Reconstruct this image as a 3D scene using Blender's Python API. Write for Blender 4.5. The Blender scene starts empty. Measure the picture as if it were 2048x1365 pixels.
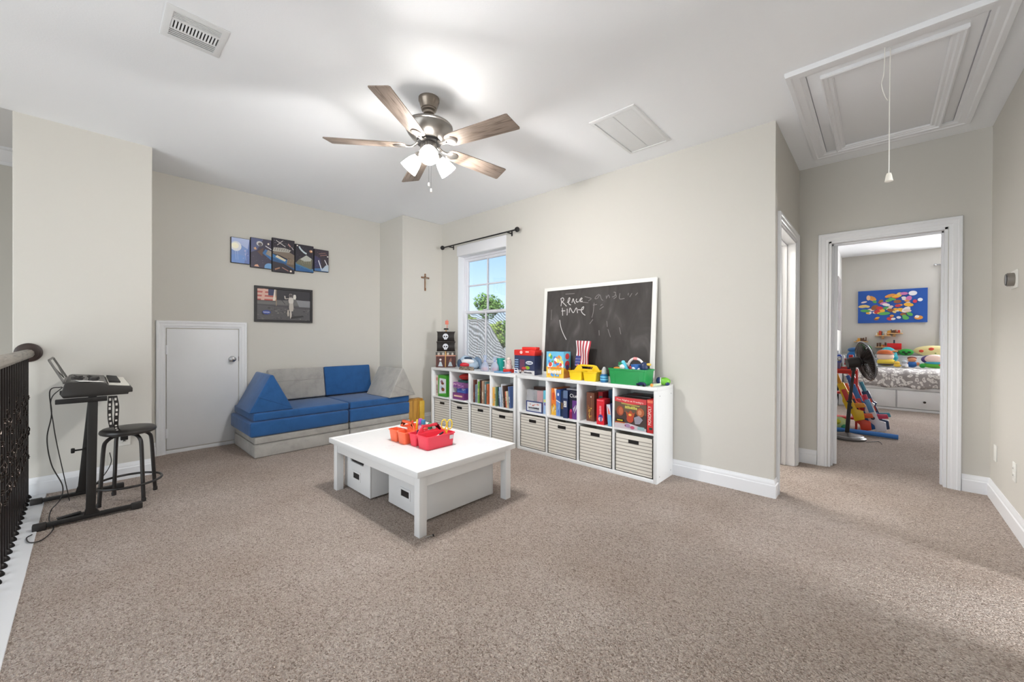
import bpy, bmesh, math, random
from mathutils import Vector, Matrix

# ------------------------------------------------------------------ camera, world, lights, exposure
SC = bpy.context.scene
COL = SC.collection
PI = math.pi
CAM_F, CAM_TH, CAM_PI, CAM_RO, CAM_CY, CAM_H = 788.763, 0.74909, -0.00332, 0.00404, 677.866, 1.1592
H = 2.74
_F = Vector((math.cos(CAM_TH)*math.cos(CAM_PI), math.sin(CAM_TH)*math.cos(CAM_PI), math.sin(CAM_PI)))
_R = Vector((math.sin(CAM_TH), -math.cos(CAM_TH), 0))
_U = _R.cross(_F)
_R, _U = math.cos(CAM_RO)*_R + math.sin(CAM_RO)*_U, -math.sin(CAM_RO)*_R + math.cos(CAM_RO)*_U
_O = Vector((0, 0, CAM_H))
cd = bpy.data.cameras.new('camera')
cd.sensor_width = 36.0
cd.sensor_fit = 'HORIZONTAL'
cd.lens = CAM_F*36.0/2048.0
cd.shift_y = -(682.5-CAM_CY)/2048.0
cd.clip_start = 0.02
cd.clip_end = 500
cam = bpy.data.objects.new('camera', cd)
COL.objects.link(cam)
mw = Matrix.Identity(4)
for i in range(3):
    mw[i][0], mw[i][1], mw[i][2], mw[i][3] = _R[i], _U[i], -_F[i], _O[i]
cam.matrix_world = mw
SC.camera = cam

SC.view_settings.view_transform = 'Standard'
SC.view_settings.look = 'None'
SC.view_settings.gamma = 1.0
SC.view_settings.use_curve_mapping = False
SC.view_settings.exposure = 1.07

W = bpy.data.worlds.new('sky')
SC.world = W
W.use_nodes = True
nt = W.node_tree
bgn = nt.nodes['Background']
sky = nt.nodes.new('ShaderNodeTexSky')
sky.sky_type = 'HOSEK_WILKIE'
sky.turbidity = 5.0
sky.ground_albedo = 0.35
_a, _e = math.radians(215), math.radians(48)
sky.sun_direction = (math.cos(_a)*math.cos(_e), math.sin(_a)*math.cos(_e), math.sin(_e))
nt.links.new(sky.outputs[0], bgn.inputs['Color'])
bgn.inputs['Strength'].default_value = 2.8

def area(name, loc, target, sx, sy, power, col=(1, 1, 1)):
    l = bpy.data.lights.new(name, 'AREA')
    l.shape = 'RECTANGLE'
    l.size, l.size_y = sx, sy
    l.energy = power
    l.color = col
    o = bpy.data.objects.new(name, l)
    COL.objects.link(o)
    o.location = loc
    o.rotation_euler = (Vector(target)-Vector(loc)).to_track_quat('-Z', 'Y').to_euler()
    return o
# daylight at the window openings: tall foyer windows beyond the railing (they throw the baluster shadows to the right), the study
# window behind the right-hand doorway (the bright band on the carpet), the bedroom window beside the curtain; the lit side room
area('foyer_window_offscreen', (-3.195, 1.7, 0.4), (0, 1.7, 0.4), 4.0, 4.2, 62, (0.93, 0.97, 1.0))
area('study_window_offscreen', (2.30, -3.495, 1.35), (2.75, 0, 0.5), 0.8, 1.5, 75, (0.96, 0.98, 1.0))
area('bedroom_window_offscreen', (10.025, -1.50, 1.62), (5.0, -1.50, 1.62), 0.80, 1.30, 46, (0.97, 0.98, 1.0))
area('side_room_lamp_offscreen', (4.1, 1.5, 2.6), (4.1, 1.3, 0), 0.6, 0.6, 30, (1.0, 0.98, 0.95))
sun = bpy.data.lights.new('sun_offscreen', 'SUN'); sun.energy = 2.6; sun.angle = 0.01
so_ = bpy.data.objects.new('sun_offscreen', sun); COL.objects.link(so_)
so_.rotation_euler = Vector((-math.cos(_a)*math.cos(_e), -math.sin(_a)*math.cos(_e), -math.sin(_e))).to_track_quat('-Z', 'Y').to_euler()

# ------------------------------------------------------------------ pixel helpers (2048x1365 frame)
def ray(u, v):
    return _F + (u-1024)/CAM_F*_R + (CAM_CY-v)/CAM_F*_U
def atx(u, v, x):
    r = ray(u, v); return _O + r*(x/r.x)
def aty(u, v, y):
    r = ray(u, v); return _O + r*(y/r.y)
def atz(u, v, z=0.0):
    r = ray(u, v); return _O + r*((z-CAM_H)/r.z)

# ------------------------------------------------------------------ materials
def lin(c):
    out = []
    for x in c[:3]:
        x /= 255.0
        out.append(x/12.92 if x <= 0.04045 else ((x+0.055)/1.055)**2.4)
    return (*out, 1.0)
MATS = {}
def _new(name):
    m = bpy.data.materials.new(name); m.use_nodes = True
    n = m.node_tree; b = n.nodes['Principled BSDF']
    return m, n, b
def _coord(n, scale=None, kind='Object'):
    tc = n.nodes.new('ShaderNodeTexCoord')
    if scale is None:
        return tc.outputs[kind]
    mp = n.nodes.new('ShaderNodeMapping')
    mp.inputs['Scale'].default_value = scale
    n.links.new(tc.outputs[kind], mp.inputs['Vector'])
    return mp.outputs[0]
def mat(name, col=(200, 200, 200), rough=0.5, metal=0.0, bump=None, var=0.0, vscale=20.0, spec=None, alpha=None, trans=0.0, ior=1.45, emit=None, estr=0.0, sheen=0.0, coat=0.0):
    if name in MATS: return MATS[name]
    m, n, b = _new(name)
    b.inputs['Base Color'].default_value = lin(col)
    b.inputs['Roughness'].default_value = rough
    b.inputs['Metallic'].default_value = metal
    if spec is not None: b.inputs['Specular IOR Level'].default_value = spec
    if trans: b.inputs['Transmission Weight'].default_value = trans; b.inputs['IOR'].default_value = ior
    if alpha is not None: b.inputs['Alpha'].default_value = alpha
    if emit is not None: b.inputs['Emission Color'].default_value = lin(emit); b.inputs['Emission Strength'].default_value = estr
    if sheen: b.inputs['Sheen Weight'].default_value = sheen
    if coat: b.inputs['Coat Weight'].default_value = coat
    if var or bump:
        co = _coord(n)
        if var:
            nz = n.nodes.new('ShaderNodeTexNoise'); nz.inputs['Scale'].default_value = vscale; nz.inputs['Detail'].default_value = 4
            n.links.new(co, nz.inputs['Vector'])
            rp = n.nodes.new('ShaderNodeValToRGB')
            c = lin(col)
            rp.color_ramp.elements[0].position = 0.3; rp.color_ramp.elements[1].position = 0.7
            rp.color_ramp.elements[0].color = (c[0]*(1-var), c[1]*(1-var), c[2]*(1-var), 1)
            rp.color_ramp.elements[1].color = (min(1, c[0]*(1+var)), min(1, c[1]*(1+var)), min(1, c[2]*(1+var)), 1)
            n.links.new(nz.outputs['Fac'], rp.inputs['Fac']); n.links.new(rp.outputs['Color'], b.inputs['Base Color'])
        if bump:
            sc, st, di = bump
            nb = n.nodes.new('ShaderNodeTexNoise'); nb.inputs['Scale'].default_value = sc; nb.inputs['Detail'].default_value = 3
            n.links.new(co, nb.inputs['Vector'])
            bp = n.nodes.new('ShaderNodeBump'); bp.inputs['Strength'].default_value = st; bp.inputs['Distance'].default_value = di
            n.links.new(nb.outputs['Fac'], bp.inputs['Height']); n.links.new(bp.outputs['Normal'], b.inputs['Normal'])
    MATS[name] = m
    return m
def ramp(n, fac, stops):
    r = n.nodes.new('ShaderNodeValToRGB'); cr = r.color_ramp
    while len(cr.elements) < len(stops): cr.elements.new(0.5)
    for e, (p, c) in zip(cr.elements, stops): e.position = p; e.color = lin(c)
    n.links.new(fac, r.inputs['Fac'])
    return r.outputs['Color']

WALL = mat('greige_wall_paint', (205, 202, 195), 0.75, bump=(260, 0.12, 0.002))
CEIL = mat('ceiling_paint', (243, 245, 248), 0.85, bump=(120, 0.15, 0.003))
TRIM = mat('white_trim_paint', (232, 233, 236), 0.35)
WHITE = mat('white_laminate', (233, 234, 234), 0.35)
BLACK = mat('black_satin', (22, 20, 20), 0.45)
DARK = mat('black_plastic', (38, 35, 34), 0.5)
NICKEL = mat('brushed_nickel', (120, 116, 112), 0.28, 0.95)
CHROME = mat('chrome', (210, 210, 212), 0.15, 1.0)

def carpet_material():
    m, n, b = _new('beige_carpet')
    co = _coord(n)
    dn = n.nodes.new('ShaderNodeTexNoise'); dn.inputs['Scale'].default_value = 45; dn.inputs['Detail'].default_value = 2
    n.links.new(co, dn.inputs['Vector'])
    mx = n.nodes.new('ShaderNodeMix'); mx.data_type = 'VECTOR'; mx.inputs['Factor'].default_value = 0.018
    n.links.new(co, mx.inputs[4]); n.links.new(dn.outputs['Color'], mx.inputs[5])
    mp = n.nodes.new('ShaderNodeMapping'); mp.inputs['Scale'].default_value = (1.0, 0.62, 1.0); mp.inputs['Rotation'].default_value = (0, 0, 0.5)
    n.links.new(mx.outputs[1], mp.inputs['Vector'])
    vo = n.nodes.new('ShaderNodeTexVoronoi'); vo.inputs['Scale'].default_value = 225; vo.inputs['Randomness'].default_value = 1.0
    n.links.new(mp.outputs[0], vo.inputs['Vector'])
    n2 = n.nodes.new('ShaderNodeTexNoise'); n2.inputs['Scale'].default_value = 150; n2.inputs['Detail'].default_value = 3
    n.links.new(co, n2.inputs['Vector'])
    n3 = n.nodes.new('ShaderNodeTexNoise'); n3.inputs['Scale'].default_value = 1.6; n3.inputs['Detail'].default_value = 2
    n.links.new(co, n3.inputs['Vector'])
    sp = n.nodes.new('ShaderNodeSeparateColor'); n.links.new(vo.outputs['Color'], sp.inputs[0])
    c1 = ramp(n, sp.outputs[0], [(0.0, (172, 155, 144)), (0.22, (212, 196, 186)), (0.55, (227, 213, 204)), (1.0, (245, 234, 226))])
    n4 = n.nodes.new('ShaderNodeTexNoise'); n4.noise_dimensions = '4D'; n4.inputs['W'].default_value = 7.3; n4.inputs['Scale'].default_value = 190; n4.inputs['Detail'].default_value = 3
    n.links.new(co, n4.inputs['Vector'])
    c2 = ramp(n, n4.outputs['Fac'], [(0.30, (206, 198, 192)), (0.52, (246, 244, 242)), (0.8, (255, 255, 255))])
    c3 = ramp(n, n3.outputs['Fac'], [(0.3, (236, 232, 228)), (0.7, (255, 255, 255))])
    m1 = n.nodes.new('ShaderNodeMix'); m1.data_type = 'RGBA'; m1.blend_type = 'MULTIPLY'; m1.inputs['Factor'].default_value = 1
    n.links.new(c1, m1.inputs[6]); n.links.new(c2, m1.inputs[7])
    m2 = n.nodes.new('ShaderNodeMix'); m2.data_type = 'RGBA'; m2.blend_type = 'MULTIPLY'; m2.inputs['Factor'].default_value = 1
    n.links.new(m1.outputs[2], m2.inputs[6]); n.links.new(c3, m2.inputs[7])
    n.links.new(m2.outputs[2], b.inputs['Base Color'])
    b.inputs['Roughness'].default_value = 1.0
    b.inputs['Specular IOR Level'].default_value = 0.1
    inv = n.nodes.new('ShaderNodeMath'); inv.operation = 'SUBTRACT'; inv.inputs[0].default_value = 1.0
    n.links.new(vo.outputs['Distance'], inv.inputs[1])
    ad = n.nodes.new('ShaderNodeMath'); ad.operation = 'ADD'
    n.links.new(inv.outputs[0], ad.inputs[0]); n.links.new(n2.outputs['Fac'], ad.inputs[1])
    bp = n.nodes.new('ShaderNodeBump'); bp.inputs['Strength'].default_value = 1.0; bp.inputs['Distance'].default_value = 0.012
    n.links.new(ad.outputs[0], bp.inputs['Height']); n.links.new(bp.outputs['Normal'], b.inputs['Normal'])
    MATS['beige_carpet'] = m
    return m
CARPET = carpet_material()

def wood_material(name, dark, light, axis=0, scale=1.0, rough=0.5):
    if name in MATS: return MATS[name]
    m, n, b = _new(name)
    s = [14*scale, 14*scale, 14*scale]; s[axis] = 1.2*scale
    co = _coord(n, s)
    nz = n.nodes.new('ShaderNodeTexNoise'); nz.inputs['Scale'].default_value = 3; nz.inputs['Detail'].default_value = 6; nz.inputs['Distortion'].default_value = 0.6
    n.links.new(co, nz.inputs['Vector'])
    n.links.new(ramp(n, nz.outputs['Fac'], [(0.3, dark), (0.55, light), (0.75, tuple((a+b_)/2 for a, b_ in zip(dark, light)))]), b.inputs['Base Color'])
    b.inputs['Roughness'].default_value = rough
    MATS[name] = m
    return m

def print_material():
    m, n, b = _new('printed_colours')
    a = n.nodes.new('ShaderNodeAttribute'); a.attribute_name = 'Col'
    n.links.new(a.outputs['Color'], b.inputs['Base Color'])
    b.inputs['Roughness'].default_value = 0.45
    return m
PRINT = print_material()

# ------------------------------------------------------------------ mesh helpers
class MB:
    def __init__(s, M=None):
        s.v = []; s.f = []; s.mi = []; s.M = M
    def add(s, vs, fs, mi=0):
        k = len(s.v)
        for p in vs:
            p = Vector(p)
            s.v.append(s.M @ p if s.M is not None else p)
        for f in fs: s.f.append([k+i for i in f]); s.mi.append(mi)
        return s
    def box(s, a, b, mi=0):
        x0, y0, z0 = (min(p, q) for p, q in zip(a, b)); x1, y1, z1 = (max(p, q) for p, q in zip(a, b))
        return s.add([(x0,y0,z0),(x1,y0,z0),(x1,y1,z0),(x0,y1,z0),(x0,y0,z1),(x1,y0,z1),(x1,y1,z1),(x0,y1,z1)],
                     [(0,3,2,1),(4,5,6,7),(0,1,5,4),(1,2,6,5),(2,3,7,6),(3,0,4,7)], mi)
    def lathe(s, prof, n=24, c=(0,0,0), mi=0, M=None):
        vs = []
        for r, z in prof:
            for k in range(n):
                t = 2*PI*k/n
                p = Vector((r*math.cos(t), r*math.sin(t), z))
                if M is not None: p = M @ p
                vs.append(p+Vector(c))
        fs = []
        for i in range(len(prof)-1):
            for k in range(n):
                fs.append((i*n+k, i*n+(k+1) % n, (i+1)*n+(k+1) % n, (i+1)*n+k))
        if prof[0][0] > 1e-6: fs.append(tuple(reversed(range(n))))
        if prof[-1][0] > 1e-6: fs.append(tuple((len(prof)-1)*n+k for k in range(n)))
        return s.add(vs, fs, mi)
    def tube(s, path, r, n=8, mi=0, closed=False, r2=None):
        path = [Vector(p) for p in path]
        N = len(path); vs = []; fs = []
        up = None
        for i, p in enumerate(path):
            if closed: d = path[(i+1) % N]-path[i-1]
            else: d = path[min(i+1, N-1)]-path[max(i-1, 0)]
            if d.length < 1e-9: d = Vector((0, 0, 1))
            d.normalize()
            if up is None:
                up = Vector((0, 0, 1)) if abs(d.z) < 0.9 else Vector((1, 0, 0))
            a = up - d*up.dot(d)
            if a.length < 1e-6: a = d.orthogonal()
            a.normalize(); up = a; b = d.cross(a)
            rr = r(i/max(1, N-1)) if callable(r) else r
            for k in range(n):
                t = 2*PI*k/n
                vs.append(p + a*rr*math.cos(t) + b*(r2 or rr)*math.sin(t))
        for i in range(N if closed else N-1):
            j = (i+1) % N
            for k in range(n): fs.append((i*n+k, j*n+k, j*n+(k+1) % n, i*n+(k+1) % n)[::-1])
        if not closed:
            fs.append(tuple(range(n))); fs.append(tuple(reversed([(N-1)*n+k for k in range(n)])))
        return s.add(vs, fs, mi)
    def cyl(s, a, b, r, n=12, mi=0):
        return s.tube([a, b], r, n, mi)
    def prism(s, poly, w0, w1, to, mi=0):
        """poly: list of (u,v); to(u,v,w) -> point"""
        n = len(poly)
        vs = [to(u, v, w0) for u, v in poly]+[to(u, v, w1) for u, v in poly]
        fs = [tuple(range(n)), tuple(reversed(range(n, 2*n)))]
        for i in range(n): fs.append((i, n+i, n+(i+1) % n, (i+1) % n))
        return s.add(vs, fs, mi)
    def ball(s, c, r, n=12, mi=0, M=None):
        rx, ry, rz = (r, r, r) if not isinstance(r, (tuple, list)) else r
        vs = []; fs = []; m = max(6, n*2//3)
        for i in range(m+1):
            ph = PI*i/m
            for k in range(n):
                t = 2*PI*k/n
                p = Vector((rx*math.sin(ph)*math.cos(t), ry*math.sin(ph)*math.sin(t), rz*math.cos(ph)))
                if M is not None: p = M @ p
                vs.append(p+Vector(c))
        for i in range(m):
            for k in range(n): fs.append((i*n+k, (i+1)*n+k, (i+1)*n+(k+1) % n, i*n+(k+1) % n))
        return s.add(vs, fs, mi)
    def sweep(s, path, prof, to, closed=False, mi=0):
        """mitred moulding: path (u,v) list, profile (offset to the left of the path, height w)"""
        N = len(path); rings = []
        P = [Vector(p) for p in path]
        for i in range(N):
            dp = (P[i]-P[i-1]).normalized() if (closed or i > 0) else None
            dn_ = (P[(i+1) % N]-P[i]).normalized() if (closed or i < N-1) else None
            if dp is None: dp = dn_
            if dn_ is None: dn_ = dp
            n1 = Vector((-dp.y, dp.x)); n2 = Vector((-dn_.y, dn_.x))
            b = (n1+n2); b = b/(b.length_squared)*2 if b.length > 1e-6 else n1
            rings.append([to(P[i].x+b.x*o, P[i].y+b.y*o, w) for o, w in prof])
        m = len(prof); vs = [p for r in rings for p in r]; fs = []
        for i in range(N if closed else N-1):
            j = (i+1) % N
            for k in range(m-1): fs.append((i*m+k, i*m+k+1, j*m+k+1, j*m+k))
        if not closed:
            fs.append(tuple(range(m))); fs.append(tuple(reversed([(N-1)*m+k for k in range(m)])))
        return s.add(vs, fs, mi)
    def build(s, name, mats, parent=None, bevel=0.0, seg=2, smooth=35, sub=0):
        if not isinstance(mats, (list, tuple)): mats = [mats]
        bm = bmesh.new()
        vs = [bm.verts.new(p) for p in s.v]
        for f, mi in zip(s.f, s.mi):
            try:
                fc = bm.faces.new([vs[i] for i in f]); fc.material_index = mi
            except ValueError: pass
        bmesh.ops.remove_doubles(bm, verts=bm.verts, dist=1e-5)
        bmesh.ops.recalc_face_normals(bm, faces=bm.faces)
        if bevel > 0:
            es = [e for e in bm.edges if len(e.link_faces) == 2 and e.calc_face_angle(0) > 0.5]
            bmesh.ops.bevel(bm, geom=es, offset=bevel, segments=seg, affect='EDGES', clamp_overlap=True, profile=0.5)
        if sub:
            bmesh.ops.subdivide_edges(bm, edges=bm.edges[:], cuts=sub, use_grid_fill=True)
        me = bpy.data.meshes.new(name); bm.to_mesh(me); bm.free()
        for m in mats: me.materials.append(m)
        if smooth:
            me.polygons.foreach_set('use_smooth', [True]*len(me.polygons))
            me.set_sharp_from_angle(angle=math.radians(smooth))
        o = bpy.data.objects.new(name, me); COL.objects.link(o)
        if parent is not None: o.parent = parent
        return o

def tag(o, label=None, cat=None, group=None, kind=None):
    if label: o['label'] = label
    if cat: o['category'] = cat
    if group: o['group'] = group
    if kind: o['kind'] = kind
    return o
def thing(name, label, cat, loc=(0, 0, 0), rz=0.0, group=None):
    o = bpy.data.objects.new(name, None); COL.objects.link(o)
    o.location = loc; o.rotation_euler = (0, 0, rz); o.empty_display_size = 0.05
    return tag(o, label, cat, group)
def struct(o, label=None):
    o['kind'] = 'structure'
    if label: o['label'] = label
    return o
def srt(name, loc=(0, 0, 0), rz=0.0, label=None):
    o = bpy.data.objects.new(name, None); COL.objects.link(o); o.location = loc; o.rotation_euler = (0, 0, rz)
    return struct(o, label)
def dup_tree(root, loc, rz=None, label=None):
    r = root.copy(); COL.objects.link(r); r.location = loc
    if rz is not None: r.rotation_euler = (0, 0, rz)
    if label: r['label'] = label
    for ch in list(root.children):
        c = ch.copy(); COL.objects.link(c); c.parent = r
        for g in list(ch.children):
            d = g.copy(); COL.objects.link(d); d.parent = c
    return r
def part_copy(o, parent, loc=None, rot=None, scale=None):
    c = o.copy(); COL.objects.link(c); c.parent = parent
    if loc is not None: c.location = loc
    if rot is not None: c.rotation_euler = rot
    if scale is not None: c.scale = scale
    return c
def catmull(pts, k=6):
    P = [Vector(p) for p in pts]; P = [P[0]*2-P[1]]+P+[P[-1]*2-P[-2]]
    out = []
    for i in range(1, len(P)-2):
        for j in range(k):
            t = j/k; a, b, c, d = P[i-1], P[i], P[i+1], P[i+2]
            out.append(0.5*((2*b)+(c-a)*t+(2*a-5*b+4*c-d)*t*t+(3*b-a-3*c+d)*t**3))
    out.append(P[-2])
    return out

_tcache = {}
def text_mesh(body):
    if body in _tcache: return _tcache[body]
    cu = bpy.data.curves.new('lettering_curve', 'FONT'); cu.body = body; cu.resolution_u = 2
    ob = bpy.data.objects.new('lettering_curve', cu)
    me = ob.to_mesh()
    vs = [(v.co.x, v.co.y) for v in me.vertices]; fs = [tuple(p.vertices) for p in me.polygons]
    ob.to_mesh_clear(); bpy.data.objects.remove(ob); bpy.data.curves.remove(cu)
    _tcache[body] = (vs, fs)
    return vs, fs

class Art:
    """flat print: coloured shapes laid on a rectangle (o + u*U + v*V), layered by a hair along N"""
    def __init__(s, o, U, V, N, lift=0.0006):
        s.o, s.U, s.V, s.N = Vector(o), Vector(U), Vector(V), Vector(N).normalized()
        s.v = []; s.f = []; s.c = []; s.k = 0; s.lift = lift
    def _p(s, u, v): return s.o+s.U*u+s.V*v+s.N*(s.lift*(1+0.35*s.k))
    def poly(s, pts, col):
        for ax, lim, sg in ((0, 0.0, 1), (0, 1.0, -1), (1, 0.0, 1), (1, 1.0, -1)):     # keep the print inside its sheet
            out = []
            for p, q in zip(pts, list(pts[1:])+list(pts[:1])):
                a, b = sg*(p[ax]-lim), sg*(q[ax]-lim)
                if a >= 0: out.append(p)
                if a*b < 0: f = a/(a-b); out.append((p[0]+(q[0]-p[0])*f, p[1]+(q[1]-p[1])*f))
            pts = out
            if len(pts) < 3: return s
        k = len(s.v); s.v += [s._p(u, v) for u, v in pts]
        s.f.append([k+i for i in range(len(pts))]); s.c.append(lin(col)); s.k += 1; return s
    def rect(s, u0, v0, u1, v1, col): return s.poly([(u0, v0), (u1, v0), (u1, v1), (u0, v1)], col)
    def disc(s, u, v, ru, rv, col, n=14, rot=0):
        c, q = math.cos(rot), math.sin(rot)
        return s.poly([(u+ru*math.cos(t)*c-rv*math.sin(t)*q, v+ru*math.cos(t)*q+rv*math.sin(t)*c) for t in (2*PI*i/n for i in range(n))], col)
    def line(s, pts, w, col, asp=1.0):
        """polyline stroke of width w (in u units); asp = |U|/|V|"""
        for (a, b), (c, d) in zip(pts[:-1], pts[1:]):
            dx, dy = c-a, (d-b)/asp; L = math.hypot(dx, dy) or 1
            nx, ny = -dy/L*w/2, dx/L*w/2*asp
            k = len(s.v)
            s.v += [s._p(a+nx, b+ny), s._p(a-nx, b-ny), s._p(c-nx, d-ny), s._p(c+nx, d+ny)]
            s.f.append([k, k+1, k+2, k+3]); s.c.append(lin(col))
        s.k += 1; return s
    def text(s, body, u, v, hgt, col, width=None, rot=0.0, slant=0.0):
        """text with lower left at (u,v), cap height hgt (v units); width in u units; rot about (u,v) in metres"""
        vs, fs = text_mesh(body)
        if not vs: return s
        x0 = min(p[0] for p in vs); x1 = max(p[0] for p in vs); y0 = min(p[1] for p in vs); y1 = max(p[1] for p in vs)
        lu, lv = s.U.length, s.V.length
        hm = hgt*lv; wm = width*lu if width else hm*(x1-x0)/(y1-y0)
        k = len(s.v); c, q = math.cos(rot), math.sin(rot)
        for x, y in vs:
            a = (x-x0)/(x1-x0)*wm; b = (y-y0)/(y1-y0)*hm; a += slant*b
            a, b = a*c-b*q, a*q+b*c
            s.v.append(s._p(u+a/lu, v+b/lv))
        for f in fs: s.f.append([k+i for i in f]); s.c.append(lin(col))
        s.k += 1; return s
    def squig(s, u, v, hgt, col, width, rot=0.0):
        """print too small to read: a row of uneven dashes"""
        lu, lv = s.U.length, s.V.length; r = random.Random(int(width*1000)+int(u*100)); wm, hm = width*lu, hgt*lv
        c, q = math.cos(rot), math.sin(rot); x = 0.0
        while x < wm*0.92:
            dw = wm*r.uniform(.06, .13); y1 = hm*r.uniform(.7, 1.0)
            pts = [(x, 0), (x+dw*.75, 0), (x+dw*.75, y1), (x, y1*.9)]
            s.poly([(u+(a*c-b*q)/lu, v+(a*q+b*c)/lv) for a, b in pts], col); x += dw
        return s
    def blobs(s, seed, n, cols, u0=0.05, v0=0.05, u1=0.95, v1=0.95, r=(0.04, 0.1), asp=1.0):
        rnd = random.Random(seed)
        for i in range(n):
            rr = rnd.uniform(*r)
            s.disc(rnd.uniform(u0, u1), rnd.uniform(v0, v1), rr, rr*asp*rnd.uniform(0.6, 1.3), rnd.choice(cols), 9, rnd.uniform(0, 3))
        return s
    def build(s, name, parent, material=None):
        me = bpy.data.meshes.new(name)
        me.from_pydata([tuple(p) for p in s.v], [], s.f)
        at = me.color_attributes.new('Col', 'FLOAT_COLOR', 'CORNER')
        k = 0
        for f, c in zip(s.f, s.c):
            for _ in f: at.data[k].color = c; k += 1
        me.materials.append(material or PRINT)
        o = bpy.data.objects.new(name, me); COL.objects.link(o)
        if parent is not None: o.parent = parent
        return o
# ------------------------------------------------------------------ the setting
XC, XF, YB, YL, YC, YE, YR = 3.392, 4.562, 5.097, 4.468, 4.511, 0.554, -0.611
XCOL, XL, XL2 = 2.771, -0.3625, 0.3675

def grid_wall(name, mk, a0, a1, z0, z1, holes, material, label=None):
    """mk(a, t, z): point for along, thickness (0..1), height; boxes around the holes"""
    aa = sorted({a0, a1, *[h[0] for h in holes], *[h[1] for h in holes]})
    zz = sorted({z0, z1, *[h[2] for h in holes], *[h[3] for h in holes]})
    mb = MB()
    for i in range(len(aa)-1):
        for j in range(len(zz)-1):
            ca, cz = (aa[i]+aa[i+1])/2, (zz[j]+zz[j+1])/2
            if any(h[0] < ca < h[1] and h[2] < cz < h[3] for h in holes): continue
            mb.box(mk(aa[i], 0, zz[j]), mk(aa[i+1], 1, zz[j+1]))
    return struct(mb.build(name, material, smooth=0), label)

m = MB()
m.box((-0.21, YR, -0.06), (3.56, 5.2, 0)).box((3.56, -3.6, -0.06), (10.2, 2.7, 0)).box((0.2, -3.6, -0.06), (3.56, YR, 0))
struct(m.build('floor', CARPET, smooth=0), 'beige wall to wall cut pile carpet')
m = MB()
DX0, DX1, DV0, DV1 = 0.281, 0.475, 2.501, 2.723        # duct opening of the supply register
m.box((-3.3, -0.75, H), (DX0, YL, H+0.33)).box((DX1, -0.75, H), (3.56, YL, H+0.33)).box((DX0, -0.75, H), (DX1, DV0, H+0.33)).box((DX0, DV1, H), (DX1, YL, H+0.33))
m.box((XL, YL, H), (3.56, 5.2, H+0.33)).box((3.56, -3.6, H), (10.2, 2.7, H+0.1)).box((0.2, -3.6, H), (3.56, -0.75, H+0.1))
struct(m.build('ceiling', CEIL, smooth=0), 'smooth white painted ceiling')
struct(MB().box((-3.3, 4.4, 3.07), (XL, 6.75, 3.2)).build('ceiling_foyer', mat('foyer_ceiling', (235, 235, 236), 0.8), smooth=0))

m = MB().box((XL, YL, -0.06), (XL2, 6.7, 3.1))
m.M = None
struct(m.build('wall_left', WALL, bevel=0.006, smooth=0), 'greige wall return beside the keyboard')
struct(MB().box((XL2, YB, 0), (XCOL, 5.25, H)).build('wall_back', WALL, smooth=0), 'greige back wall above the foam sofa')
struct(MB().box((XCOL, YC, 0), (3.56, 5.25, H)).build('wall_corner', WALL, bevel=0.008, smooth=0), 'projecting corner wall with the crucifix')
WY0, WY1, WZ0, WZ1 = 3.256, 4.15, 0.80, 2.245
grid_wall('wall_window', lambda a, t, z: (XC+0.168*t, a, z), YE+0.11, YC, 0, H, [(WY0, WY1, WZ0, WZ1)], WALL, 'greige wall with the window and chalkboard')
HX0, HX1 = 3.565, 4.372
grid_wall('wall_hall', lambda a, t, z: (a, YE+0.11*t, z), XC, XF, 0, H, [(HX0, HX1, -1, 2.035)], WALL, 'short greige hall wall with the side doorway')
DY0, DY1 = -0.392, 0.333
grid_wall('wall_far', lambda a, t, z: (XF+0.11*t, a, z), YR, YE+0.11, 0, H, [(DY0, DY1, -1, 2.035)], WALL, 'greige hall end wall around the bedroom doorway')
SX0, SX1 = 2.30, 3.06
grid_wall('wall_right', lambda a, t, z: (a, YR-0.14*t, z), -3.3, XF+0.11, -2.8, H, [(SX0, SX1, 0, 2.035)], WALL, 'greige right hand wall with the thermostat')
# foyer beyond the railing
grid_wall('wall_foyer', lambda a, t, z: (-3.2-0.1*t, a, z), -0.75, 6.7, -2.8, 3.1, [(-0.3, 1.5, -1.7, 2.5), (1.9, 3.7, -1.7, 2.5)], WALL)
struct(MB().box((-3.2, 6.6, -2.8), (XL, 6.7, 3.1)).build('wall_foyer_end', WALL, smooth=0))
struct(MB().box((-3.3, -0.75, -2.9), (XL, 6.7, -2.8)).build('floor_foyer', wood_material('foyer_oak_floor', (96, 70, 50), (140, 106, 78), 1, 0.4), smooth=0))
struct(MB().box((XL, YR, -2.8), (XL+0.06, YL, -0.06)).build('wall_below_landing', WALL, smooth=0))
# study behind the right wall, bath, bedroom
grid_wall('wall_study', lambda a, t, z: (a, -3.5-0.1*t, z), 0.2, 3.56, 0, H, [(1.7, 3.0, 0.6, 2.1)], WALL)
struct(MB().box((0.2, -3.5, 0), (0.3, YR-0.14, H)).box((3.46, -3.5, 0), (3.56, YR-0.14, H)).build('wall_study_sides', WALL, smooth=0))
BATH = mat('bathroom_white_wall', (236, 235, 232), 0.6)
struct(MB().box((XC+0.168, 2.6, 0), (XF+0.11, 2.7, H)).box((XF, YE+0.11, 0), (XF+0.11, 2.6, H)).build('wall_bathroom', BATH, smooth=0))
XBB = 10.03
grid_wall('wall_bedroom_back', lambda a, t, z: (XBB+0.1*t, a, z), -2.6, 0.65, 0, H, [(-1.92, -1.08, 0.95, 2.30)], WALL, 'greige bedroom back wall with the blue canvas')
struct(MB().box((XF+0.11, 0.534, 0), (XBB, 0.65, H)).build('wall_bedroom_left', BATH, smooth=0))
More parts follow.
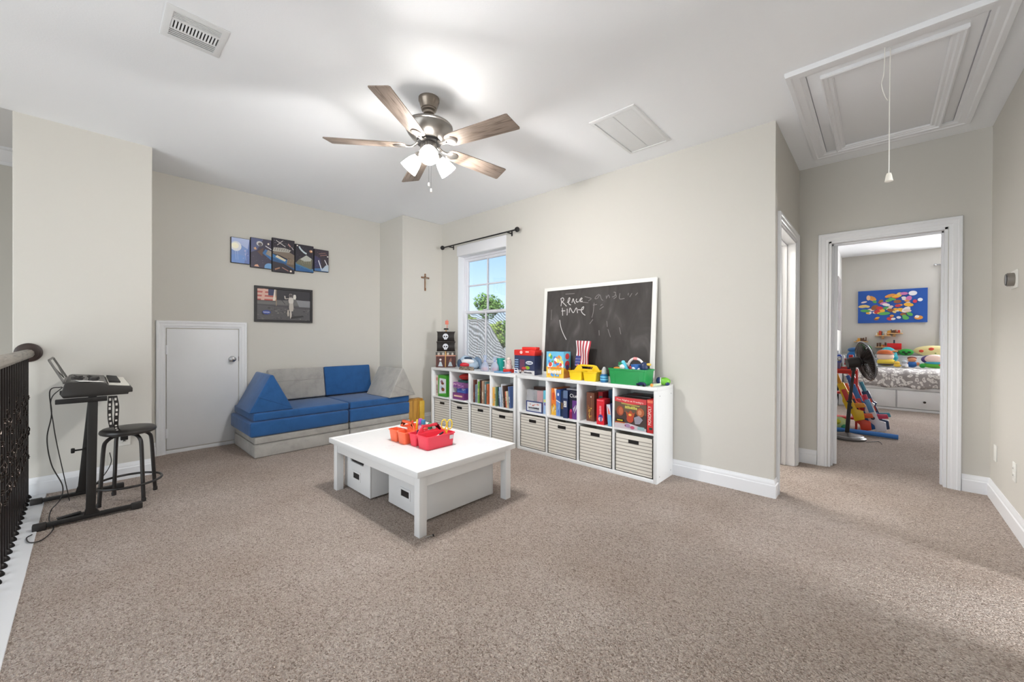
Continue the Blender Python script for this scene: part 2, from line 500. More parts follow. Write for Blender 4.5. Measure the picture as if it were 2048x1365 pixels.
grid_wall('wall_bedroom_right', lambda a, t, z: (a, -2.5-0.1*t, z), XF+0.11, XBB, 0, H, [], WALL)
struct(MB().box((XF+0.01, -2.6, 0), (XF+0.11, YR, H)).build('wall_bedroom_near', WALL, smooth=0))

# baseboards
BP = [(0, 0), (0.016, 0), (0.016, 0.088), (0.011, 0.094), (0.011, 0.106), (0.006, 0.118), (0.004, 0.13), (0, 0.13)]
def baseboard(name, pts):
    """pts in plan, room on the left-hand side of the path"""
    mb = MB()
    N = len(pts); P = [Vector(p) for p in pts]
    mb.sweep(pts, BP, lambda u, v, w: (u, v, w))
    return struct(mb.build(name, TRIM, smooth=30))
baseboard('baseboard_left', [(XL, YL), (XL2, YL)][::-1])
baseboard('baseboard_back', [(0.455, YB), (XL2, YB)])
baseboard('baseboard_back_sofa', [(XC, YC), (XCOL, YC), (XCOL, YB), (1.18, YB)])
baseboard('baseboard_window', [(HX0-0.078, YE), (XC, YE), (XC, YC)])
baseboard('baseboard_far', [(XF, 0.411), (XF, YE), (HX1+0.078, YE)])
baseboard('baseboard_right', [(SX1+0.08, YR), (XF, YR), (XF, -0.47)])
baseboard('baseboard_bedroom', [(XBB, -2.5), (XBB, 0.534), (XF+0.11, 0.534)])

# door casings: (offset outward from the opening, height off the wall)
CP = [(0.004, 0), (0.004, 0.010), (0.020, 0.012), (0.026, 0.016), (0.050, 0.017), (0.056, 0.021), (0.072, 0.021), (0.076, 0.014), (0.076, 0)]
def casing(name, a0, a1, zt, to, flip=False):
    path = [(a0, 0), (a0, zt), (a1, zt), (a1, 0)]
    return struct(MB().sweep(path, CP, to).build(name, TRIM, smooth=25))
casing('trim_1', DY0, DY1, 2.03, lambda u, v, w: (XF-w, u, v))
casing('trim_2', DY0, DY1, 2.03, lambda u, v, w: (XF+0.11+w, u, v))
casing('trim_3', HX0, HX1, 2.03, lambda u, v, w: (u, YE-w, v))
casing('trim_4', SX0, SX1, 2.03, lambda u, v, w: (u, YR+w, v))
def jamb(name, mk, a0, a1, dep, zt=2.035):
    mb = MB()
    mb.box(mk(a0, -0.002, 0), mk(a0+0.018, dep, zt)).box(mk(a1-0.018, -0.002, 0), mk(a1, dep, zt)).box(mk(a0, -0.002, zt-0.018), mk(a1, dep, zt))
    s = dep*0.55
    mb.box(mk(a0, s, 0), mk(a0+0.03, s+0.035, zt)).box(mk(a1-0.03, s, 0), mk(a1, s+0.035, zt)).box(mk(a0, s, zt-0.03), mk(a1, s+0.035, zt))
    return struct(mb.build(name, TRIM, bevel=0.001, smooth=0))
jamb('trim_5', lambda a, t, z: (XF+t, a, z), DY0, DY1, 0.114)
jamb('trim_6', lambda a, t, z: (a, YE+t, z), HX0, HX1, 0.114)
jamb('trim_7', lambda a, t, z: (a, YR-t, z), SX0, SX1, 0.144)

# white landing strip under the railing
struct(MB().box((XL-0.02, YR, -0.06), (-0.205, YL, 0.006)).build('trim_8', TRIM, bevel=0.003), 'white painted landing nosing under the iron railing')
# crown moulding in the foyer
m = MB()
m.sweep([(-3.2, 6.6), (XL, 6.6)][::-1], [(0, -0.16), (0.012, -0.16), (0.012, -0.125), (0.03, -0.11), (0.075, -0.05), (0.085, -0.03), (0.11, -0.02), (0.11, 0), (0, 0)], lambda u, v, w: (u, v, 3.07+w))
struct(m.build('trim_9', TRIM, smooth=25))

# ---- small storage door in the back wall
d1 = srt('door_1', (0, YB, 0), label='small white flush storage door beside the foam sofa')
o = MB().sweep([(0.520, 0), (0.520, 1.235), (1.115, 1.235), (1.115, 0)], CP, lambda u, v, w: (u, -w, v)).build('casing', TRIM, d1, smooth=25)
MB().box((0.515, -0.004, 0), (1.12, 0.01, 0.035)).build('sill', TRIM, d1, bevel=0.002)
lf = MB().box((0.523, -0.012, 0.045), (1.112, 0.02, 1.230)).build('leaf', mat('white_door_paint', (226, 227, 230), 0.4, var=0.02, vscale=3), d1, bevel=0.002)
kb = MB()
Mk = Matrix.Rotation(PI/2, 4, 'X')
kb.lathe([(0.031, 0), (0.031, 0.004), (0.026, 0.008), (0.013, 0.012), (0.012, 0.03), (0.022, 0.036), (0.028, 0.047), (0.026, 0.058), (0.016, 0.064), (0, 0.065)], 20, (1.055, -0.012, 0.915), M=Mk)
kb.build('knob', mat('satin_nickel', (176, 176, 178), 0.25, 1.0), d1)
MB().box((1.1125, -0.015, 0.89), (1.1165, -0.002, 0.94)).build('latch', NICKEL, d1)
for z in (0.98, 0.16):
    MB().cyl((0.5195, -0.014, z), (0.5195, -0.014, z+0.09), 0.006, 8).box((0.5195, -0.014, z), (0.535, -0.011, z+0.09)).build('hinge', TRIM, d1)

# ---- bedroom door standing open
d2 = srt('door_2', (XF+0.095, DY1-0.022, 0), label='white bedroom door standing open into the bedroom')
d2.rotation_euler = (0, 0, math.radians(6.5))
MB().box((0.0, -0.035, 0.012), (0.70, 0.0, 2.02)).build('leaf', TRIM, d2, bevel=0.002)
for z in (0.15, 1.0, 1.75):
    MB().cyl((-0.004, 0.004, z), (-0.004, 0.004, z+0.1), 0.007, 8).box((-0.02, 0.0, z), (0.03, 0.004, z+0.1)).build('hinge', TRIM, d2)
kb = MB().lathe([(0.03, 0), (0.03, 0.004), (0.012, 0.01), (0.012, 0.035), (0.026, 0.04), (0.026, 0.06), (0, 0.065)], 16, (0.64, -0.035, 0.95), M=Mk)
kb.build('knob', mat('satin_nickel'), d2)
# ---- side door of the bathroom, standing open inside
d3 = srt('door_3', (HX1-0.02, YE+0.115, 0), label='white side door standing open inside the hall doorway')
MB().box((-0.036, 0.0, 0.012), (0.0, 0.76, 2.02)).build('leaf', TRIM, d3, bevel=0.002)
for z in (0.62, 0.95):
    pass
kb = MB().lathe([(0.03, 0), (0.03, 0.004), (0.012, 0.01), (0.012, 0.035), (0.026, 0.04), (0.026, 0.06), (0, 0.065)], 16, (-0.036, 0.70, 0.95), M=Matrix.Rotation(-PI/2, 4, 'Y'))
kb.build('knob', mat('satin_nickel'), d3)

# ---- window
w1 = srt('window_1', (XC, 0, 0), label='white single hung window with grid panes and insect screen')
m = MB()
m.box((0.0, WY1-0.004, WZ0), (0.11, WY1, WZ1)).box((0.0, WY0, WZ0), (0.11, WY0+0.004, WZ1)).box((0.0, WY0, WZ1-0.004), (0.11, WY1, WZ1))
m.build('reveal', TRIM, w1)
MB().box((-0.012, WY0-0.004, WZ1), (0.0, WY1+0.01, WZ1+0.135)).build('header_board', mat('header_white', (226, 226, 230), 0.6), w1, bevel=0.002)
MB().box((-0.025, WY0-0.03, WZ0-0.022), (0.11, WY1+0.03, WZ0)).build('sill', TRIM, w1, bevel=0.004)
VF = mat('white_vinyl', (226, 226, 232), 0.3)
m = MB().sweep([(WY0, WZ0), (WY0, WZ1), (WY1, WZ1), (WY1, WZ0)], [(0, 0), (0, 0.05), (-0.028, 0.05), (-0.034, 0.03), (-0.034, 0), (0, 0)], lambda u, v, w: (0.15-w, u, v), closed=True)
m.build('frame', VF, w1, smooth=25)
ZM = 1.49
def sash(name, z0, z1, x, y0, y1, hbars):
    s = MB().sweep([(y0, z0), (y0, z1), (y1, z1), (y1, z0)], [(0, 0), (0, 0.03), (-0.030, 0.03), (-0.038, 0.02), (-0.038, 0), (0, 0)], lambda u, v, w: (x+0.03-w, u, v), closed=True).build(name, VF, w1, smooth=25)
    yc = (y0+y1)/2
    MB().box((x+0.004, yc-0.010, z0+0.03), (x+0.026, yc+0.010, z1-0.03)).build('muntin', VF, s, bevel=0.002)
    for z in hbars: MB().box((x+0.005, y0+0.03, z-0.010), (x+0.025, y1-0.03, z+0.010)).build('muntin', VF, s, bevel=0.002)
    zs = [z0+0.035]+list(hbars)+[z1-0.035]
    for i in range(len(zs)-1):
        for a, b in ((y0+0.035, yc), (yc, y1-0.035)):
            MB().box((x+0.013, a, zs[i]), (x+0.017, b, zs[i+1])).build('pane', GLASS, s, smooth=0)
    return s
def glass_material():
    m_, n, b = _new('window_glass')
    n.nodes.remove(b)
    tr = n.nodes.new('ShaderNodeBsdfTransparent'); gl = n.nodes.new('ShaderNodeBsdfGlossy'); gl.inputs['Roughness'].default_value = 0.02
    mx = n.nodes.new('ShaderNodeMixShader'); mx.inputs[0].default_value = 0.05
    n.links.new(tr.outputs[0], mx.inputs[1]); n.links.new(gl.outputs[0], mx.inputs[2])
    n.links.new(mx.outputs[0], n.nodes['Material Output'].inputs['Surface'])
    return m_
GLASS = glass_material()
sash('upper_sash', ZM-0.02, WZ1-0.03, 0.115, WY0+0.03, WY1-0.03, [ZM+0.36])
sash('lower_sash', WZ0+0.03, ZM+0.02, 0.085, WY0+0.03, WY1-0.03, [])
MB().box((0.070, (WY0+WY1)/2-0.03, ZM+0.02), (0.098, (WY0+WY1)/2+0.03, ZM+0.032)).build('sash_lock', VF, w1, bevel=0.003)
def screen_material():
    m_, n, b = _new('insect_screen_weave')
    n.nodes.remove(b)
    co = _coord(n, (1, 1, 1))
    nz = n.nodes.new('ShaderNodeTexNoise'); nz.inputs['Scale'].default_value = 4.0; nz.inputs['Detail'].default_value = 1
    n.links.new(co, nz.inputs['Vector'])
    mx = n.nodes.new('ShaderNodeMix'); mx.data_type = 'VECTOR'; mx.inputs['Factor'].default_value = 0.16
    n.links.new(co, mx.inputs[4]); n.links.new(nz.outputs['Color'], mx.inputs[5])
    mp = n.nodes.new('ShaderNodeMapping'); mp.inputs['Rotation'].default_value = (math.radians(-28), 0, 0)
    n.links.new(mx.outputs[1], mp.inputs['Vector'])
    wv = n.nodes.new('ShaderNodeTexWave'); wv.wave_type = 'BANDS'; wv.bands_direction = 'Z'; wv.inputs['Scale'].default_value = 9.5; wv.inputs['Distortion'].default_value = 0.0
    n.links.new(mp.outputs[0], wv.inputs['Vector'])
    rp = n.nodes.new('ShaderNodeMapRange'); rp.inputs['From Min'].default_value = 0.25; rp.inputs['From Max'].default_value = 0.75; rp.inputs['To Min'].default_value = 0.10; rp.inputs['To Max'].default_value = 0.45
    n.links.new(wv.outputs['Fac'], rp.inputs['Value'])
    tr = n.nodes.new('ShaderNodeBsdfTransparent'); df = n.nodes.new('ShaderNodeBsdfDiffuse'); df.inputs['Color'].default_value = lin((120, 122, 120))
    ms = n.nodes.new('ShaderNodeMixShader')
    n.links.new(rp.outputs[0], ms.inputs[0]); n.links.new(tr.outputs[0], ms.inputs[1]); n.links.new(df.outputs[0], ms.inputs[2])
    n.links.new(ms.outputs[0], n.nodes['Material Output'].inputs['Surface'])
    return m_
MB().box((0.146, WY0+0.05, WZ0+0.05), (0.147, WY1-0.05, ZM)).build('insect_screen', screen_material(), w1, smooth=0)

# ---- attic hatch in the hall ceiling
at = srt('door_4', (0, 0, H), label='white attic hatch with pull cord in the hall ceiling')
down = lambda u, v, w: (u, v, -w)
AX0, AX1, AY0, AY1 = 2.925, 4.235, -0.385, 0.330
cp2 = [(0.0, 0), (0.0, 0.014), (0.018, 0.016), (0.026, 0.022), (0.058, 0.023), (0.066, 0.028), (0.088, 0.028), (0.092, 0.016), (0.092, 0)]
MB().sweep([(AX0, AY0), (AX0, AY1), (AX1, AY1), (AX1, AY0)], cp2, down, closed=True).build('hatch_frame', TRIM, at, smooth=25)
MB().box((AX0+0.003, AY0+0.005, -0.010), (AX1-0.003, AY1-0.004, 0.003)).build('hatch_panel', TRIM, at, bevel=0.002)
MB().sweep([(AX0+0.11, AY0+0.12), (AX0+0.11, AY1-0.125), (AX1-0.055, AY1-0.125), (AX1-0.055, AY0+0.12)],
           [(0.0, 0.01), (0.0, 0.016), (0.008, 0.022), (0.022, 0.019), (0.030, 0.026), (0.044, 0.026), (0.052, 0.034), (0.06, 0.030), (0.06, 0.01)], down, closed=True).build('panel_moulding', TRIM, at, smooth=25)
CORD = mat('white_cord', (232, 230, 224), 0.7)
c = atz(1781, 97, 2.726)
pth = [(c.x, c.y, -0.012), (c.x+0.002, c.y+0.002, -0.25), (c.x-0.001, c.y+0.002, -0.5), (c.x-0.004, c.y+0.003, -0.69)]
cb = MB().tube(catmull(pth), 0.0026, 6).build('pull_cord', CORD, at)
MB().lathe([(0.004, 0.045), (0.009, 0.043), (0.013, 0.03), (0.016, 0.008), (0.018, 0.0), (0.0, 0.0)], 14, (c.x-0.004, c.y+0.003, -0.73)).build('pull_bell', mat('ivory_plastic', (238, 234, 224), 0.4), cb)
c = atz(1770, 92, 2.726)
pth = [(c.x, c.y, -0.012), (c.x+0.004, c.y+0.003, -0.15), (c.x-0.012, c.y+0.012, -0.22), (c.x-0.004, c.y, -0.28), (c.x+0.012, c.y-0.012, -0.305)]
MB().tube(catmull(pth), 0.0022, 6).build('pull_cord', CORD, at)

# ---- ceiling vents
v = thing('ceiling_vent', 'white metal supply register with open slots on the ceiling', 'vent', (0.378, 2.612, H))
VW = mat('vent_enamel', (228, 229, 230), 0.4); VD = mat('galvanised_duct', (150, 152, 154), 0.5, 0.6)
MB().sweep([(-0.096, -0.11), (-0.096, 0.11), (0.096, 0.11), (0.096, -0.11)], [(0, 0), (0, 0.008), (0.022, 0.006), (0.030, 0.003), (0.030, 0)], down, closed=True).build('frame', VW, v, smooth=25)
du = MB().box((-0.097, -0.111, 0.20), (0.097, 0.111, 0.21))
for s_ in (-1, 1): du.box((s_*0.0965, -0.111, 0.0), (s_*0.0945, 0.111, 0.20)).box((-0.097, s_*0.1105, 0.0), (0.097, s_*0.1085, 0.20))
du.build('duct', VD, v, smooth=0)
sl = None
for k in range(5):
    for y in (-0.105+k*0.0125, 0.105-k*0.016):
        if sl is None:
            sl = MB().box((-0.097, -0.0042, -0.007), (0.097, 0.0042, -0.003)).build('slat', VW, v); sl.location = (0, y, 0); sl.rotation_euler = (0.25, 0, 0)
        else: part_copy(sl, v, (0, y, 0))
MB().box((-0.097, -0.05, -0.0065), (0.097, -0.036, -0.003)).box((-0.097, 0.03, -0.0065), (0.097, 0.042, -0.003)).build('crossbar', VW, v)
sl = None
for k in range(14):
    x = -0.088+k*0.0136
    if sl is None: sl = MB().box((-0.0036, -0.04, -0.008), (0.0036, 0.034, -0.001)).build('fin', VW, v); sl.location = (x, 0, 0); sl.rotation_euler = (0, 0.5, 0)
    else: part_copy(sl, v, (x, 0, 0))
v = thing('return_grille', 'white return air grille with two fine louvred panels on the ceiling', 'vent', (2.835, 1.393, H))
MB().sweep([(-0.30, -0.147), (-0.30, 0.147), (0.30, 0.147), (0.30, -0.147)], [(0, 0), (0, 0.012), (0.018, 0.010), (0.028, 0.004), (0.028, 0)], down, closed=True).build('frame', VW, v, smooth=25)
def louvre_material():
    m_, n, b = _new('fine_louvres')
    co = _coord(n, (1, 1, 1))
    wv = n.nodes.new('ShaderNodeTexWave'); wv.bands_direction = 'X'; wv.inputs['Scale'].default_value = 38
    n.links.new(co, wv.inputs['Vector'])
    b.inputs['Base Color'].default_value = lin((232, 233, 234))
    bp = n.nodes.new('ShaderNodeBump'); bp.inputs['Strength'].default_value = 0.5; bp.inputs['Distance'].default_value = 0.004
    n.links.new(wv.outputs['Fac'], bp.inputs['Height']); n.links.new(bp.outputs[0], b.inputs['Normal'])
    return m_
LV = louvre_material()
for y0, y1 in ((-0.146, -0.004), (0.004, 0.146)):
    MB().box((-0.299, y0, -0.007), (0.299, y1, 0.001)).build('louvre_panel', LV, v, bevel=0.002)
MB().box((-0.30, -0.0035, -0.003), (0.30, 0.0035, 0.001)).build('divider', VW, v)

# ---- wall plates
def plate(name, label, loc, normal, w=0.07, h=0.115, slots=True, cat='outlet'):
    t = thing(name, label, cat, loc)
    t.rotation_euler = (0, 0, math.atan2(normal[1], normal[0])+PI/2)
    MB().box((-w/2, -0.006, -h/2), (w/2, 0.0, h/2)).build('plate', mat('plate_white', (232, 231, 226), 0.4), t, bevel=0.002)
    if slots:
        for z in (-0.021, 0.021):
            q = MB().box((-0.016, -0.009, z-0.014), (0.016, -0.005, z+0.014)).build('socket', mat('plate_white'), t, bevel=0.003)
            MB().box((-0.008, -0.0095, z-0.004), (-0.005, -0.0085, z+0.006)).box((0.005, -0.0095, z-0.004), (0.008, -0.0085, z+0.006)).build('slot', BLACK, q)  # slot holes are not cut; their shade is put in as black boxes
    return t
p = aty(1992, 907, YR); plate('cable_plate', 'blank white cover plate low on the right wall', (p.x, YR, p.z), (0, 1), slots=False)
p = aty(2030.5, 945, YR); plate('wall_outlet', 'white duplex outlet low on the right wall', (p.x, YR, p.z), (0, 1))
p = aty(249, 877, YL); plate('wall_outlet', 'white duplex outlet behind the black stool', (p.x, YL, p.z), (0, -1))
p = aty(2028, 560, YR)
t = thing('thermostat', 'round brushed metal thermostat on white plate on right wall', 'thermostat', (p.x-0.03, YR, p.z))
MB().box((-0.075, 0, -0.055), (0.075, 0.005, 0.055)).build('back_plate', mat('plate_white'), t, bevel=0.002)
MB().lathe([(0.040, 0), (0.041, 0.006), (0.041, 0.028), (0.038, 0.032), (0, 0.032)], 32, (0, 0.004, 0), M=Matrix.Rotation(-PI/2, 4, 'X')).build('dial_ring', mat('thermostat_steel', (150, 146, 142), 0.3, 0.9), t)
MB().lathe([(0.036, 0), (0.034, 0.003), (0, 0.005)], 32, (0, 0.0355, 0), M=Matrix.Rotation(-PI/2, 4, 'X')).build('display', mat('dark_glass', (24, 24, 26), 0.1), t)
# ------------------------------------------------------------------ ceiling fan with lit shades
fan = thing('ceiling_fan', 'five blade ceiling fan with brushed metal motor and three lit shades', 'ceiling fan', (1.54, 2.193, 0))
FANM = mat('fan_metal', (150, 146, 142), 0.3, 0.9)
MB().lathe([(0.068, 2.742), (0.068, 2.722), (0.064, 2.716), (0.052, 2.672), (0.047, 2.668), (0.047, 2.660), (0.036, 2.652), (0.034, 2.640), (0.020, 2.634), (0.014, 2.630)], 36).build('canopy', mat('fan_bronze_metal', (140, 130, 120), 0.3, 0.9), fan)
MB().cyl((0, 0, 2.57), (0, 0, 2.64), 0.0125, 16).build('downrod', FANM, fan)
MB().lathe([(0.02, 2.600), (0.03, 2.592), (0.06, 2.588), (0.125, 2.574), (0.150, 2.560), (0.157, 2.552), (0.157, 2.545), (0.151, 2.542), (0.149, 2.53), (0.137, 2.507), (0.115, 2.480), (0.088, 2.462), (0.076, 2.458)], 48).build('motor_housing', FANM, fan)
MB().lathe([(0.076, 2.459), (0.080, 2.455), (0.080, 2.443), (0.060, 2.440)], 36).build('flywheel', mat('flywheel_black', (24, 23, 23), 0.4), fan)
sh = MB()
sh.lathe([(0.050, 2.442), (0.053, 2.436), (0.053, 2.392), (0.049, 2.386), (0.040, 2.376), (0.020, 2.370), (0, 2.369)], 36)
for k in range(24):
    t = 2*PI*k/24
    sh.box((0.0525*math.cos(t)-0.002, 0.0525*math.sin(t)-0.002, 2.394), (0.0525*math.cos(t)+0.002, 0.0525*math.sin(t)+0.002, 2.434))
sh.build('switch_housing', mat('fan_light_metal', (150, 146, 142), 0.3, 0.9), fan)
BLW = wood_material('weathered_blade_wood', (98, 82, 72), (158, 142, 130), 0, 1.6, 0.45)
BLE = mat('blade_edge', (74, 60, 52), 0.5)
def blade_mesh():
    pts = []
    pts += [(0.150, -0.030), (0.165, -0.047), (0.20, -0.056), (0.28, -0.060), (0.62, -0.069), (0.632, -0.066), (0.652, 0.058), (0.646, 0.069), (0.28, 0.060), (0.20, 0.056), (0.165, 0.047), (0.150, 0.030)]
    return MB().prism(pts, -0.003, 0.003, lambda u, v, w: (u, v, w))
b0 = None
for k in range(5):
    ang = math.radians(-148+72*k)
    rot = Matrix.Rotation(ang, 4, 'Z') @ Matrix.Rotation(math.radians(-12), 4, 'X')
    if b0 is None: o = b0 = blade_mesh().build('blade', [BLW], fan, bevel=0.0012)
    else: o = part_copy(b0, fan)
    o.location = (0, 0, 2.424); o.rotation_euler = rot.to_euler()
    ir = MB()
    ir.tube(catmull([(0.070, 0, 0.026), (0.090, 0, 0.006), (0.115, 0, -0.004), (0.150, 0, -0.005)], 4), 0.008, 8, r2=0.013)
    ir.prism([(0.14, -0.012), (0.165, -0.030), (0.20, -0.036), (0.222, -0.020), (0.232, 0), (0.222, 0.020), (0.20, 0.036), (0.165, 0.030), (0.14, 0.012)], -0.008, -0.0032, lambda u, v, w: (u, v, w))
    if k == 0: i0 = ir.build('blade_iron', FANM, o, bevel=0.001)
    else: c_ = i0.copy(); COL.objects.link(c_); c_.parent = o
SHADE = mat('lit_frosted_shade', (255, 250, 242), 0.4, emit=(255, 251, 245), estr=19.0)
for k in range(3):
    ang = math.radians(-125+120*k)
    Mz = Matrix.Rotation(ang, 4, 'Z')
    arm = MB(Mz).tube(catmull([(0.035, 0, 2.400), (0.055, 0, 2.395), (0.066, 0, 2.380)], 4), 0.010, 10)
    arm.lathe([(0.012, 0.022), (0.022, 0.018), (0.030, 0.004), (0.033, -0.012), (0.028, -0.012)], 20, (0.070, 0, 2.372), M=Matrix.Rotation(math.radians(-48), 4, 'Y'))
    a_ = arm.build('light_arm', mat('fan_light_metal'), fan)
    s_ = MB(Mz).lathe([(0.026, -0.010), (0.036, -0.028), (0.046, -0.055), (0.053, -0.085), (0.059, -0.118), (0.056, -0.118), (0.050, -0.085), (0.043, -0.055), (0.030, -0.024), (0.0, -0.016)], 28, (0.070, 0, 2.372), M=Matrix.Rotation(math.radians(-48), 4, 'Y')).build('shade', SHADE, fan, smooth=50)
for k in range(3):                      # the bulbs: light leaves each shade by its open mouth
    ang = math.radians(-125+120*k)
    q_ = (Matrix.Rotation(ang, 4, 'Z') @ Matrix.Rotation(math.radians(-48), 4, 'Y'))
    bl_ = bpy.data.lights.new('bulb', 'AREA'); bl_.shape = 'DISK'; bl_.size = 0.09; bl_.energy = 7.5; bl_.color = (1.0, 0.985, 0.965)
    bo_ = bpy.data.objects.new('bulb', bl_); COL.objects.link(bo_); bo_.parent = fan
    p_ = Matrix.Rotation(ang, 4, 'Z') @ Vector((0.070, 0, 2.372)) + q_.to_3x3() @ Vector((0, 0, -0.112))
    bo_.location = p_; bo_.rotation_euler = q_.to_euler()
for (x, y, zb) in ((-0.012, -0.018, 2.155), (0.012, -0.010, 2.125)):
    ch = MB()
    ch.tube([(x, y, 2.372), (x, y, zb+0.02)], 0.0018, 6)
    c_ = ch.build('pull_chain', CHROME, fan)
    MB().lathe([(0, zb+0.024), (0.005, zb+0.02), (0.0065, zb+0.008), (0.005, zb-0.002), (0, zb-0.006)], 12, (x, y, 0)).build('chain_fob', mat('white_fob', (238, 236, 230), 0.3), c_)

# ------------------------------------------------------------------ pictures on the back wall
CANV = mat('canvas_edge_black', (26, 24, 28), 0.7)
def canvas(label, x0, x1, z0, z1, draw, group='five part space canvas'):
    t = thing('space_canvas', label, 'picture', ((x0+x1)/2, YB, (z0+z1)/2), 0, group)
    w, h = x1-x0, z1-z0
    MB().box((-w/2, -0.026, -h/2), (w/2, 0.0, h/2)).build('canvas', CANV, t, bevel=0.003)
    a = Art((-w/2+0.004, -0.026, -h/2+0.004), (w-0.008, 0, 0), (0, 0, h-0.008), (0, -1, 0))
    draw(a); a.build('printed_art', t)
rs = random.Random(5)
def stars(a, n, seed, u0=0, u1=1, v0=0, v1=1):
    r = random.Random(seed)
    for i in range(n): a.disc(r.uniform(u0+.03, u1-.03), r.uniform(v0+.03, v1-.03), 0.008, 0.006, r.choice([(200, 205, 225), (230, 220, 210), (150, 150, 180)]), 5)
def d1_(a):
    a.rect(0, 0, 1, 1, (120, 148, 205))
    a.poly([(0, 1), (1, 1), (1, .55), (.5, .75), (0, .5)], (176, 190, 226))
    a.disc(.25, .66, .3, .2, (226, 228, 232)); a.disc(.2, .68, .2, .12, (250, 246, 224))
    a.poly([(0, 0), (1, 0), (1, .25), (.3, .35), (0, .3)], (110, 146, 208)); a.poly([(.7, 0), (1, 0), (1, 1), (.9, .6)], (98, 120, 180))
    for u in (.25, .36, .8): a.line([(u, .12), (u-.04, .5)], .02, (178, 200, 236))
    a.blobs(3, 8, [(150, 150, 200), (188, 190, 226)], .6, .1, .95, .6, (.02, .05))
canvas('leftmost narrow canvas of the space set, pale blue with sun glare', 1.040, 1.214, 1.950, 2.226, d1_)
def d2_(a):
    a.rect(0, 0, 1, 1, (56, 50, 72))
    a.poly([(0, 1), (.6, 1), (.3, .6), (0, .5)], (84, 92, 132)); a.poly([(.55, .52), (1, .3), (1, .62), (.7, .66)], (58, 110, 168))
    a.poly([(.3, .55), (.6, .7), (.55, .4)], (96, 72, 62)); a.disc(.42, .83, .16, .085, (206, 204, 204)); a.disc(.44, .81, .10, .06, (96, 88, 92)); a.disc(.85, .86, .05, .035, (224, 214, 200))
    a.disc(.9, .04, .25, .15, (110, 158, 204)); a.poly([(.12, .66), (.22, .70), (.28, .62), (.18, .6)], (214, 170, 132)); a.poly([(.15, .03), (.4, .03), (.32, .11), (.2, .09)], (220, 168, 140))
    a.poly([(.72, .5), (1, .42), (1, .62), (.82, .66)], (150, 142, 132)); a.line([(.7, .78), (1, .68)], .03, (214, 214, 220))
    stars(a, 26, 2)
canvas('canvas with small round moon beside the pale glare canvas', 1.219, 1.426, 1.924, 2.254, d2_)
def d3_(a):
    a.rect(0, 0, 1, 1, (40, 34, 46))
    a.poly([(0, .40), (1, .16), (1, .32), (.5, .42), (0, .52)], (54, 116, 172)); a.poly([(0, .30), (.5, .26), (1, .10), (1, .2), (0, .42)], (42, 86, 132))
    a.poly([(0, .54), (.35, .5), (1, .34), (1, .56), (.7, .66), (.1, .66)], (124, 110, 98)); a.poly([(0, .60), (.75, .62), (.85, .70), (.55, .74), (.05, .72)], (176, 172, 164))
    a.poly([(.12, .44), (.55, .33), (.62, .38), (.2, .5)], (214, 204, 176)); a.poly([(.62, .24), (1, .14), (1, .4), (.7, .46)], (104, 88, 74))
    for i in range(7): a.line([(.1+i*.1, .64), (.13+i*.1, .71)], .02, (110, 106, 102))
    for i in range(6): a.line([(.66+i*.055, .26), (.7+i*.055, .42)], .018, (170, 150, 128))
    a.line([(.15, .94), (.58, .78)], .02, (214, 208, 206)); a.line([(.2, .80), (.45, .95)], .02, (206, 196, 196)); a.line([(.7, .88), (.82, .8)], .05, (176, 132, 128)); a.line([(.86, .8), (.95, .72)], .025, (190, 180, 180))
    a.line([(.1, .06), (.32, .12)], .04, (176, 130, 104)); a.line([(.42, .14), (.72, .05)], .03, (166, 120, 110)); a.disc(.83, .05, .05, .03, (244, 232, 216)); stars(a, 20, 7, 0, 1, .7, 1)
canvas('tallest centre canvas of the space set with grey station structure', 1.431, 1.667, 1.902, 2.290, d3_)
def d4_(a):
    a.rect(0, 0, 1, 1, (40, 36, 48))
    a.poly([(0, 0), (1, 0), (1, .06), (0, .24)], (44, 96, 150)); a.poly([(0, .22), (1, .04), (1, .12), (0, .32)], (70, 120, 158))
    a.poly([(0, .28), (.9, .1), (.95, .5), (.62, .62), (.2, .45)], (112, 110, 92)); a.poly([(.25, .45), (.6, .63), (.9, .52), (.85, .42), (.5, .38)], (182, 184, 176))
    a.disc(.4, .80, .26, .07, (196, 208, 214), rot=-.5); a.disc(.44, .835, .22, .05, (40, 36, 48), rot=-.5); a.disc(.86, .80, .09, .05, (196, 130, 88)); a.disc(.88, .81, .04, .03, (240, 214, 180)); a.disc(.1, .95, .04, .025, (230, 220, 216))
    for i in range(6): a.line([(.3+i*.1, .30), (.34+i*.1, .42)], .02, (146, 142, 120))
    stars(a, 14, 4)
canvas('canvas with white crescent and orange glow, right of the tallest canvas', 1.672, 1.882, 1.938, 2.262, d4_)
def d5_(a):
    a.rect(0, 0, 1, 1, (60, 50, 60)); a.poly([(0, 0), (1, 0), (1, .2), (0, .1)], (70, 110, 160)); a.poly([(0, .1), (.5, .2), (.4, .6), (0, .7)], (64, 62, 96))
    a.poly([(.45, .02), (1, .02), (1, .32), (.8, .3)], (178, 192, 206)); a.line([(.28, .5), (.5, .08)], .06, (222, 224, 230)); a.line([(.72, .55), (.92, .3)], .05, (226, 228, 232))
    a.line([(.3, .8), (.8, .88)], .05, (120, 92, 90)); a.line([(.4, .72), (.9, .8)], .03, (150, 110, 104)); a.disc(.94, .72, .05, .03, (240, 234, 228)); stars(a, 16, 9)
canvas('rightmost narrow canvas of the space set with white light streaks', 1.887, 2.062, 1.966, 2.238, d5_)

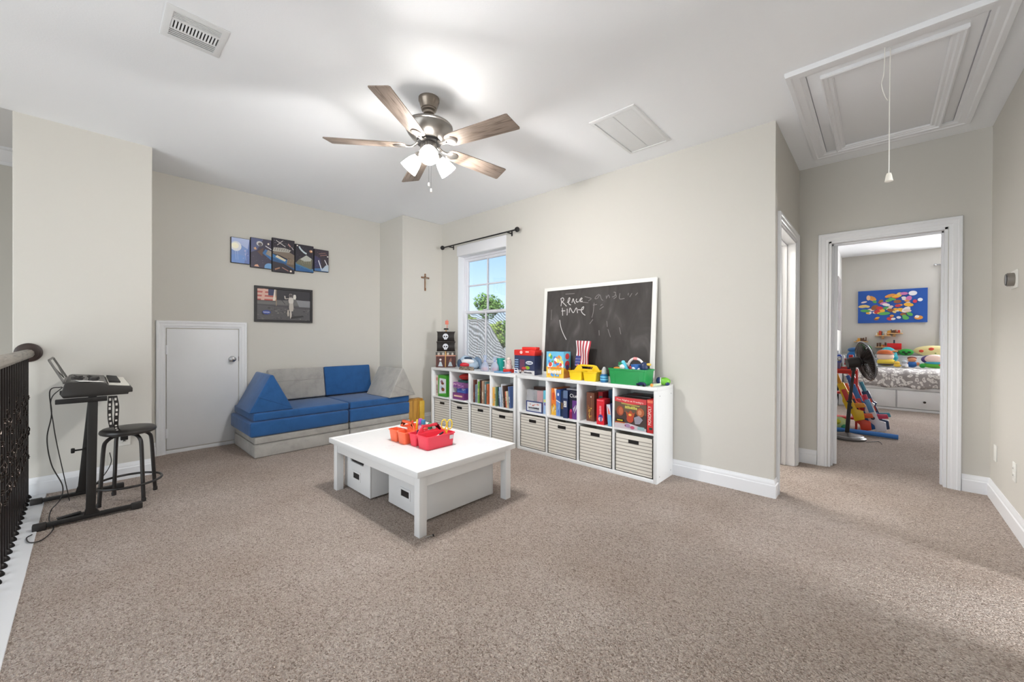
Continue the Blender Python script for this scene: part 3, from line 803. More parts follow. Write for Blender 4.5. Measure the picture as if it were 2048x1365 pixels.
t = thing('framed_picture', 'black framed moon landing picture with astronaut and flag', 'picture', (1.5655, YB, 1.526))
pw, ph = 0.612, 0.402
MB().sweep([(-pw/2, -ph/2), (-pw/2, ph/2), (pw/2, ph/2), (pw/2, -ph/2)], [(0, 0), (0, 0.024), (-0.024, 0.024), (-0.026, 0.015), (-0.026, 0)], lambda u, v, w: (u, -w, v), closed=True).build('frame', mat('black_frame', (42, 40, 42), 0.5), t, smooth=25)
a = Art((-pw/2+0.025, -0.012, -ph/2+0.025), (pw-0.05, 0, 0), (0, 0, ph-0.05), (0, -1, 0))
a.rect(0, 0, 1, 1, (92, 90, 92)); a.rect(0, .66, 1, 1, (54, 52, 58))
a.poly([(0, .62), (.3, .66), (.45, .64), (.7, .70), (1, .66), (1, .5), (0, .5)], (112, 110, 110)); a.poly([(.72, .68), (1, .68), (1, .46), (.78, .46)], (138, 138, 142))
a.poly([(0, .5), (1, .44), (1, .38), (0, .46)], (80, 78, 82))
r = random.Random(11)
for i in range(70):
    u, v = r.uniform(0, .97), r.uniform(0, .42); a.disc(u, v, r.uniform(.008, .03), r.uniform(.006, .018), r.choice([(70, 68, 70), (112, 108, 108), (60, 58, 60), (130, 126, 124)]), 6)
a.rect(.0, .62, .34, .985, (196, 150, 140))
for i in range(6): a.rect(0, .62+i*.061, .34, .65+i*.061, (178, 70, 62) if i % 2 == 0 else (214, 186, 170))
a.rect(.19, .78, .33, .985, (54, 60, 92)); a.poly([(.06, .62), (.1, .985), (.14, .985), (.12, .62)], (214, 170, 156)); a.poly([(.27, .62), (.3, .985), (.32, .985), (.32, .62)], (222, 210, 196))
a.line([(.335, .985), (.335, .46)], .01, (170, 150, 120))
for (u0, v0, u1, v1, cc) in ((.56, .56, .66, .75, (206, 200, 194)), (.57, .75, .64, .88, (150, 144, 142)), (.65, .70, .71, .86, (222, 218, 210)), (.57, .30, .66, .56, (186, 178, 170)), (.585, .05, .625, .32, (200, 192, 184)), (.535, .13, .575, .34, (190, 182, 172))):
    a.poly([(u0+.01, v0), (u1-.01, v0), (u1, (v0+v1)/2), (u1-.01, v1), (u0+.01, v1), (u0, (v0+v1)/2)], cc)
a.disc(.605, .815, .03, .05, (84, 78, 78)); a.line([(.56, .72), (.50, .70), (.49, .80)], .025, (180, 174, 168)); a.line([(.42, .68), (.50, .52)], .012, (60, 58, 60)); a.poly([(.6, .05), (.86, .12), (.84, .17), (.62, .12)], (56, 54, 56))
a.disc(.16, .235, .075, .07, (60, 78, 150)); a.text('NASA', .105, .21, .05, (214, 218, 236), width=.11)
a.build('printed_art', t)
MB().box((-pw/2+0.02, -0.012, -ph/2+0.02), (pw/2-0.02, -0.002, ph/2-0.02)).build('backing', CANV, t)

# ------------------------------------------------------------------ crucifix
t = thing('crucifix', 'small wooden crucifix with metal figure on the corner wall', 'crucifix', (3.113, YC, 1.90))
CW = wood_material('crucifix_wood', (92, 58, 34), (140, 96, 62), 2, 3)
MB().box((-0.010, -0.012, -0.113), (0.010, 0, 0.117)).box((-0.063, -0.0115, 0.052), (0.063, 0, 0.074)).build('cross', CW, t, bevel=0.002)
FG = mat('pewter_figure', (176, 166, 152), 0.35, 0.6)
fg = MB()
fg.tube([(0, -0.017, 0.055), (0, -0.019, 0.02), (0.003, -0.018, -0.01), (0, -0.018, -0.055), (0.001, -0.015, -0.075)], lambda k: 0.0085-0.004*k, 8)
fg.ball((0.002, -0.021, 0.070), (0.0075, 0.007, 0.010), 10)
for s in (-1, 1): fg.tube([(s*0.005, -0.017, 0.052), (s*0.026, -0.016, 0.060), (s*0.052, -0.014, 0.066)], lambda k: 0.0045-0.0015*k, 6)
fg.build('figure', FG, t)
MB().box((-0.008, -0.0145, 0.092), (0.008, -0.0115, 0.104)).build('scroll_plate', FG, t, bevel=0.001)

# ------------------------------------------------------------------ curtain rod
t = thing('curtain_rod', 'thin black curtain rod with round finials above the window', 'curtain rod', (3.31, 0, 2.383))
MB().cyl((0, 3.045, 0), (0, 4.345, 0), 0.0085, 12).build('rod', BLACK, t)
for y, s in ((4.345, 1), (3.045, -1)):
    MB().lathe([(0.010, 0), (0.012, 0.012), (0.026, 0.026), (0.030, 0.040), (0.026, 0.054), (0.012, 0.062), (0, 0.064)], 16, (0, y, 0), M=Matrix.Rotation(-s*PI/2, 4, 'X')).build('finial', BLACK, t)
for y in (4.245, 3.16):
    MB().box((0.0, y-0.006, -0.012), (XC-3.31, y+0.006, 0.0)).box((XC-3.31-0.005, y-0.010, -0.035), (XC-3.31, y+0.010, 0.025)).build('bracket', BLACK, t, bevel=0.001)

# ------------------------------------------------------------------ chalkboard leaning on the wall
SHZ = 0.765
cb_ = thing('chalkboard', 'large white framed chalkboard with chalk writing leaning on the wall', 'chalkboard', (3.30, 2.025, SHZ))
lean = math.atan2(0.065, 0.92)
cb_.rotation_euler = (0, lean, 0)
CBW, CBH = 1.232, 0.925
toC = lambda u, v, w: (-w, u, v)
MB().sweep([(-CBW/2, 0), (-CBW/2, CBH), (CBW/2, CBH), (CBW/2, 0)], [(0, -0.012), (0, 0.012), (-0.036, 0.012), (-0.036, -0.012), (0, -0.012)], toC, closed=True).build('frame', mat('chalk_frame_white', (230, 229, 224), 0.45), cb_, bevel=0.001, smooth=25)
def chalk_material():
    m_, n, b = _new('dusty_chalkboard')
    co = _coord(n, (3, 3, 1.2))
    nz = n.nodes.new('ShaderNodeTexNoise'); nz.inputs['Scale'].default_value = 2.2; nz.inputs['Detail'].default_value = 7; nz.inputs['Distortion'].default_value = 1.0
    n.links.new(co, nz.inputs['Vector'])
    n.links.new(ramp(n, nz.outputs['Fac'], [(0.35, (52, 47, 45)), (0.6, (66, 62, 60)), (0.8, (92, 88, 86))]), b.inputs['Base Color'])
    b.inputs['Roughness'].default_value = 0.7
    return m_
MB().box((0.004, -CBW/2+0.03, 0.03), (-0.004, CBW/2-0.03, CBH-0.03)).build('slate', chalk_material(), cb_, smooth=0)
# chalk strokes, taken from their pixels and laid on the leaning slate
def on_slate(u, v):
    q = Matrix.Rotation(lean, 4, 'Y')
    n_ = q @ Vector((-1, 0, 0)); p0 = Vector((3.30, 2.025, SHZ)) + n_*0.0047
    r_ = ray(u, v); t_ = (p0-_O).dot(n_)/r_.dot(n_)
    w_ = _O+r_*t_
    l_ = q.inverted() @ (w_-Vector((3.30, 2.025, SHZ)))
    return l_
CH1 = mat('chalk_white', (196, 194, 192), 0.95); CH2 = mat('chalk_faint', (122, 119, 117), 0.95)
z2p = lambda x, y: (1085+x/8.715, 560+y/8.715)
strokes1 = [[(320,325),(330,390),(322,460)], [(320,330),(355,316),(372,345),(350,380),(328,390)], [(345,388),(385,425),(420,462)],
    [(430,398),(465,372),(478,322),(462,318),(446,370),(465,425),(495,438)], [(512,400),(536,330),(548,375),(572,418)], [(598,330),(585,362),(600,388),(630,380)], [(640,372),(690,330),(676,318),(650,352),(668,376),(700,372)],
    [(345,490),(350,560),(352,625)], [(330,545),(395,540)], [(430,505),(432,570),(428,620)], [(465,575),(482,492),(535,575),(590,490),(612,580)], [(620,522),(700,520),(718,470),(690,490),(676,540),(700,585),(745,620)],
    [(300,700),(322,830),(362,940),(415,1045)]]
strokes2 = [[(735,292),(800,310),(850,330),(795,372)], [(985,250),(935,290),(915,330),(960,320),(1000,262),(1025,335),(1055,362)], [(1110,275),(1115,330)], [(1122,310),(1150,265),(1170,315)], [(1215,300),(1260,280),(1275,225),(1240,215)], [(1240,330),(1285,300),(1280,260)], [(1350,235),(1345,330),(1430,325)], [(1490,270),(1500,230)], [(1520,300),(1560,235)], [(1620,270),(1660,225)],
    [(900,400),(885,560),(860,660)], [(880,440),(950,430)], [(995,515),(1065,465)], [(1010,450),(1045,425)], [(1140,860),(1185,1000)], [(1340,830),(1365,950)], [(400,250),(560,240)], [(640,385),(800,400)], [(985,880),(990,970)], [(820,770),(880,690)], [(160,520),(150,700)], [(1120,720),(1130,820)]]
def strokes(name, ss, w, mt):
    for s in ss:
        p = catmull([on_slate(*z2p(*q)) for q in s], 5) if len(s) > 2 else [on_slate(*z2p(*q)) for q in s]
        mb = MB(); vs = []; fs = []
        for i, q in enumerate(p):
            d = p[min(i+1, len(p)-1)]-p[max(i-1, 0)]; n_ = Vector((0, -d.z, d.y)).normalized()*w
            vs += [(-0.0050, q.y+n_.y, q.z+n_.z), (-0.0050, q.y-n_.y, q.z-n_.z)]
            if i: fs.append((2*i-2, 2*i-1, 2*i+1, 2*i))
        mb.add(vs, fs).build(name, mt, cb_, smooth=0)
strokes('chalk_stroke', strokes1, 0.0042, CH1)
strokes('faded_chalk_stroke', strokes2, 0.0034, CH2)
# ------------------------------------------------------------------ cube shelves
SX, SD = 3.055, 0.33      # front plane, depth
def cube_shelf(label, yc, L=1.49):
    t = thing('cube_shelf', label, 'shelf', (SX, yc, 0), 0, 'white eight cube shelves along the window wall')
    P = 0.030; pn = 0.016; h = SHZ
    MB().box((0, -L/2, h-P), (SD, L/2, h)).build('top_panel', WHITE, t, bevel=0.0015)
    MB().box((0, -L/2+P, 0), (SD, L/2-P, P)).build('bottom_panel', WHITE, t, bevel=0.0015)
    for s in (-1, 1):
        sp = MB().box((0, s*L/2, 0), (SD, s*(L/2-P), h-P)).build('side_panel', WHITE, t, bevel=0.0015)
        for (x, z) in ((0.05, h-0.07), (SD-0.05, h-0.07), (0.05, 0.05), (SD-0.05, 0.05)):
            MB().cyl((x, s*(L/2-0.001), z), (x, s*(L/2+0.001), z), 0.005, 8).build('screw_cap', mat('screw_grey', (150, 150, 150), 0.4), sp)
    cw = (L-2*P-3*pn)/4; ys = []
    for k in range(1, 4):
        y = -L/2+P+k*cw+(k-1)*pn
        MB().box((0.002, y, P), (SD-0.01, y+pn, h-P)).build('divider', WHITE, t, bevel=0.001)
    for k in range(4):
        y = -L/2+P+k*(cw+pn)
        MB().box((0.003, y, 0.388-pn/2), (SD-0.01, y+cw, 0.388+pn/2)).build('shelf_board', WHITE, t, bevel=0.001)
        ys.append(yc+y+cw/2)
    MB().box((SD-0.008, -L/2+P, P), (SD-0.002, L/2-P, h-P)).build('back_panel', WHITE, t)
    return ys, cw
YR_c, CW_ = cube_shelf('white eight cube shelf with the chalkboard standing on it', 2.020)
YL_c, _ = cube_shelf('white eight cube shelf below the window with the toy ship', 3.535)
ZB = 0.3965   # floor of upper cubes
# ------------------------------------------------------------------ striped fabric bins
BINM = mat('striped_bin_fabric', (228, 223, 213), 0.9, bump=(400, 0.2, 0.001)); BSTR = mat('bin_stripe', (158, 152, 143), 0.9)
def fabric_bin(label, y, dx=0.0, sag=0.0, hh=0.325, rz=0.0):
    t = thing('fabric_bin', label, 'storage bin', (SX+0.012+dx, y, 0.031), rz, 'striped fabric bins in the lower cubes')
    w = CW_-0.018; d = 0.29; n = 8
    mb = MB()
    front = []; back = []
    for i in range(n+1):
        u = i/n; yy = -w/2+w*u; z = hh-sag*math.sin(PI*u)*0.5
        front.append((yy, z))
    # shell with a sagging front rim
    poly = [(-w/2, 0), (w/2, 0)]+list(reversed(front))
    mb.prism(poly, 0.0, 0.006, lambda a, b, c: (c, a, b))
    mb.prism([(-w/2, 0), (w/2, 0), (w/2, hh), (-w/2, hh)], d-0.006, d, lambda a, b, c: (c, a, b))
    mb.box((0, -w/2, 0), (d, -w/2+0.006, hh)).box((0, w/2-0.006, 0), (d, w/2, hh)).box((0, -w/2, 0), (d, w/2, 0.006))
    b = mb.build('bin_body', BINM, t)
    st = MB()
    k = 0
    z = 0.02
    while z < hh-0.02:
        f = (z/hh)**3*sag*0.5
        q = [(-w/2+w*i/n, z-f*math.sin(PI*i/n)) for i in range(n+1)]
        st.prism(q+[(a, c+0.0065) for a, c in reversed(q)], -0.0012, 0.001, lambda a, c_, w_: (w_, a, c_))
        z += 0.0285
    so = st.build('stripe', BSTR, b); so['kind'] = 'stuff'
    MB().box((-0.003, -0.045, hh-0.065-sag*0.4), (0.001, 0.045, hh-0.036-sag*0.4)).build('handle_slot', BLACK, t)
    return t
nm = ['nearest the open end', 'second from the open end', 'third from the open end', 'beside the other shelf']
lab_r = ['striped beige fabric bin under the boxed jump scare game', 'striped beige fabric bin under the red game boxes', 'striped beige fabric bin under the navy and purple game boxes', 'striped beige fabric bin under the blue edged card pouch']
lab_l = ['striped beige fabric bin under the leaning thin books', 'striped beige fabric bin under the upright thin books', 'striped beige fabric bin with sagging rim under the purple boxes', 'striped beige fabric bin under the green box in the end cube']
for i, y in enumerate(YR_c): fabric_bin(lab_r[i], y, 0.0, (0, 0.0, 0.012, 0)[i], (0.318, 0.318, 0.33, 0.33)[i])
for i, y in enumerate(YL_c): fabric_bin(lab_l[i], y, (0.0, 0.012, 0.0, 0.014)[i], (0.02, 0, 0.03, 0)[i], (0.325, 0.335, 0.335, 0.335)[i])

# ------------------------------------------------------------------ boxes and books in the cubes
def carton(name, label, cat, loc, dim, col, rz=0.0, front=None, side=None, top=None, rough=0.4, tilt=0.0, group=None, bevel=0.0015):
    """dim=(depth x, width y, height z); loc = middle of the front bottom edge; front face looks to -X; side face looks to -Y"""
    t = thing(name, label, cat, loc, 0, group)
    t.rotation_euler = (tilt, 0, rz); t.location.z += abs(math.sin(tilt))*dim[1]/2
    d, w, h = dim
    body = MB().box((0, -w/2, 0), (d, w/2, h)).build('carton', mat('carton_%d_%d_%d' % col, col, rough), t, bevel=bevel)
    if front:
        a = Art((0, w/2, 0), (0, -w, 0), (0, 0, h), (-1, 0, 0)); front(a); a.build('printed_front', t)
    if side:
        a = Art((0, -w/2, 0), (d, 0, 0), (0, 0, h), (0, -1, 0)); side(a); a.build('printed_side', t)
    if top:
        a = Art((0, w/2, h), (0, -w, 0), (d, 0, 0), (0, 0, 1)); top(a); a.build('printed_top', t)
    return t
def cell(px0, px1, x=SX+0.02):
    a, b = atx(px0, 800, x).y, atx(px1, 800, x).y
    return (a+b)/2, abs(a-b)
# right shelf, end cube: jump scare board game and red spine game
def fn_(a):
    a.rect(0, 0, 1, 1, (74, 58, 54)); a.poly([(0, .55), (1, .5), (1, .82), (0, .86)], (104, 84, 66))
    a.poly([(0, 1), (1, 1), (1, .84), (.55, .80), (0, .86)], (206, 62, 66)); a.text("Five Nights at Freddy's", .06, .885, .07, (248, 236, 226), width=.84, rot=-.05)
    a.poly([(.2, .83), (.8, .78), (.78, .75), (.22, .79)], (176, 160, 80)); a.squig(.33, .66, .10, (206, 200, 96), width=.42, rot=-.03)
    a.disc(.18, .56, .12, .16, (156, 78, 52)); a.disc(.20, .56, .07, .12, (196, 104, 70)); a.disc(.82, .58, .12, .14, (176, 96, 60)); a.disc(.80, .58, .06, .08, (206, 140, 100))
    a.poly([(.36, .58), (.44, .52), (.52, .62), (.60, .52), (.66, .58), (.62, .40), (.40, .40)], (176, 78, 46)); a.disc(.50, .34, .11, .12, (186, 70, 44)); a.disc(.5, .47, .05, .04, (236, 180, 80))
    a.poly([(.62, .4), (.78, .48), (.9, .36), (.8, .22), (.66, .2)], (150, 146, 158)); a.poly([(0, 0), (1, 0), (1, .10), (.45, .2), (0, .16)], (206, 196, 202))
    a.rect(.05, .22, .30, .31, (22, 18, 14)); a.squig(.08, .24, .05, (240, 214, 60), width=.19); a.rect(.02, .175, .34, .205, (206, 104, 50)); a.rect(.74, .04, .95, .14, (150, 186, 190)); a.disc(.42, .12, .09, .06, (170, 140, 176)); a.disc(.58, .08, .07, .05, (196, 90, 120)); a.disc(.36, .11, .02, .02, (150, 40, 50))
y, w = cell(1231, 1294); carton('board_game', 'large boxed jump scare board game with red title band', 'board game', (SX+0.012, y, ZB), (0.28, w, 0.262), (70, 52, 48), front=fn_)
def mono(a):
    a.rect(0, 0, 1, 1, (206, 44, 46)); a.rect(0, 0, 1, .10, (190, 36, 40));
    vs = 'MONOPOLY'
    a.text(vs, .70, .24, .10, (244, 238, 230), width=3.1, rot=PI/2); a.rect(.35, .10, .9, .17, (40, 60, 50)); a.rect(.05, .9, .95, .98, (232, 120, 90))
y, w = cell(1296, 1308); carton('board_game', 'red board game box with tall white lettering down its spine', 'board game', (SX+0.004, y, ZB), (0.28, w, 0.268), (196, 44, 46), front=mono)
t = carton('magazine', 'dark booklet lying on the boxed jump scare game', 'magazine', (SX+0.07, YR_c[0]+0.0, ZB+0.2645), (0.20, 0.24, 0.012), (52, 46, 48), top=lambda a: a.rect(.1, .1, .5, .8, (120, 60, 56)).blobs(4, 8, [(60, 70, 110), (140, 120, 110)], r=(.03, .08)))
# third cube
def brown(a):
    a.rect(0, 0, 1, 1, (112, 66, 48)); a.rect(.62, .05, .72, .95, (136, 86, 62)); a.blobs(21, 14, [(196, 146, 60), (214, 176, 90), (160, 100, 50)], .2, .1, .62, .55, (.06, .12), .3); a.disc(.6, .85, .08, .03, (214, 200, 190))
y, w = 1.925, 0.08; carton('board_game', 'brown game box with gold emblem in the third cube', 'board game', (SX+0.07, y, ZB), (0.24, w, 0.262), (104, 60, 44), front=brown)
carton('board_game', 'dark red game box squeezed behind the bright red one', 'board game', (SX+0.13, 1.857, ZB), (0.18, 0.045, 0.268), (150, 26, 34), front=lambda a: a.rect(0, 0, 1, 1, (160, 26, 34)).rect(.2, .62, 1, .86, (40, 96, 92)))
def redb(a):
    a.rect(0, 0, 1, 1, (214, 28, 46)); a.squig(.62, .40, .10, (240, 150, 160), width=1.1, rot=PI/2); a.disc(.55, .30, .30, .10, (90, 90, 170)); a.disc(.55, .22, .32, .09, (236, 190, 200)); a.squig(.72, .13, .1, (60, 50, 120), width=.9, rot=PI/2); a.rect(.1, .93, .9, .98, (240, 96, 110))
y, w = 1.784, 0.072; carton('board_game', 'bright red slim game box pulled forward in the third cube', 'board game', (SX+0.006, y, ZB), (0.115, w, 0.222), (206, 26, 44), front=redb, rz=math.radians(3))
carton('board_game', 'dark blue game box at the back of the third cube', 'board game', (SX+0.215, 1.772, ZB), (0.09, 0.10, 0.285), (36, 78, 104), front=lambda a: a.rect(0, 0, 1, 1, (36, 78, 104)).rect(.5, 0, 1, .9, (60, 24, 34)))
def ltb(a):
    a.rect(0, 0, 1, 1, (116, 176, 214)); a.poly([(0, .55), (1, .50), (1, 1), (0, 1)], (206, 208, 222)); a.poly([(.2, .95), (.8, .66), (.9, .55), (.3, .55)], (226, 96, 96)); a.poly([(.4, .7), (.8, .6), (.7, .54)], (246, 170, 90))
y, w = cell(1212, 1222); carton('picture_book', 'light blue book leaning beside the bright red game', 'book', (SX+0.002, 1.689, ZB), (0.20, 0.035, 0.186), (60, 60, 110), front=ltb, tilt=math.radians(-5))
# second cube
def orng(a):
    a.rect(0, 0, 1, 1, (232, 124, 40)); a.poly([(0, 0), (1, 0), (1, .3), (.5, .42), (0, .3)], (236, 180, 50)); a.poly([(.55, 1), (1, 1), (1, .5)], (244, 226, 206)); a.squig(.55, .56, .1, (206, 60, 50), width=1.2, rot=PI/2); a.blobs(8, 7, [(90, 60, 40), (250, 214, 120), (224, 220, 214)], .2, .15, .8, .4, (.08, .14), .4)
y, w = 2.338, 0.064; carton('board_game', 'orange game box at the divider beside the blue wave box', 'board game', (SX+0.07, y, ZB), (0.23, w, 0.262), (220, 116, 40), front=orng)
def blw(a):
    a.rect(0, 0, 1, 1, (60, 92, 160)); a.poly([(0, .62), (1, .54), (1, .5), (0, .58)], (236, 236, 240)); a.poly([(0, 0), (1, 0), (1, .5), (0, .58)], (112, 150, 206)); a.disc(.5, .82, .22, .06, (226, 232, 244)); a.blobs(9, 6, [(80, 110, 200), (160, 190, 230), (70, 90, 190)], .2, .05, .8, .45, (.08, .16), .3)
y, w = 2.276, 0.050; carton('board_game', 'blue game box with white wave in the second cube', 'board game', (SX+0.055, y, ZB), (0.24, w, 0.256), (52, 84, 150), front=blw)
carton('board_game', 'dark navy box with brown picture band on its spine', 'board game', (SX+0.06, 2.2265, ZB), (0.24, 0.040, 0.245), (24, 40, 72), front=lambda a: a.rect(0, 0, 1, 1, (26, 44, 78)).rect(.0, .3, 1, .55, (110, 86, 60)))
def cl1(a):
    a.rect(0, 0, 1, 1, (40, 54, 96)); a.rect(.0, .72, 1, 1, (96, 116, 150)); a.rect(.1, .40, .75, .62, (232, 232, 230)); a.text('Clue', .62, .43, .1, (30, 34, 50), width=1.3, rot=PI/2)
y, w = 2.166, 0.050; carton('board_game', 'navy game box with white spine label', 'board game', (SX+0.02, y, ZB), (0.26, w, 0.262), (34, 46, 84), front=cl1)
def cl2(a):
    a.rect(0, 0, 1, 1, (28, 30, 48)); a.text('Clue', .05, .78, .13, (240, 240, 240), width=.86); a.rect(.36, 0, 1, .68, (104, 60, 136)); a.poly([(.44, .38), (.9, .58), (.95, .44), (.6, .2)], (200, 190, 214)); a.line([(.5, .2), (.9, .6)], .05, (60, 30, 70)); a.rect(0, 0, .34, .3, (140, 30, 80)); a.disc(.2, .3, .12, .06, (206, 60, 110))
y, w = 2.085, 0.092; carton('board_game', 'dark game box with white title and purple lower half', 'board game', (SX+0.035, y, ZB), (0.24, w, 0.258), (30, 32, 50), front=cl2)
carton('booklet', 'grey booklet lying across the tops of the navy game boxes', 'book', (SX+0.075, cell(1124, 1152)[0], ZB+0.263), (0.2, 0.13, 0.012), (196, 196, 200))
# first cube
t = thing('card_pouch', 'clear blue edged zip pouch with white label card', 'pouch', (SX+0.045, cell(1050, 1082)[0], ZB))
w = cell(1050, 1082)[1]
CLEAR = mat('clear_vinyl', (236, 240, 246), 0.15, alpha=0.25)
MB().box((0, -w/2, 0), (0.045, w/2, 0.225)).build('vinyl_sleeve', CLEAR, t, bevel=0.006)
MB().sweep([(-w/2, 0.0), (-w/2, 0.112), (w/2, 0.112), (w/2, 0.0)], [(0, -0.003), (0, 0.003), (-0.010, 0.003), (-0.010, -0.003), (0, -0.003)], lambda u, v, q: (-0.004-q, u, v), closed=True).build('blue_binding', mat('navy_binding', (58, 70, 122), 0.7), t)
a = Art((-0.002, w/2-0.008, 0.01), (0, -(w-0.016), 0), (0, 0, 0.094), (-1, 0, 0)); a.rect(0, 0, 1, 1, (226, 228, 232)); a.blobs(5, 9, [(206, 120, 110), (196, 150, 130), (220, 170, 160)], .12, .6, .9, .8, (.04, .07)); a.squig(.12, .26, .2, (50, 50, 60), width=.74); a.rect(.12, .12, .85, .16, (150, 150, 156)); a.build('label_card', t)
carton('card_box', 'small red card box standing behind the clear pouch', 'box', (SX+0.10, cell(1063, 1078)[0], ZB), (0.09, 0.085, 0.212), (206, 70, 70), front=lambda a: a.blobs(3, 10, [(236, 130, 120), (224, 200, 190)], .1, .1, .9, .5, (.06, .1)))
carton('card_box', 'dark game box at the back of the pouch cube', 'box', (SX+0.205, 2.61, ZB), (0.09, 0.20, 0.235), (70, 46, 40))
def ltblue(a):
    a.rect(0, 0, 1, 1, (104, 190, 212)); a.rect(0, 0, 1, .48, (160, 190, 226)); a.rect(.1, .5, .9, .62, (226, 220, 130)); a.disc(.5, .42, .3, .06, (130, 110, 170))
y, w = 2.432, 0.048; carton('board_game', 'slim sky blue box against the divider beside the pouch', 'board game', (SX+0.05, y, ZB), (0.24, w, 0.232), (104, 180, 206), front=ltblue)

# left shelf: book cubes
def thin_book(label, y, dx, h, wdt, col, col2, tilt=0.0, group=None, d=0.21):
    t = thing('picture_book', label, 'book', (SX+dx, y, ZB), 0, group)
    t.rotation_euler = (math.radians(tilt), 0, 0); t.location.z += abs(math.sin(math.radians(tilt)))*wdt/2
    MB().box((0, -wdt/2, 0), (d, wdt/2, h)).build('cover', mat('book_%d_%d_%d' % col, col, 0.5), t, bevel=0.0012)
    MB().box((0.004, -wdt/2+0.002, 0.003), (d+0.001, wdt/2-0.002, h+0.0004)).build('pages', mat('book_pages', (226, 220, 204), 0.9), t)
    a = Art((0, wdt/2, 0), (0, -wdt, 0), (0, 0, h), (-1, 0, 0)); rr = random.Random(int(h*1e4)+col[0])
    v0 = rr.uniform(.1, .5); a.rect(.15, v0, .85, v0+rr.uniform(.2, .4), col2); a.rect(.3, v0+.05, .7, v0+.15, col)
    a.build('printed_spine', t)
cols = [((96, 52, 44), (150, 100, 80)), ((120, 140, 156), (150, 170, 190)), ((206, 206, 212), (180, 182, 190)), ((120, 166, 78), (206, 200, 110)), ((60, 46, 44), (110, 90, 80)), ((196, 120, 72), (226, 190, 150)), ((176, 150, 130), (226, 214, 196)), ((90, 120, 120), (190, 200, 200)), ((206, 112, 70), (150, 90, 70))]
cn = ['brown', 'grey blue', 'pale grey', 'green', 'dark', 'orange', 'tan', 'teal grey', 'rust orange']
hs = [0.265, 0.21, 0.272, 0.25, 0.268, 0.258, 0.262, 0.255, 0.23]
pxs = [950, 953, 956, 959, 962, 965, 968, 972, 975]
for k, ((c1, c2), n_, h_, px) in enumerate(zip(cols, cn, hs, pxs)):
    y = atx(px, 800, SX+0.04).y
    thin_book('thin %s book upright in the row of nine books' % n_, y, 0.02+0.008*(k % 3), h_, 0.021, c1, c2, group='upright picture books')
cols = [((232, 176, 84), (150, 190, 190)), ((226, 210, 150), (190, 150, 70)), ((90, 120, 90), (60, 110, 130)), ((50, 70, 110), (110, 150, 170)), ((176, 196, 214), (226, 230, 236)), ((202, 204, 212), (160, 160, 170)), ((74, 54, 46), (140, 120, 90)), ((226, 130, 100), (240, 214, 190)), ((214, 206, 180), (170, 190, 150)), ((86, 110, 160), (200, 206, 220))]
cn = ['yellow orange', 'cream', 'dark green', 'navy', 'pale blue', 'light grey', 'dark brown', 'coral', 'sand coloured', 'denim blue']
hs = [0.205, 0.21, 0.215, 0.212, 0.215, 0.25, 0.235, 0.175, 0.18, 0.232]
yo = [0.150, 0.128, 0.106, 0.060, 0.034, 0.006, -0.022, -0.048, -0.074, -0.100]
tl = [0, 0, 0, -3, -4, -5, -5, -5, -6, -6]
for k, ((c1, c2), n_, h_) in enumerate(zip(cols, cn, hs)):
    thin_book('thin %s book among the leaning books by the shelf joint' % n_, YL_c[0]+yo[k], 0.02+0.008*(k % 2), h_, 0.018, c1, c2, tl[k], group='leaning picture books')
# second cube from the far end: stack of boxes
yb = cell(908, 931, SX+0.05)[0]; 
carton('game_box', 'purple box at the bottom of the stack in the cube', 'box', (SX+0.03, yb, ZB), (0.23, 0.215, 0.078), (120, 56, 116), front=lambda a: a.rect(0, 0, 1, 1, (124, 60, 120)).rect(.1, .4, .85, .66, (226, 170, 160)).squig(.14, .43, .2, (250, 226, 190), width=.66))
carton('game_box', 'blue box second from the bottom of the stack', 'box', (SX+0.06, yb-0.02, ZB+0.0785), (0.2, 0.17, 0.062), (66, 76, 160), front=lambda a: a.rect(0, 0, 1, 1, (70, 84, 170)).blobs(6, 7, [(170, 180, 214), (200, 190, 206)], .1, .5, .9, .9, (.05, .08), 2).rect(.1, .1, .9, .4, (90, 120, 190)))
carton('game_box', 'mauve patterned box above the blue box in the stack', 'box', (SX+0.035, yb+0.005, ZB+0.141), (0.22, 0.20, 0.066), (150, 96, 150), front=lambda a: a.rect(0, 0, 1, 1, (150, 96, 156)).blobs(7, 14, [(206, 160, 206), (120, 70, 130), (226, 180, 196)], .05, .1, .95, .9, (.05, .1), 2))
carton('game_box', 'dark green tin near the top of the stack', 'box', (SX+0.06, yb-0.03, ZB+0.2075), (0.18, 0.15, 0.024), (44, 84, 84))
t = thing('red_pouch', 'red padded pouch on top of the stacked boxes', 'pouch', (SX+0.14, yb-0.02, ZB+0.232))
MB().ball((0, 0, 0.040), (0.09, 0.09, 0.040), 20).build('pouch_body', mat('red_fabric', (196, 52, 44), 0.7), t)
MB().tube([(0.09*math.cos(k*PI/12), 0.09*math.sin(k*PI/12), 0.040) for k in range(24)], 0.003, 6, closed=True).build('zip_piping', mat('dark_red_piping', (130, 26, 26), 0.6), t)
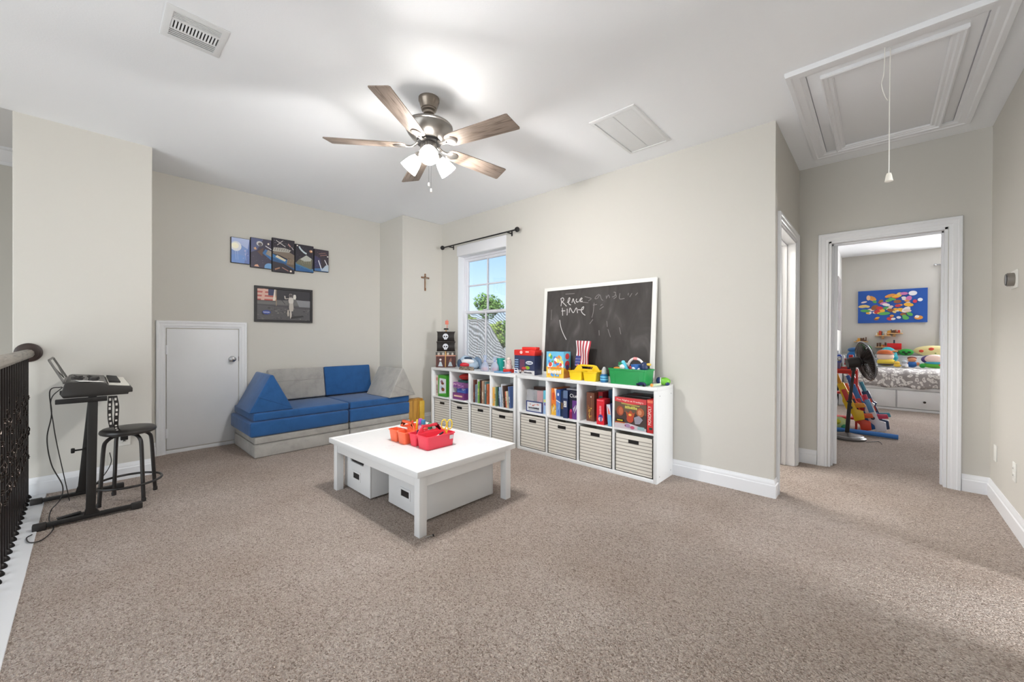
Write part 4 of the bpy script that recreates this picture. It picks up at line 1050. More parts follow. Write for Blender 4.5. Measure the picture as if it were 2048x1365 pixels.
# far end cube
carton('picture_book', 'pink white spined book in the end cube beside the green box', 'book', (SX+0.05, 4.220, ZB), (0.23, 0.045, 0.262), (206, 186, 176), front=lambda a: a.rect(0, 0, 1, 1, (214, 196, 186)).rect(.2, .75, .8, .9, (206, 110, 100)).squig(.78, .12, .1, (120, 70, 70), width=2.6, rot=PI/2))
def gr_(a):
    a.rect(0, 0, 1, 1, (74, 162, 52)); a.poly([(.12, .12), (.96, .18), (.96, .84), (.16, .86)], (226, 230, 236)); a.disc(.45, .70, .16, .07, (150, 110, 130)); a.disc(.55, .62, .18, .06, (120, 66, 34)); a.disc(.4, .42, .14, .08, (190, 206, 226)); a.disc(.6, .34, .2, .09, (140, 76, 40)); a.disc(.5, .40, .06, .04, (40, 30, 26)); a.rect(0, 0, 1, .06, (60, 140, 44))
carton('toy_box', 'green boxed toy with picture window in the end cube', 'box', (SX+0.04, (atx(876.5, 780, SX+0.05).y+atx(895, 780, SX+0.05).y)/2, ZB), (0.24, 0.17, 0.272), (70, 156, 50), front=gr_)
# ------------------------------------------------------------------ play table with two rolling bins
tb = thing('play_table', 'low square white play table with raised rim and four legs', 'table', (1.6765, 2.4855, 0), math.radians(1.2))
TX0, TX1, TY0, TY1, TZ = -0.42, 0.42, -0.573, 0.573, 0.392
def tabletop_material():
    m_, n, b = _new('scuffed_white_top')
    co = _coord(n)
    n1 = n.nodes.new('ShaderNodeTexNoise'); n1.inputs['Scale'].default_value = 16; n1.inputs['Detail'].default_value = 8; n1.inputs['Roughness'].default_value = 0.7
    n.links.new(co, n1.inputs['Vector'])
    c1 = ramp(n, n1.outputs['Fac'], [(0.0, (150, 146, 150)), (0.26, (196, 194, 198)), (0.31, (230, 230, 231)), (1.0, (232, 232, 232))])
    n.links.new(c1, b.inputs['Base Color']); b.inputs['Roughness'].default_value = 0.22
    return m_
TT = tabletop_material()
IVORY = mat('table_ivory_edge', (233, 230, 214), 0.4, var=0.03, vscale=12)
TW = mat('table_white', (232, 232, 232), 0.4)
MB().box((TX0+0.02, TY0+0.02, TZ-0.03), (TX1-0.02, TY1-0.02, TZ-0.004)).build('table_top', TT, tb)
MB().sweep([(TX0, TY0), (TX0, TY1), (TX1, TY1), (TX1, TY0)], [(0, TZ-0.036), (0, TZ), (-0.022, TZ), (-0.026, TZ-0.004), (-0.026, TZ-0.036), (0, TZ-0.036)], lambda u, v, w: (u, v, w), closed=True).build('rim', [TW], tb, bevel=0.0015, smooth=25)
lx, ly, lw = 0.392, 0.552, 0.052
for sx in (-1, 1):
    for sy in (-1, 1):
        MB().box((sx*lx, sy*ly, 0), (sx*(lx-lw), sy*(ly-lw), TZ-0.036)).build('leg', TW, tb, bevel=0.002)
for sy in (-1, 1): MB().box((-lx+lw, sy*(ly-0.006), TZ-0.105), (lx-lw, sy*(ly-0.026), TZ-0.036)).build('apron', TW, tb, bevel=0.0015)
for sx in (-1, 1): MB().box((sx*(lx-0.006), -ly+lw, TZ-0.105), (sx*(lx-0.026), ly-lw, TZ-0.036)).build('apron', TW, tb, bevel=0.0015)
# crayon scuffs on the top
sc = [(-.30, .30), (-.26, .02), (-.23, .05), (-.20, .04), (-.24, -.02), (-.18, .09), (-.05, -.02), (.02, -.16), (-.36, .36), (-.12, -.30), (.08, -.28)]
for k, (x, y) in enumerate(sc):
    mb = MB(); q = [(x+0.03*math.cos(k*2.1+i)*i*0.35, y+0.02*math.sin(k*1.3+i)*i*0.4, TZ-0.0039) for i in range(4)]
    vs = []; fs = []
    for i, p in enumerate(q): vs += [(p[0], p[1], p[2]), (p[0]+0.0016, p[1]+0.0022, p[2])]; fs += [(2*i-2, 2*i-1, 2*i+1, 2*i)] if i else []
    mb.add(vs, fs).build('crayon_mark', mat('crayon_%d' % (k % 3), [(150, 146, 160), (176, 176, 184), (140, 150, 170)][k % 3], 0.8), tb, smooth=0)

def rolling_bin(label, x0, y0, y1, depth, hgt_):
    t = thing('rolling_bin', label, 'storage bin', (x0, (y0+y1)/2, 0), 0, 'white rolling bins under the play table')
    w = y1-y0; zb = 0.012; tk = 0.012
    n0, n1 = -0.24*w, 0.24*w
    top = hgt_
    front = [(-w/2, zb), (w/2, zb), (w/2, top), (n1+0.02, top), (n1, top-0.034), (n0, top-0.034), (n0-0.02, top), (-w/2, top)]
    MB().prism(front, 0, tk, lambda a, b, c: (c, a, b)).build('front_panel', TW, t, bevel=0.001)
    MB().prism(front, depth-tk, depth, lambda a, b, c: (c, a, b)).build('back_panel', TW, t, bevel=0.001)
    for s in (-1, 1): MB().box((tk, s*w/2, zb), (depth-tk, s*(w/2-tk), top)).build('side_panel', TW, t, bevel=0.001)
    MB().box((tk, -w/2+tk, zb), (depth-tk, w/2-tk, zb+0.008)).build('bin_bottom', TW, t)
    lh = MB().sweep([(-0.062, 0.090), (-0.062, 0.160), (0.062, 0.160), (0.062, 0.090)], [(0, 0), (0, 0.005), (-0.014, 0.005), (-0.014, 0), (0, 0)], lambda u, v, w_: (-w_, u, v), closed=True).build('label_holder', TW, t, smooth=25)
    MB().box((-0.002, -0.05, 0.102), (0.0005, 0.05, 0.148)).build('chalk_label', BLACK, lh)
    for sx in (0.05, depth-0.05):
        for s in (-1, 1):
            MB().cyl((sx, s*(w/2-0.04)-0.008, 0.012), (sx, s*(w/2-0.04)+0.008, 0.012), 0.0115, 12).build('caster', DARK, t)
    return t
rolling_bin('white rolling bin with notched front, set further out from the table leg', 1.360, 2.63, 3.035, 0.64, 0.250)
rolling_bin('white rolling bin behind the table leg with the metal bolt', 1.425, 2.068, 2.49, 0.60, 0.252)
t = thing('metal_bolt', 'small shiny metal bolt on the carpet by the table leg', 'bolt', (1.352, 1.895, 0.006), math.radians(-12))
MB().cyl((-0.035, 0, 0), (0.012, 0, 0), 0.004, 10).build('shank', CHROME, t)
MB().cyl((0.012, 0, 0), (0.02, 0, 0), 0.0075, 6).build('head', mat('bolt_head', (90, 88, 86), 0.4, 0.9), t)

# ------------------------------------------------------------------ craft caddies
def caddy(label, loc, rz, col, L=0.24, W=0.235, Hh=0.092, cat='caddy'):
    """tote with two front cups, one long back bin, arched handle between; local x along the short depth"""
    t = thing('craft_caddy', label, cat, loc, rz)
    M_ = mat('caddy_%d_%d_%d' % col, col, 0.4)
    def tub(name, x0, x1, y0, y1, h):
        mb = MB(); f = 0.010; r = 0.016
        def ring(ins, z, rr):
            pts = []
            for cx, cy, a0 in ((x1-ins-rr, y1-ins-rr, 0), (x0+ins+rr, y1-ins-rr, 90), (x0+ins+rr, y0+ins+rr, 180), (x1-ins-rr, y0+ins+rr, 270)):
                for k in range(5): tt = math.radians(a0+k*22.5); pts.append((cx+rr*math.cos(tt), cy+rr*math.sin(tt), z))
            return pts
        rings = [ring(f, 0.0, r), ring(0.002, h-0.008, r), ring(-0.003, h-0.006, r), ring(-0.003, h, r), ring(0.004, h, r), ring(f+0.003, 0.004, r)]
        n_ = 20; vs = [p for R_ in rings for p in R_]; fs = []
        for i in range(len(rings)-1):
            for k in range(n_): fs.append((i*n_+k, i*n_+(k+1) % n_, (i+1)*n_+(k+1) % n_, (i+1)*n_+k))
        fs.append(tuple(reversed(range(n_)))); fs.append(tuple(5*n_+k for k in range(n_)))
        mb.add(vs, fs).build(name, M_, t, smooth=50)
    c = 0.088
    tub('cup', -W/2, -W/2+c, -L/2, -0.004, Hh*0.94); tub('cup', -W/2, -W/2+c, 0.004, L/2, Hh*0.94)
    tub('long_bin', -W/2+c+0.012, W/2, -L/2, L/2, Hh)
    xh = -W/2+c+0.006
    out = [(-L/2+0.004, Hh-0.004), (L/2-0.004, Hh-0.004), (L/2-0.02, Hh+0.012), (L/2-0.05, Hh+0.045), (L/2-0.085, Hh+0.052), (-L/2+0.085, Hh+0.052), (-L/2+0.05, Hh+0.045), (-L/2+0.02, Hh+0.012)]
    hole = [(-0.05, Hh+0.016), (0.05, Hh+0.016), (0.062, Hh+0.030), (0.045, Hh+0.038), (-0.045, Hh+0.038), (-0.062, Hh+0.030)]
    mb = MB(); n_ = len(out)
    # arched handle as two uprights and a top bar
    mb.prism([(-L/2+0.004, Hh-0.03), (-0.055, Hh-0.03), (-0.055, Hh+0.020), (-0.062, Hh+0.030), (-0.06, Hh+0.052), (-L/2+0.085, Hh+0.052), (-L/2+0.05, Hh+0.045), (-L/2+0.02, Hh+0.012)], xh-0.005, xh+0.005, lambda a, b, c_: (c_, a, b))
    mb.prism([(L/2-0.004, Hh-0.03), (0.055, Hh-0.03), (0.055, Hh+0.020), (0.062, Hh+0.030), (0.06, Hh+0.052), (L/2-0.085, Hh+0.052), (L/2-0.05, Hh+0.045), (L/2-0.02, Hh+0.012)], xh-0.005, xh+0.005, lambda a, b, c_: (c_, a, b))
    mb.prism([(-0.062, Hh+0.034), (0.062, Hh+0.034), (0.062, Hh+0.052), (-0.062, Hh+0.052)], xh-0.007, xh+0.007, lambda a, b, c_: (c_, a, b))
    mb.prism([(-0.06, Hh-0.03), (0.06, Hh-0.03), (0.06, Hh+0.012), (-0.06, Hh+0.012)], xh-0.004, xh+0.004, lambda a, b, c_: (c_, a, b))
    mb.build('handle', M_, t, bevel=0.002)
    return t
TZt = TZ-0.0034
c1 = caddy('orange craft caddy on the play table', (1.645, 2.570, TZt), math.radians(0), (246, 112, 72), L=0.215)
c2 = caddy('coral red craft caddy on the play table', (1.675, 2.337, TZt), math.radians(-90), (238, 62, 84), L=0.24, W=0.235)
def glue(label, loc, cap, body=(236, 236, 240), tilt=(0, 0), h=0.085, grp=None):
    t = thing('glue_bottle', label, 'bottle', loc); t.rotation_euler = (tilt[0], tilt[1], 0)
    MB().lathe([(0.0, 0), (0.017, 0), (0.018, 0.004), (0.018, h*0.62), (0.013, h*0.72), (0.009, h*0.75)], 16).build('bottle_body', mat('glue_%d_%d_%d' % body, body, 0.35), t)
    MB().lathe([(0.012, h*0.72), (0.017, h*0.74), (0.017, h*1.0), (0.013, h*1.06), (0, h*1.07)], 16).build('cap', mat('cap_%d_%d_%d' % cap, cap, 0.35), t)
    return t
glue('glue bottle with blue cap in the orange caddy', (1.715, 2.500, TZt+0.006), (56, 130, 170), h=0.135)
glue('glue bottle with green cap in the coral caddy cup', (1.712, 2.411, TZt+0.006), (30, 130, 92), h=0.125)
glue('glue bottle with purple cap in the orange caddy', (1.722, 2.548, TZt+0.006), (176, 90, 200), (226, 200, 232), h=0.135)
glue('white topped bottle in the coral caddy', (1.757, 2.411, TZt+0.006), (226, 224, 216), h=0.115)
def marker(label, loc, col, cap, rot, L=0.13, name='marker'):
    t = thing(name, label, 'marker', loc); t.rotation_euler = rot
    MB().cyl((0, 0, 0), (0, 0, L*0.7), 0.0065, 10).build('barrel', mat('pen_%d_%d_%d' % col, col, 0.4), t)
    MB().lathe([(0.0072, L*0.66), (0.0072, L*0.96), (0.005, L), (0, L)], 10).build('cap', mat('cap_%d_%d_%d' % cap, cap, 0.4), t)
marker('white marker with black cap lying in the coral caddy', (1.625, 2.285, TZt+0.045), (232, 230, 234), (34, 30, 34), (0.0, 1.2, 0.0), 0.12)
marker('purple black marker in the small cup of the coral caddy', (1.60, 2.412, TZt+0.006), (70, 40, 90), (40, 34, 60), (0.0, 0.1, 0), 0.10)
marker('yellow highlighter in the orange caddy', (1.715, 2.600, TZt+0.006), (240, 214, 60), (246, 220, 70), (0.0, 0.1, 0), 0.13)
marker('red marker beside the yellow highlighter', (1.72, 2.635, TZt+0.006), (222, 70, 56), (226, 64, 50), (0.0, -0.1, 0), 0.12)
marker('white chalk marker across the rim of the orange caddy', (1.590, 2.660, TZt+0.0945), (240, 236, 232), (226, 216, 210), (1.57, 0, 0.10), 0.12)
marker('orange marker in the coral caddy behind the handle', (1.640, 2.412, TZt+0.006), (238, 120, 70), (240, 110, 70), (0.0, 0.05, 0), 0.13)
t = thing('scissors', 'yellow handled scissors standing in the coral caddy', 'scissors', (1.760, 2.285, TZt+0.006)); t.rotation_euler = (0, 0.05, math.radians(-42))
YS = mat('scissor_yellow', (238, 210, 70), 0.4)
for s in (-1, 1):
    loop = [(s*0.020+0.0175*math.cos(k*PI/9), 0.002*s, 0.135+0.034*math.sin(k*PI/9)) for k in range(18)]
    MB().tube(loop, 0.0045, 8, closed=True).tube([(s*0.014, 0.002*s, 0.105), (-s*0.004, 0.002*s, 0.072)], 0.005, 8).build('finger_loop', YS, t)
    MB().prism([(s*0.004, 0.075), (-s*0.004, 0.078), (-s*0.010, 0.0), (-s*0.006, 0.0)], 0.001*s, 0.003*s, lambda a, b, c_: (a, c_, b)).build('blade', CHROME, t)
st = MB().box((-0.0006, -0.016, 0), (0.0, 0.016, 0.028)).build('price_sticker', mat('sticker_white', (226, 222, 224), 0.6), c2)
st.location = (0.1155, 0.085, 0.048); st.rotation_euler = (0, 0.075, 0)

# ------------------------------------------------------------------ modular foam play sofa
def foam_mat(name, col):
    if name in MATS: return MATS[name]
    m_, n, b = _new(name)
    co = _coord(n)
    nz = n.nodes.new('ShaderNodeTexNoise'); nz.inputs['Scale'].default_value = 7; nz.inputs['Detail'].default_value = 6; nz.inputs['Roughness'].default_value = 0.65; nz.inputs['Distortion'].default_value = 0.3
    n.links.new(co, nz.inputs['Vector'])
    d_ = tuple(x*0.93 for x in col); l_ = tuple(min(255, x*1.05) for x in col)
    n.links.new(ramp(n, nz.outputs['Fac'], [(0.35, d_), (0.5, col), (0.68, l_)]), b.inputs['Base Color'])
    b.inputs['Roughness'].default_value = 0.9; b.inputs['Sheen Weight'].default_value = 0.25; b.inputs['Specular IOR Level'].default_value = 0.2
    bp = n.nodes.new('ShaderNodeBump'); bp.inputs['Strength'].default_value = 0.25; bp.inputs['Distance'].default_value = 0.01
    nb = n.nodes.new('ShaderNodeTexNoise'); nb.inputs['Scale'].default_value = 11; nb.inputs['Detail'].default_value = 4; n.links.new(co, nb.inputs['Vector'])
    n.links.new(nb.outputs['Fac'], bp.inputs['Height']); n.links.new(bp.outputs[0], b.inputs['Normal'])
    MATS[name] = m_
    return m_
FB = foam_mat('blue_microsuede', (42, 88, 142)); FG_ = foam_mat('grey_microsuede', (168, 165, 160))
SEAMB = mat('blue_seam', (38, 80, 130), 0.9); SEAMG = mat('grey_seam', (156, 153, 148), 0.9)
FY0, FY1 = 4.305, 5.065
def foam(name, label, x0, x1, z0, z1, y0, y1, mt, sm, bev=0.018, rz=0.0, seam=True):
    t = thing(name, label, 'foam cushion', ((x0+x1)/2, (y0+y1)/2, z0), rz)
    w, d, h = x1-x0, y1-y0, z1-z0
    MB().box((-w/2, -d/2, 0), (w/2, d/2, h)).build('foam_block', mt, t, bevel=bev, seg=3)
    if seam:
        zs = h-0.004
        MB().tube([(-w/2+bev*.3, -d/2+bev*.3, zs-bev*.4), (w/2-bev*.3, -d/2+bev*.3, zs-bev*.4), (w/2-bev*.3, d/2-bev*.3, zs-bev*.4), (-w/2+bev*.3, d/2-bev*.3, zs-bev*.4)], 0.0028, 6, closed=True).build('piping', sm, t)
    return t
def base(label, x0, x1, dx, rz=0.0):
    t = thing('foam_mattress', label, 'foam cushion', ((x0+x1)/2, (FY0+FY1)/2, 0), rz)
    w, d = x1-x0, FY1-FY0
    MB().box((-w/2, -d/2, 0), (w/2, d/2, 0.125)).build('lower_layer', FG_, t, bevel=0.014, seg=3)
    MB().box((-w/2+0.004, -d/2+0.012, 0.1265), (w/2-0.006, d/2-0.004, 0.200)).build('upper_layer', FG_, t, bevel=0.014, seg=3)
    MB().tube([(-w/2+0.006, -d/2+0.004, 0.122), (w/2-0.006, -d/2+0.004, 0.122)], 0.003, 6).tube([(-w/2+0.006, -d/2+0.004, 0.122), (-w/2+0.006, d/2-0.004, 0.122)], 0.003, 6).build('fold_seam', SEAMG, t)
base('grey two layer foam base next to the storage door', 1.070, 1.985, 0)
base('grey two layer foam base next to the yellow box', 1.995, 2.760, 0)
foam('foam_cushion', 'thick blue foam cushion under the thin one by the storage door', 1.035, 1.975, 0.2012, 0.345, FY0-0.005, FY1-0.01, FB, SEAMB, 0.022)
foam('foam_cushion', 'thick blue foam cushion under the thin one by the corner wall', 1.992, 2.755, 0.2015, 0.345, FY0+0.0, FY1-0.01, FB, SEAMB, 0.022)
foam('foam_cushion', 'thin blue foam cushion carrying the blue wedge', 1.065, 1.985, 0.3465, 0.425, FY0+0.015, FY1-0.02, FB, SEAMB, 0.018)
foam('foam_cushion', 'thin blue foam cushion carrying the grey wedge', 2.000, 2.758, 0.3465, 0.425, FY0+0.02, FY1-0.02, FB, SEAMB, 0.018)
def back(label, x0, x1, mt, sm, seam_z=None):
    t = thing('back_cushion', label, 'foam cushion', ((x0+x1)/2, 4.905, 0.4435))
    ln = math.atan2(0.07, 0.35)
    t.rotation_euler = (-ln, 0, 0)
    w = x1-x0
    MB().box((-w/2, -0.002, 0), (w/2, 0.085, 0.355)).build('foam_block', mt, t, bevel=0.016, seg=3)
    if seam_z: MB().tube([(-w/2+0.004, -0.001, seam_z), (0, -0.003, seam_z-0.004), (w/2-0.004, -0.001, seam_z+0.002)], 0.0025, 6).build('stitched_seam', sm, t)
back('grey foam back cushion with stitched seam leaning on the wall', 1.365, 1.965, FG_, SEAMG, 0.215)
back('blue foam back cushion leaning on the wall beside the corner', 1.972, 2.560, FB, SEAMB)
def wedge(label, loc, rz, mt, sm, W_=0.38, L_=0.56, h=0.345):
    t = thing('foam_wedge', label, 'foam cushion', loc, rz)
    MB().prism([(-W_/2, 0), (W_/2, 0), (0.012, h), (-0.012, h)], 0, L_, lambda a, b, c_: (a, c_, b)).build('foam_block', mt, t, bevel=0.014, seg=3)
    MB().tube([(-W_*0.30, 0.006, h*0.40), (-W_*0.30+0.002, L_-0.006, h*0.40)], 0.0028, 6).tube([(-W_*0.31, 0.0, h*0.42), (W_/2-0.02, -0.0005, 0.022)], 0.0024, 6).build('stitched_seam', sm, t)
wedge('blue triangular foam wedge at the storage door end of the sofa', (1.225, 4.335, 0.4265), math.radians(-1), FB, SEAMB, 0.385, 0.54, 0.355)
wedge('grey triangular foam wedge at the corner wall end of the sofa', (2.640, 4.285, 0.4265), math.radians(2), FG_, SEAMG, 0.375, 0.54, 0.345)

# ------------------------------------------------------------------ yellow pine box between sofa and shelf
t = thing('yellow_box', 'honey yellow pine crate between the foam sofa and shelf', 'crate', (2.93, 4.40, 0))
PINE = wood_material('honey_pine', (150, 100, 36), (204, 152, 62), 2, 1.2)
GOLD = mat('gold_fabric', (206, 168, 62), 0.5, var=0.15, vscale=9)
MB().box((-0.14, -0.01, 0), (0.08, 0.10, 0.34)).build('crate_side', PINE, t, bevel=0.003)
MB().box((-0.13, 0.0, 0.34), (0.08, 0.10, 0.352)).build('crate_lid', PINE, t, bevel=0.002)
MB().box((0.012, -0.034, 0.0), (0.085, -0.010, 0.325)).build('gold_front', GOLD, t, bevel=0.006)
# ------------------------------------------------------------------ keyboard, stand, stool
KB = mat('keyboard_black', (46, 43, 41), 0.45); KG = mat('keyboard_grey', (96, 93, 90), 0.5)
KX0, KX1, KY0, KY1, KZ = -0.115, 0.205, 3.660, 4.430, 0.772
t = thing('digital_keyboard', 'black digital keyboard on its stand facing the stool', 'keyboard', (0, 0, 0))
prof = [(KX0+0.012, KZ), (KX1-0.02, KZ), (KX1-0.02, KZ+0.012), (KX1, KZ+0.012), (KX1, KZ+0.040), (KX1-0.012, KZ+0.052), (KX0+0.205, KZ+0.066), (KX0+0.200, KZ+0.078), (KX0+0.035, KZ+0.098), (KX0+0.018, KZ+0.092), (KX0, KZ+0.02)]
MB().prism(prof, KY0, KY1, lambda a, b, c_: (a, c_, b)).build('case', KB, t, bevel=0.004)
# panel, keys
MB().prism([(KX0+0.04, KZ+0.0978), (KX0+0.197, KZ+0.0790), (KX0+0.197, KZ+0.0800), (KX0+0.04, KZ+0.0990)], KY0+0.02, KY1-0.02, lambda a, b, c_: (a, c_, b)).build('control_panel', KG, t)
wk = bk = None
nk = 32; kw = (KY1-KY0-0.05)/nk
for i in range(nk):
    y = KY0+0.025+kw*i
    if wk is None:
        wk = MB().prism([(0.208, 0.064), (0.306, 0.052), (0.306, 0.0595), (0.208, 0.0715)], 0, kw-0.0012, lambda a, b, c_: (KX0+a, c_, KZ+b)).build('white_key', mat('key_ivory', (234, 230, 220), 0.3), t, bevel=0.001); wk.location = (0, y, 0)
    else: part_copy(wk, t, (0, y, 0))
    if i % 7 not in (2, 6) and 4 < i < nk-1:
        yy = y+kw-0.006
        if bk is None:
            bk = MB().prism([(0.212, 0.068), (0.268, 0.062), (0.268, 0.074), (0.212, 0.084)], 0, 0.011, lambda a, b, c_: (KX0+a, c_, KZ+b)).build('black_key', BLACK, t, bevel=0.001); bk.location = (0, yy, 0)
        else: part_copy(bk, t, (0, yy, 0))
# music rest: open wire frame leaning back
mr = MB()
x0, z0, x1, z1 = KX0+0.012, KZ+0.085, KX0-0.052, KZ+0.232
ya, yb_ = 3.80, 4.28
P0 = lambda y, k: (x0+(x1-x0)*k, y, z0+(z1-z0)*k)
mr.tube([P0(ya, 0), P0(ya+0.01, 0.5), P0(ya+0.02, 0.97), P0(ya+0.04, 1), P0(yb_-0.04, 1), P0(yb_-0.02, 0.97), P0(yb_-0.01, 0.5), P0(yb_, 0)], 0.006, 8)
mr.tube([P0(ya+0.015, 0.75), P0((ya+yb_)/2, 0.12), P0(yb_-0.015, 0.75)], 0.003, 6)
mr.box((x0-0.006, ya-0.01, z0-0.006), (x0+0.03, yb_+0.01, z0+0.004))
mr.build('music_rest', mat('rest_grey', (92, 90, 86), 0.4), t)

t = thing('keyboard_stand', 'black steel keyboard stand with two floor bars', 'keyboard stand', (0, 0, 0))
for y, xb0, xb1, xm, xt in ((3.640, -0.218, 0.246, 0.012, 0.022), (4.210, -0.262, 0.182, -0.030, 0.026)):
    MB().box((xb0, y-0.016, 0.012), (xb1, y+0.016, 0.036)).build('floor_bar', BLACK, t, bevel=0.004)
    for xx, s in ((xb0, 1), (xb1, -1)): MB().box((xx-0.006*s, y-0.020, 0.0), (xx+0.05*s, y+0.020, 0.042)).build('rubber_foot', DARK, t, bevel=0.006)
    m = MB()
    vs = []
    for (x, z) in ((xm, 0.036), (xt, 0.742)):
        vs += [(x-0.022, y-0.016, z), (x+0.022, y-0.016, z), (x+0.022, y+0.016, z), (x-0.022, y+0.016, z)]
    m.add(vs, [(0, 3, 2, 1), (4, 5, 6, 7), (0, 1, 5, 4), (1, 2, 6, 5), (2, 3, 7, 6), (3, 0, 4, 7)]); m.build('post', mat('stand_black', (34, 32, 31), 0.4), t, bevel=0.003)
    MB().box((-0.135, y-0.02, 0.742), (0.085, y+0.02, 0.770)).build('support_arm', BLACK, t, bevel=0.003)
    MB().prism([(xm-0.03, 0.036), (xm+0.04, 0.036), (xm+0.022, 0.07), (xm-0.022, 0.07)], y-0.014, y+0.014, lambda a, b, c_: (a, c_, b)).build('gusset', BLACK, t)
MB().box((0.0, 3.640, 0.40), (0.016, 4.210, 0.43)).build('cross_bar', BLACK, t, bevel=0.003)
MB().cyl((-0.012, 4.190, 0.34), (-0.075, 4.190, 0.34), 0.006, 8).lathe([(0.006, 0), (0.017, 0.002), (0.019, 0.012), (0.017, 0.020), (0, 0.021)], 10, (-0.062, 4.190, 0.34), M=Matrix.Rotation(-PI/2, 4, 'Y')).build('clamp_knob', BLACK, t)

t = thing('stool', 'round black stool with four bent legs and foot ring', 'stool', (0.198, 3.915, 0))
LEG = mat('stool_black_steel', (40, 37, 36), 0.35)
MB().lathe([(0, 0.470), (0.135, 0.470), (0.146, 0.476), (0.150, 0.486), (0.147, 0.498), (0.135, 0.507), (0.09, 0.512), (0, 0.513)], 40).build('seat', mat('black_vinyl', (48, 45, 43), 0.35), t)
for k in range(4):
    a_ = math.radians(205+90*k)
    c_, s_ = math.cos(a_), math.sin(a_)
    leg = catmull([(c_*0.045, s_*0.045, 0.462), (c_*0.085, s_*0.085, 0.458), (c_*0.122, s_*0.122, 0.436), (c_*0.138, s_*0.138, 0.39), (c_*0.150, s_*0.150, 0.2), (c_*0.162, s_*0.162, 0.012)], 5)
    l_ = MB().tube(leg, 0.0115, 10).build('leg', LEG, t)
    MB().lathe([(0.0, 0), (0.013, 0), (0.0135, 0.02), (0.0125, 0.024)], 10, (c_*0.163, s_*0.163, 0)).build('foot_cap', DARK, l_)
MB().tube([(0.178*math.cos(k*PI/20), 0.178*math.sin(k*PI/20), 0.125) for k in range(40)], 0.008, 8, closed=True).build('foot_ring', LEG, t)

# straps hanging from the keyboard
STR = mat('strap_black', (34, 31, 30), 0.6); STW = mat('strap_print', (206, 202, 196), 0.6)
def strap(label, pts, n=8):
    t = thing('printed_strap', label, 'strap', (0, 0, 0))
    p = catmull(pts, 6); vs = []; fs = []
    for i, q in enumerate(p):
        vs += [(q.x-0.011, q.y, q.z), (q.x+0.011, q.y, q.z), (q.x+0.011, q.y+0.002, q.z), (q.x-0.011, q.y+0.002, q.z)]
        if i:
            k = 4*i
            for j in range(4): fs.append((k-4+j, k-4+(j+1) % 4, k+(j+1) % 4, k+j))
    MB().add(vs, fs+[(0, 1, 2, 3), (len(vs)-4, len(vs)-1, len(vs)-2, len(vs)-3)]).build('strap_band', STR, t)
    for i in range(1, n+1):
        f_ = i/(n+1)*(len(p)-1); q = p[int(f_)]
        MB().box((q.x-0.0055, q.y-0.0012, q.z-0.008), (q.x+0.0045, q.y+0.0001, q.z+0.008)).build('print_dash', STW, t)
strap('black strap with white dashes hanging straight under the keyboard', [(0.100, 3.648, 0.768), (0.097, 3.648, 0.70), (0.098, 3.650, 0.62), (0.106, 3.652, 0.562)], 6)
strap('black strap with white dashes hanging down onto the stool seat', [(0.120, 3.644, 0.768), (0.129, 3.644, 0.70), (0.127, 3.65, 0.62), (0.128, 3.70, 0.55), (0.142, 3.775, 0.518)], 8)

# cables
CB = mat('cable_black', (40, 37, 36), 0.5)
def cable(name, label, pts, r=0.003, k=8):
    t = thing(name, label, 'cable', (0, 0, 0))
    MB().tube(catmull(pts, k), r, 6).build('cord', CB, t); return t
px = lambda u, v, y: tuple(aty(u, v, y))
cb = cable('power_cable', 'thin black cable hanging behind the keyboard to the carpet', [(-0.112, 3.80, KZ+0.06), px(100, 782, 3.80), px(103, 830, 3.80), px(94, 878, 3.80), px(103, 930, 3.79), px(125, 972, 3.78), px(120, 1000, 3.7), tuple(atz(103, 1020, 0.01)), tuple(atz(98, 1040, 0.006)), tuple(atz(107, 1058, 0.006)), tuple(atz(85, 1080, 0.006)), tuple(atz(60, 1086, 0.012)), tuple(atz(53, 1077, 0.012)), tuple(atz(64, 1070, 0.012))])
cable('pedal_cable', 'second thin cable dropping from the keyboard to the rear bar', [(-0.112, 3.90, KZ+0.05), px(102, 800, 3.92), px(107, 850, 3.95), px(114, 890, 4.0), px(124, 935, 4.05), px(133, 975, 4.1), tuple(atz(139, 1002, 0.006))])
cable('adapter_cable', 'thin cable from the wall adapter along the carpet', [(0.118, 4.452, 0.235), (0.125, 4.43, 0.16), (0.09, 4.41, 0.08), (0.03, 4.37, 0.02), (-0.02, 4.33, 0.006), (-0.10, 4.28, 0.006)])
p = aty(248, 877, YL)
t = thing('power_adapter', 'black power adapter plugged in behind the stool', 'adapter', (p.x, YL-0.0095, p.z+0.02))
MB().box((-0.022, -0.035, -0.028), (0.022, 0, 0.024)).build('adapter_body', BLACK, t, bevel=0.004)
MB().cyl((0, -0.02, -0.04), (0, -0.02, -0.028), 0.004, 8).build('strain_relief', CB, t)
t = thing('sustain_pedal', 'black sustain pedal on the carpet at the stand bar', 'pedal', (-0.058, 3.725, 0), math.radians(8))
MB().box((-0.055, -0.03, 0), (0.05, 0.03, 0.022)).build('pedal_base', DARK, t, bevel=0.006)
MB().prism([(-0.07, 0.022), (0.03, 0.030), (0.03, 0.034), (-0.075, 0.027)], -0.022, 0.022, lambda a, b, c_: (a, c_, b)).build('pedal_plate', BLACK, t, bevel=0.002)
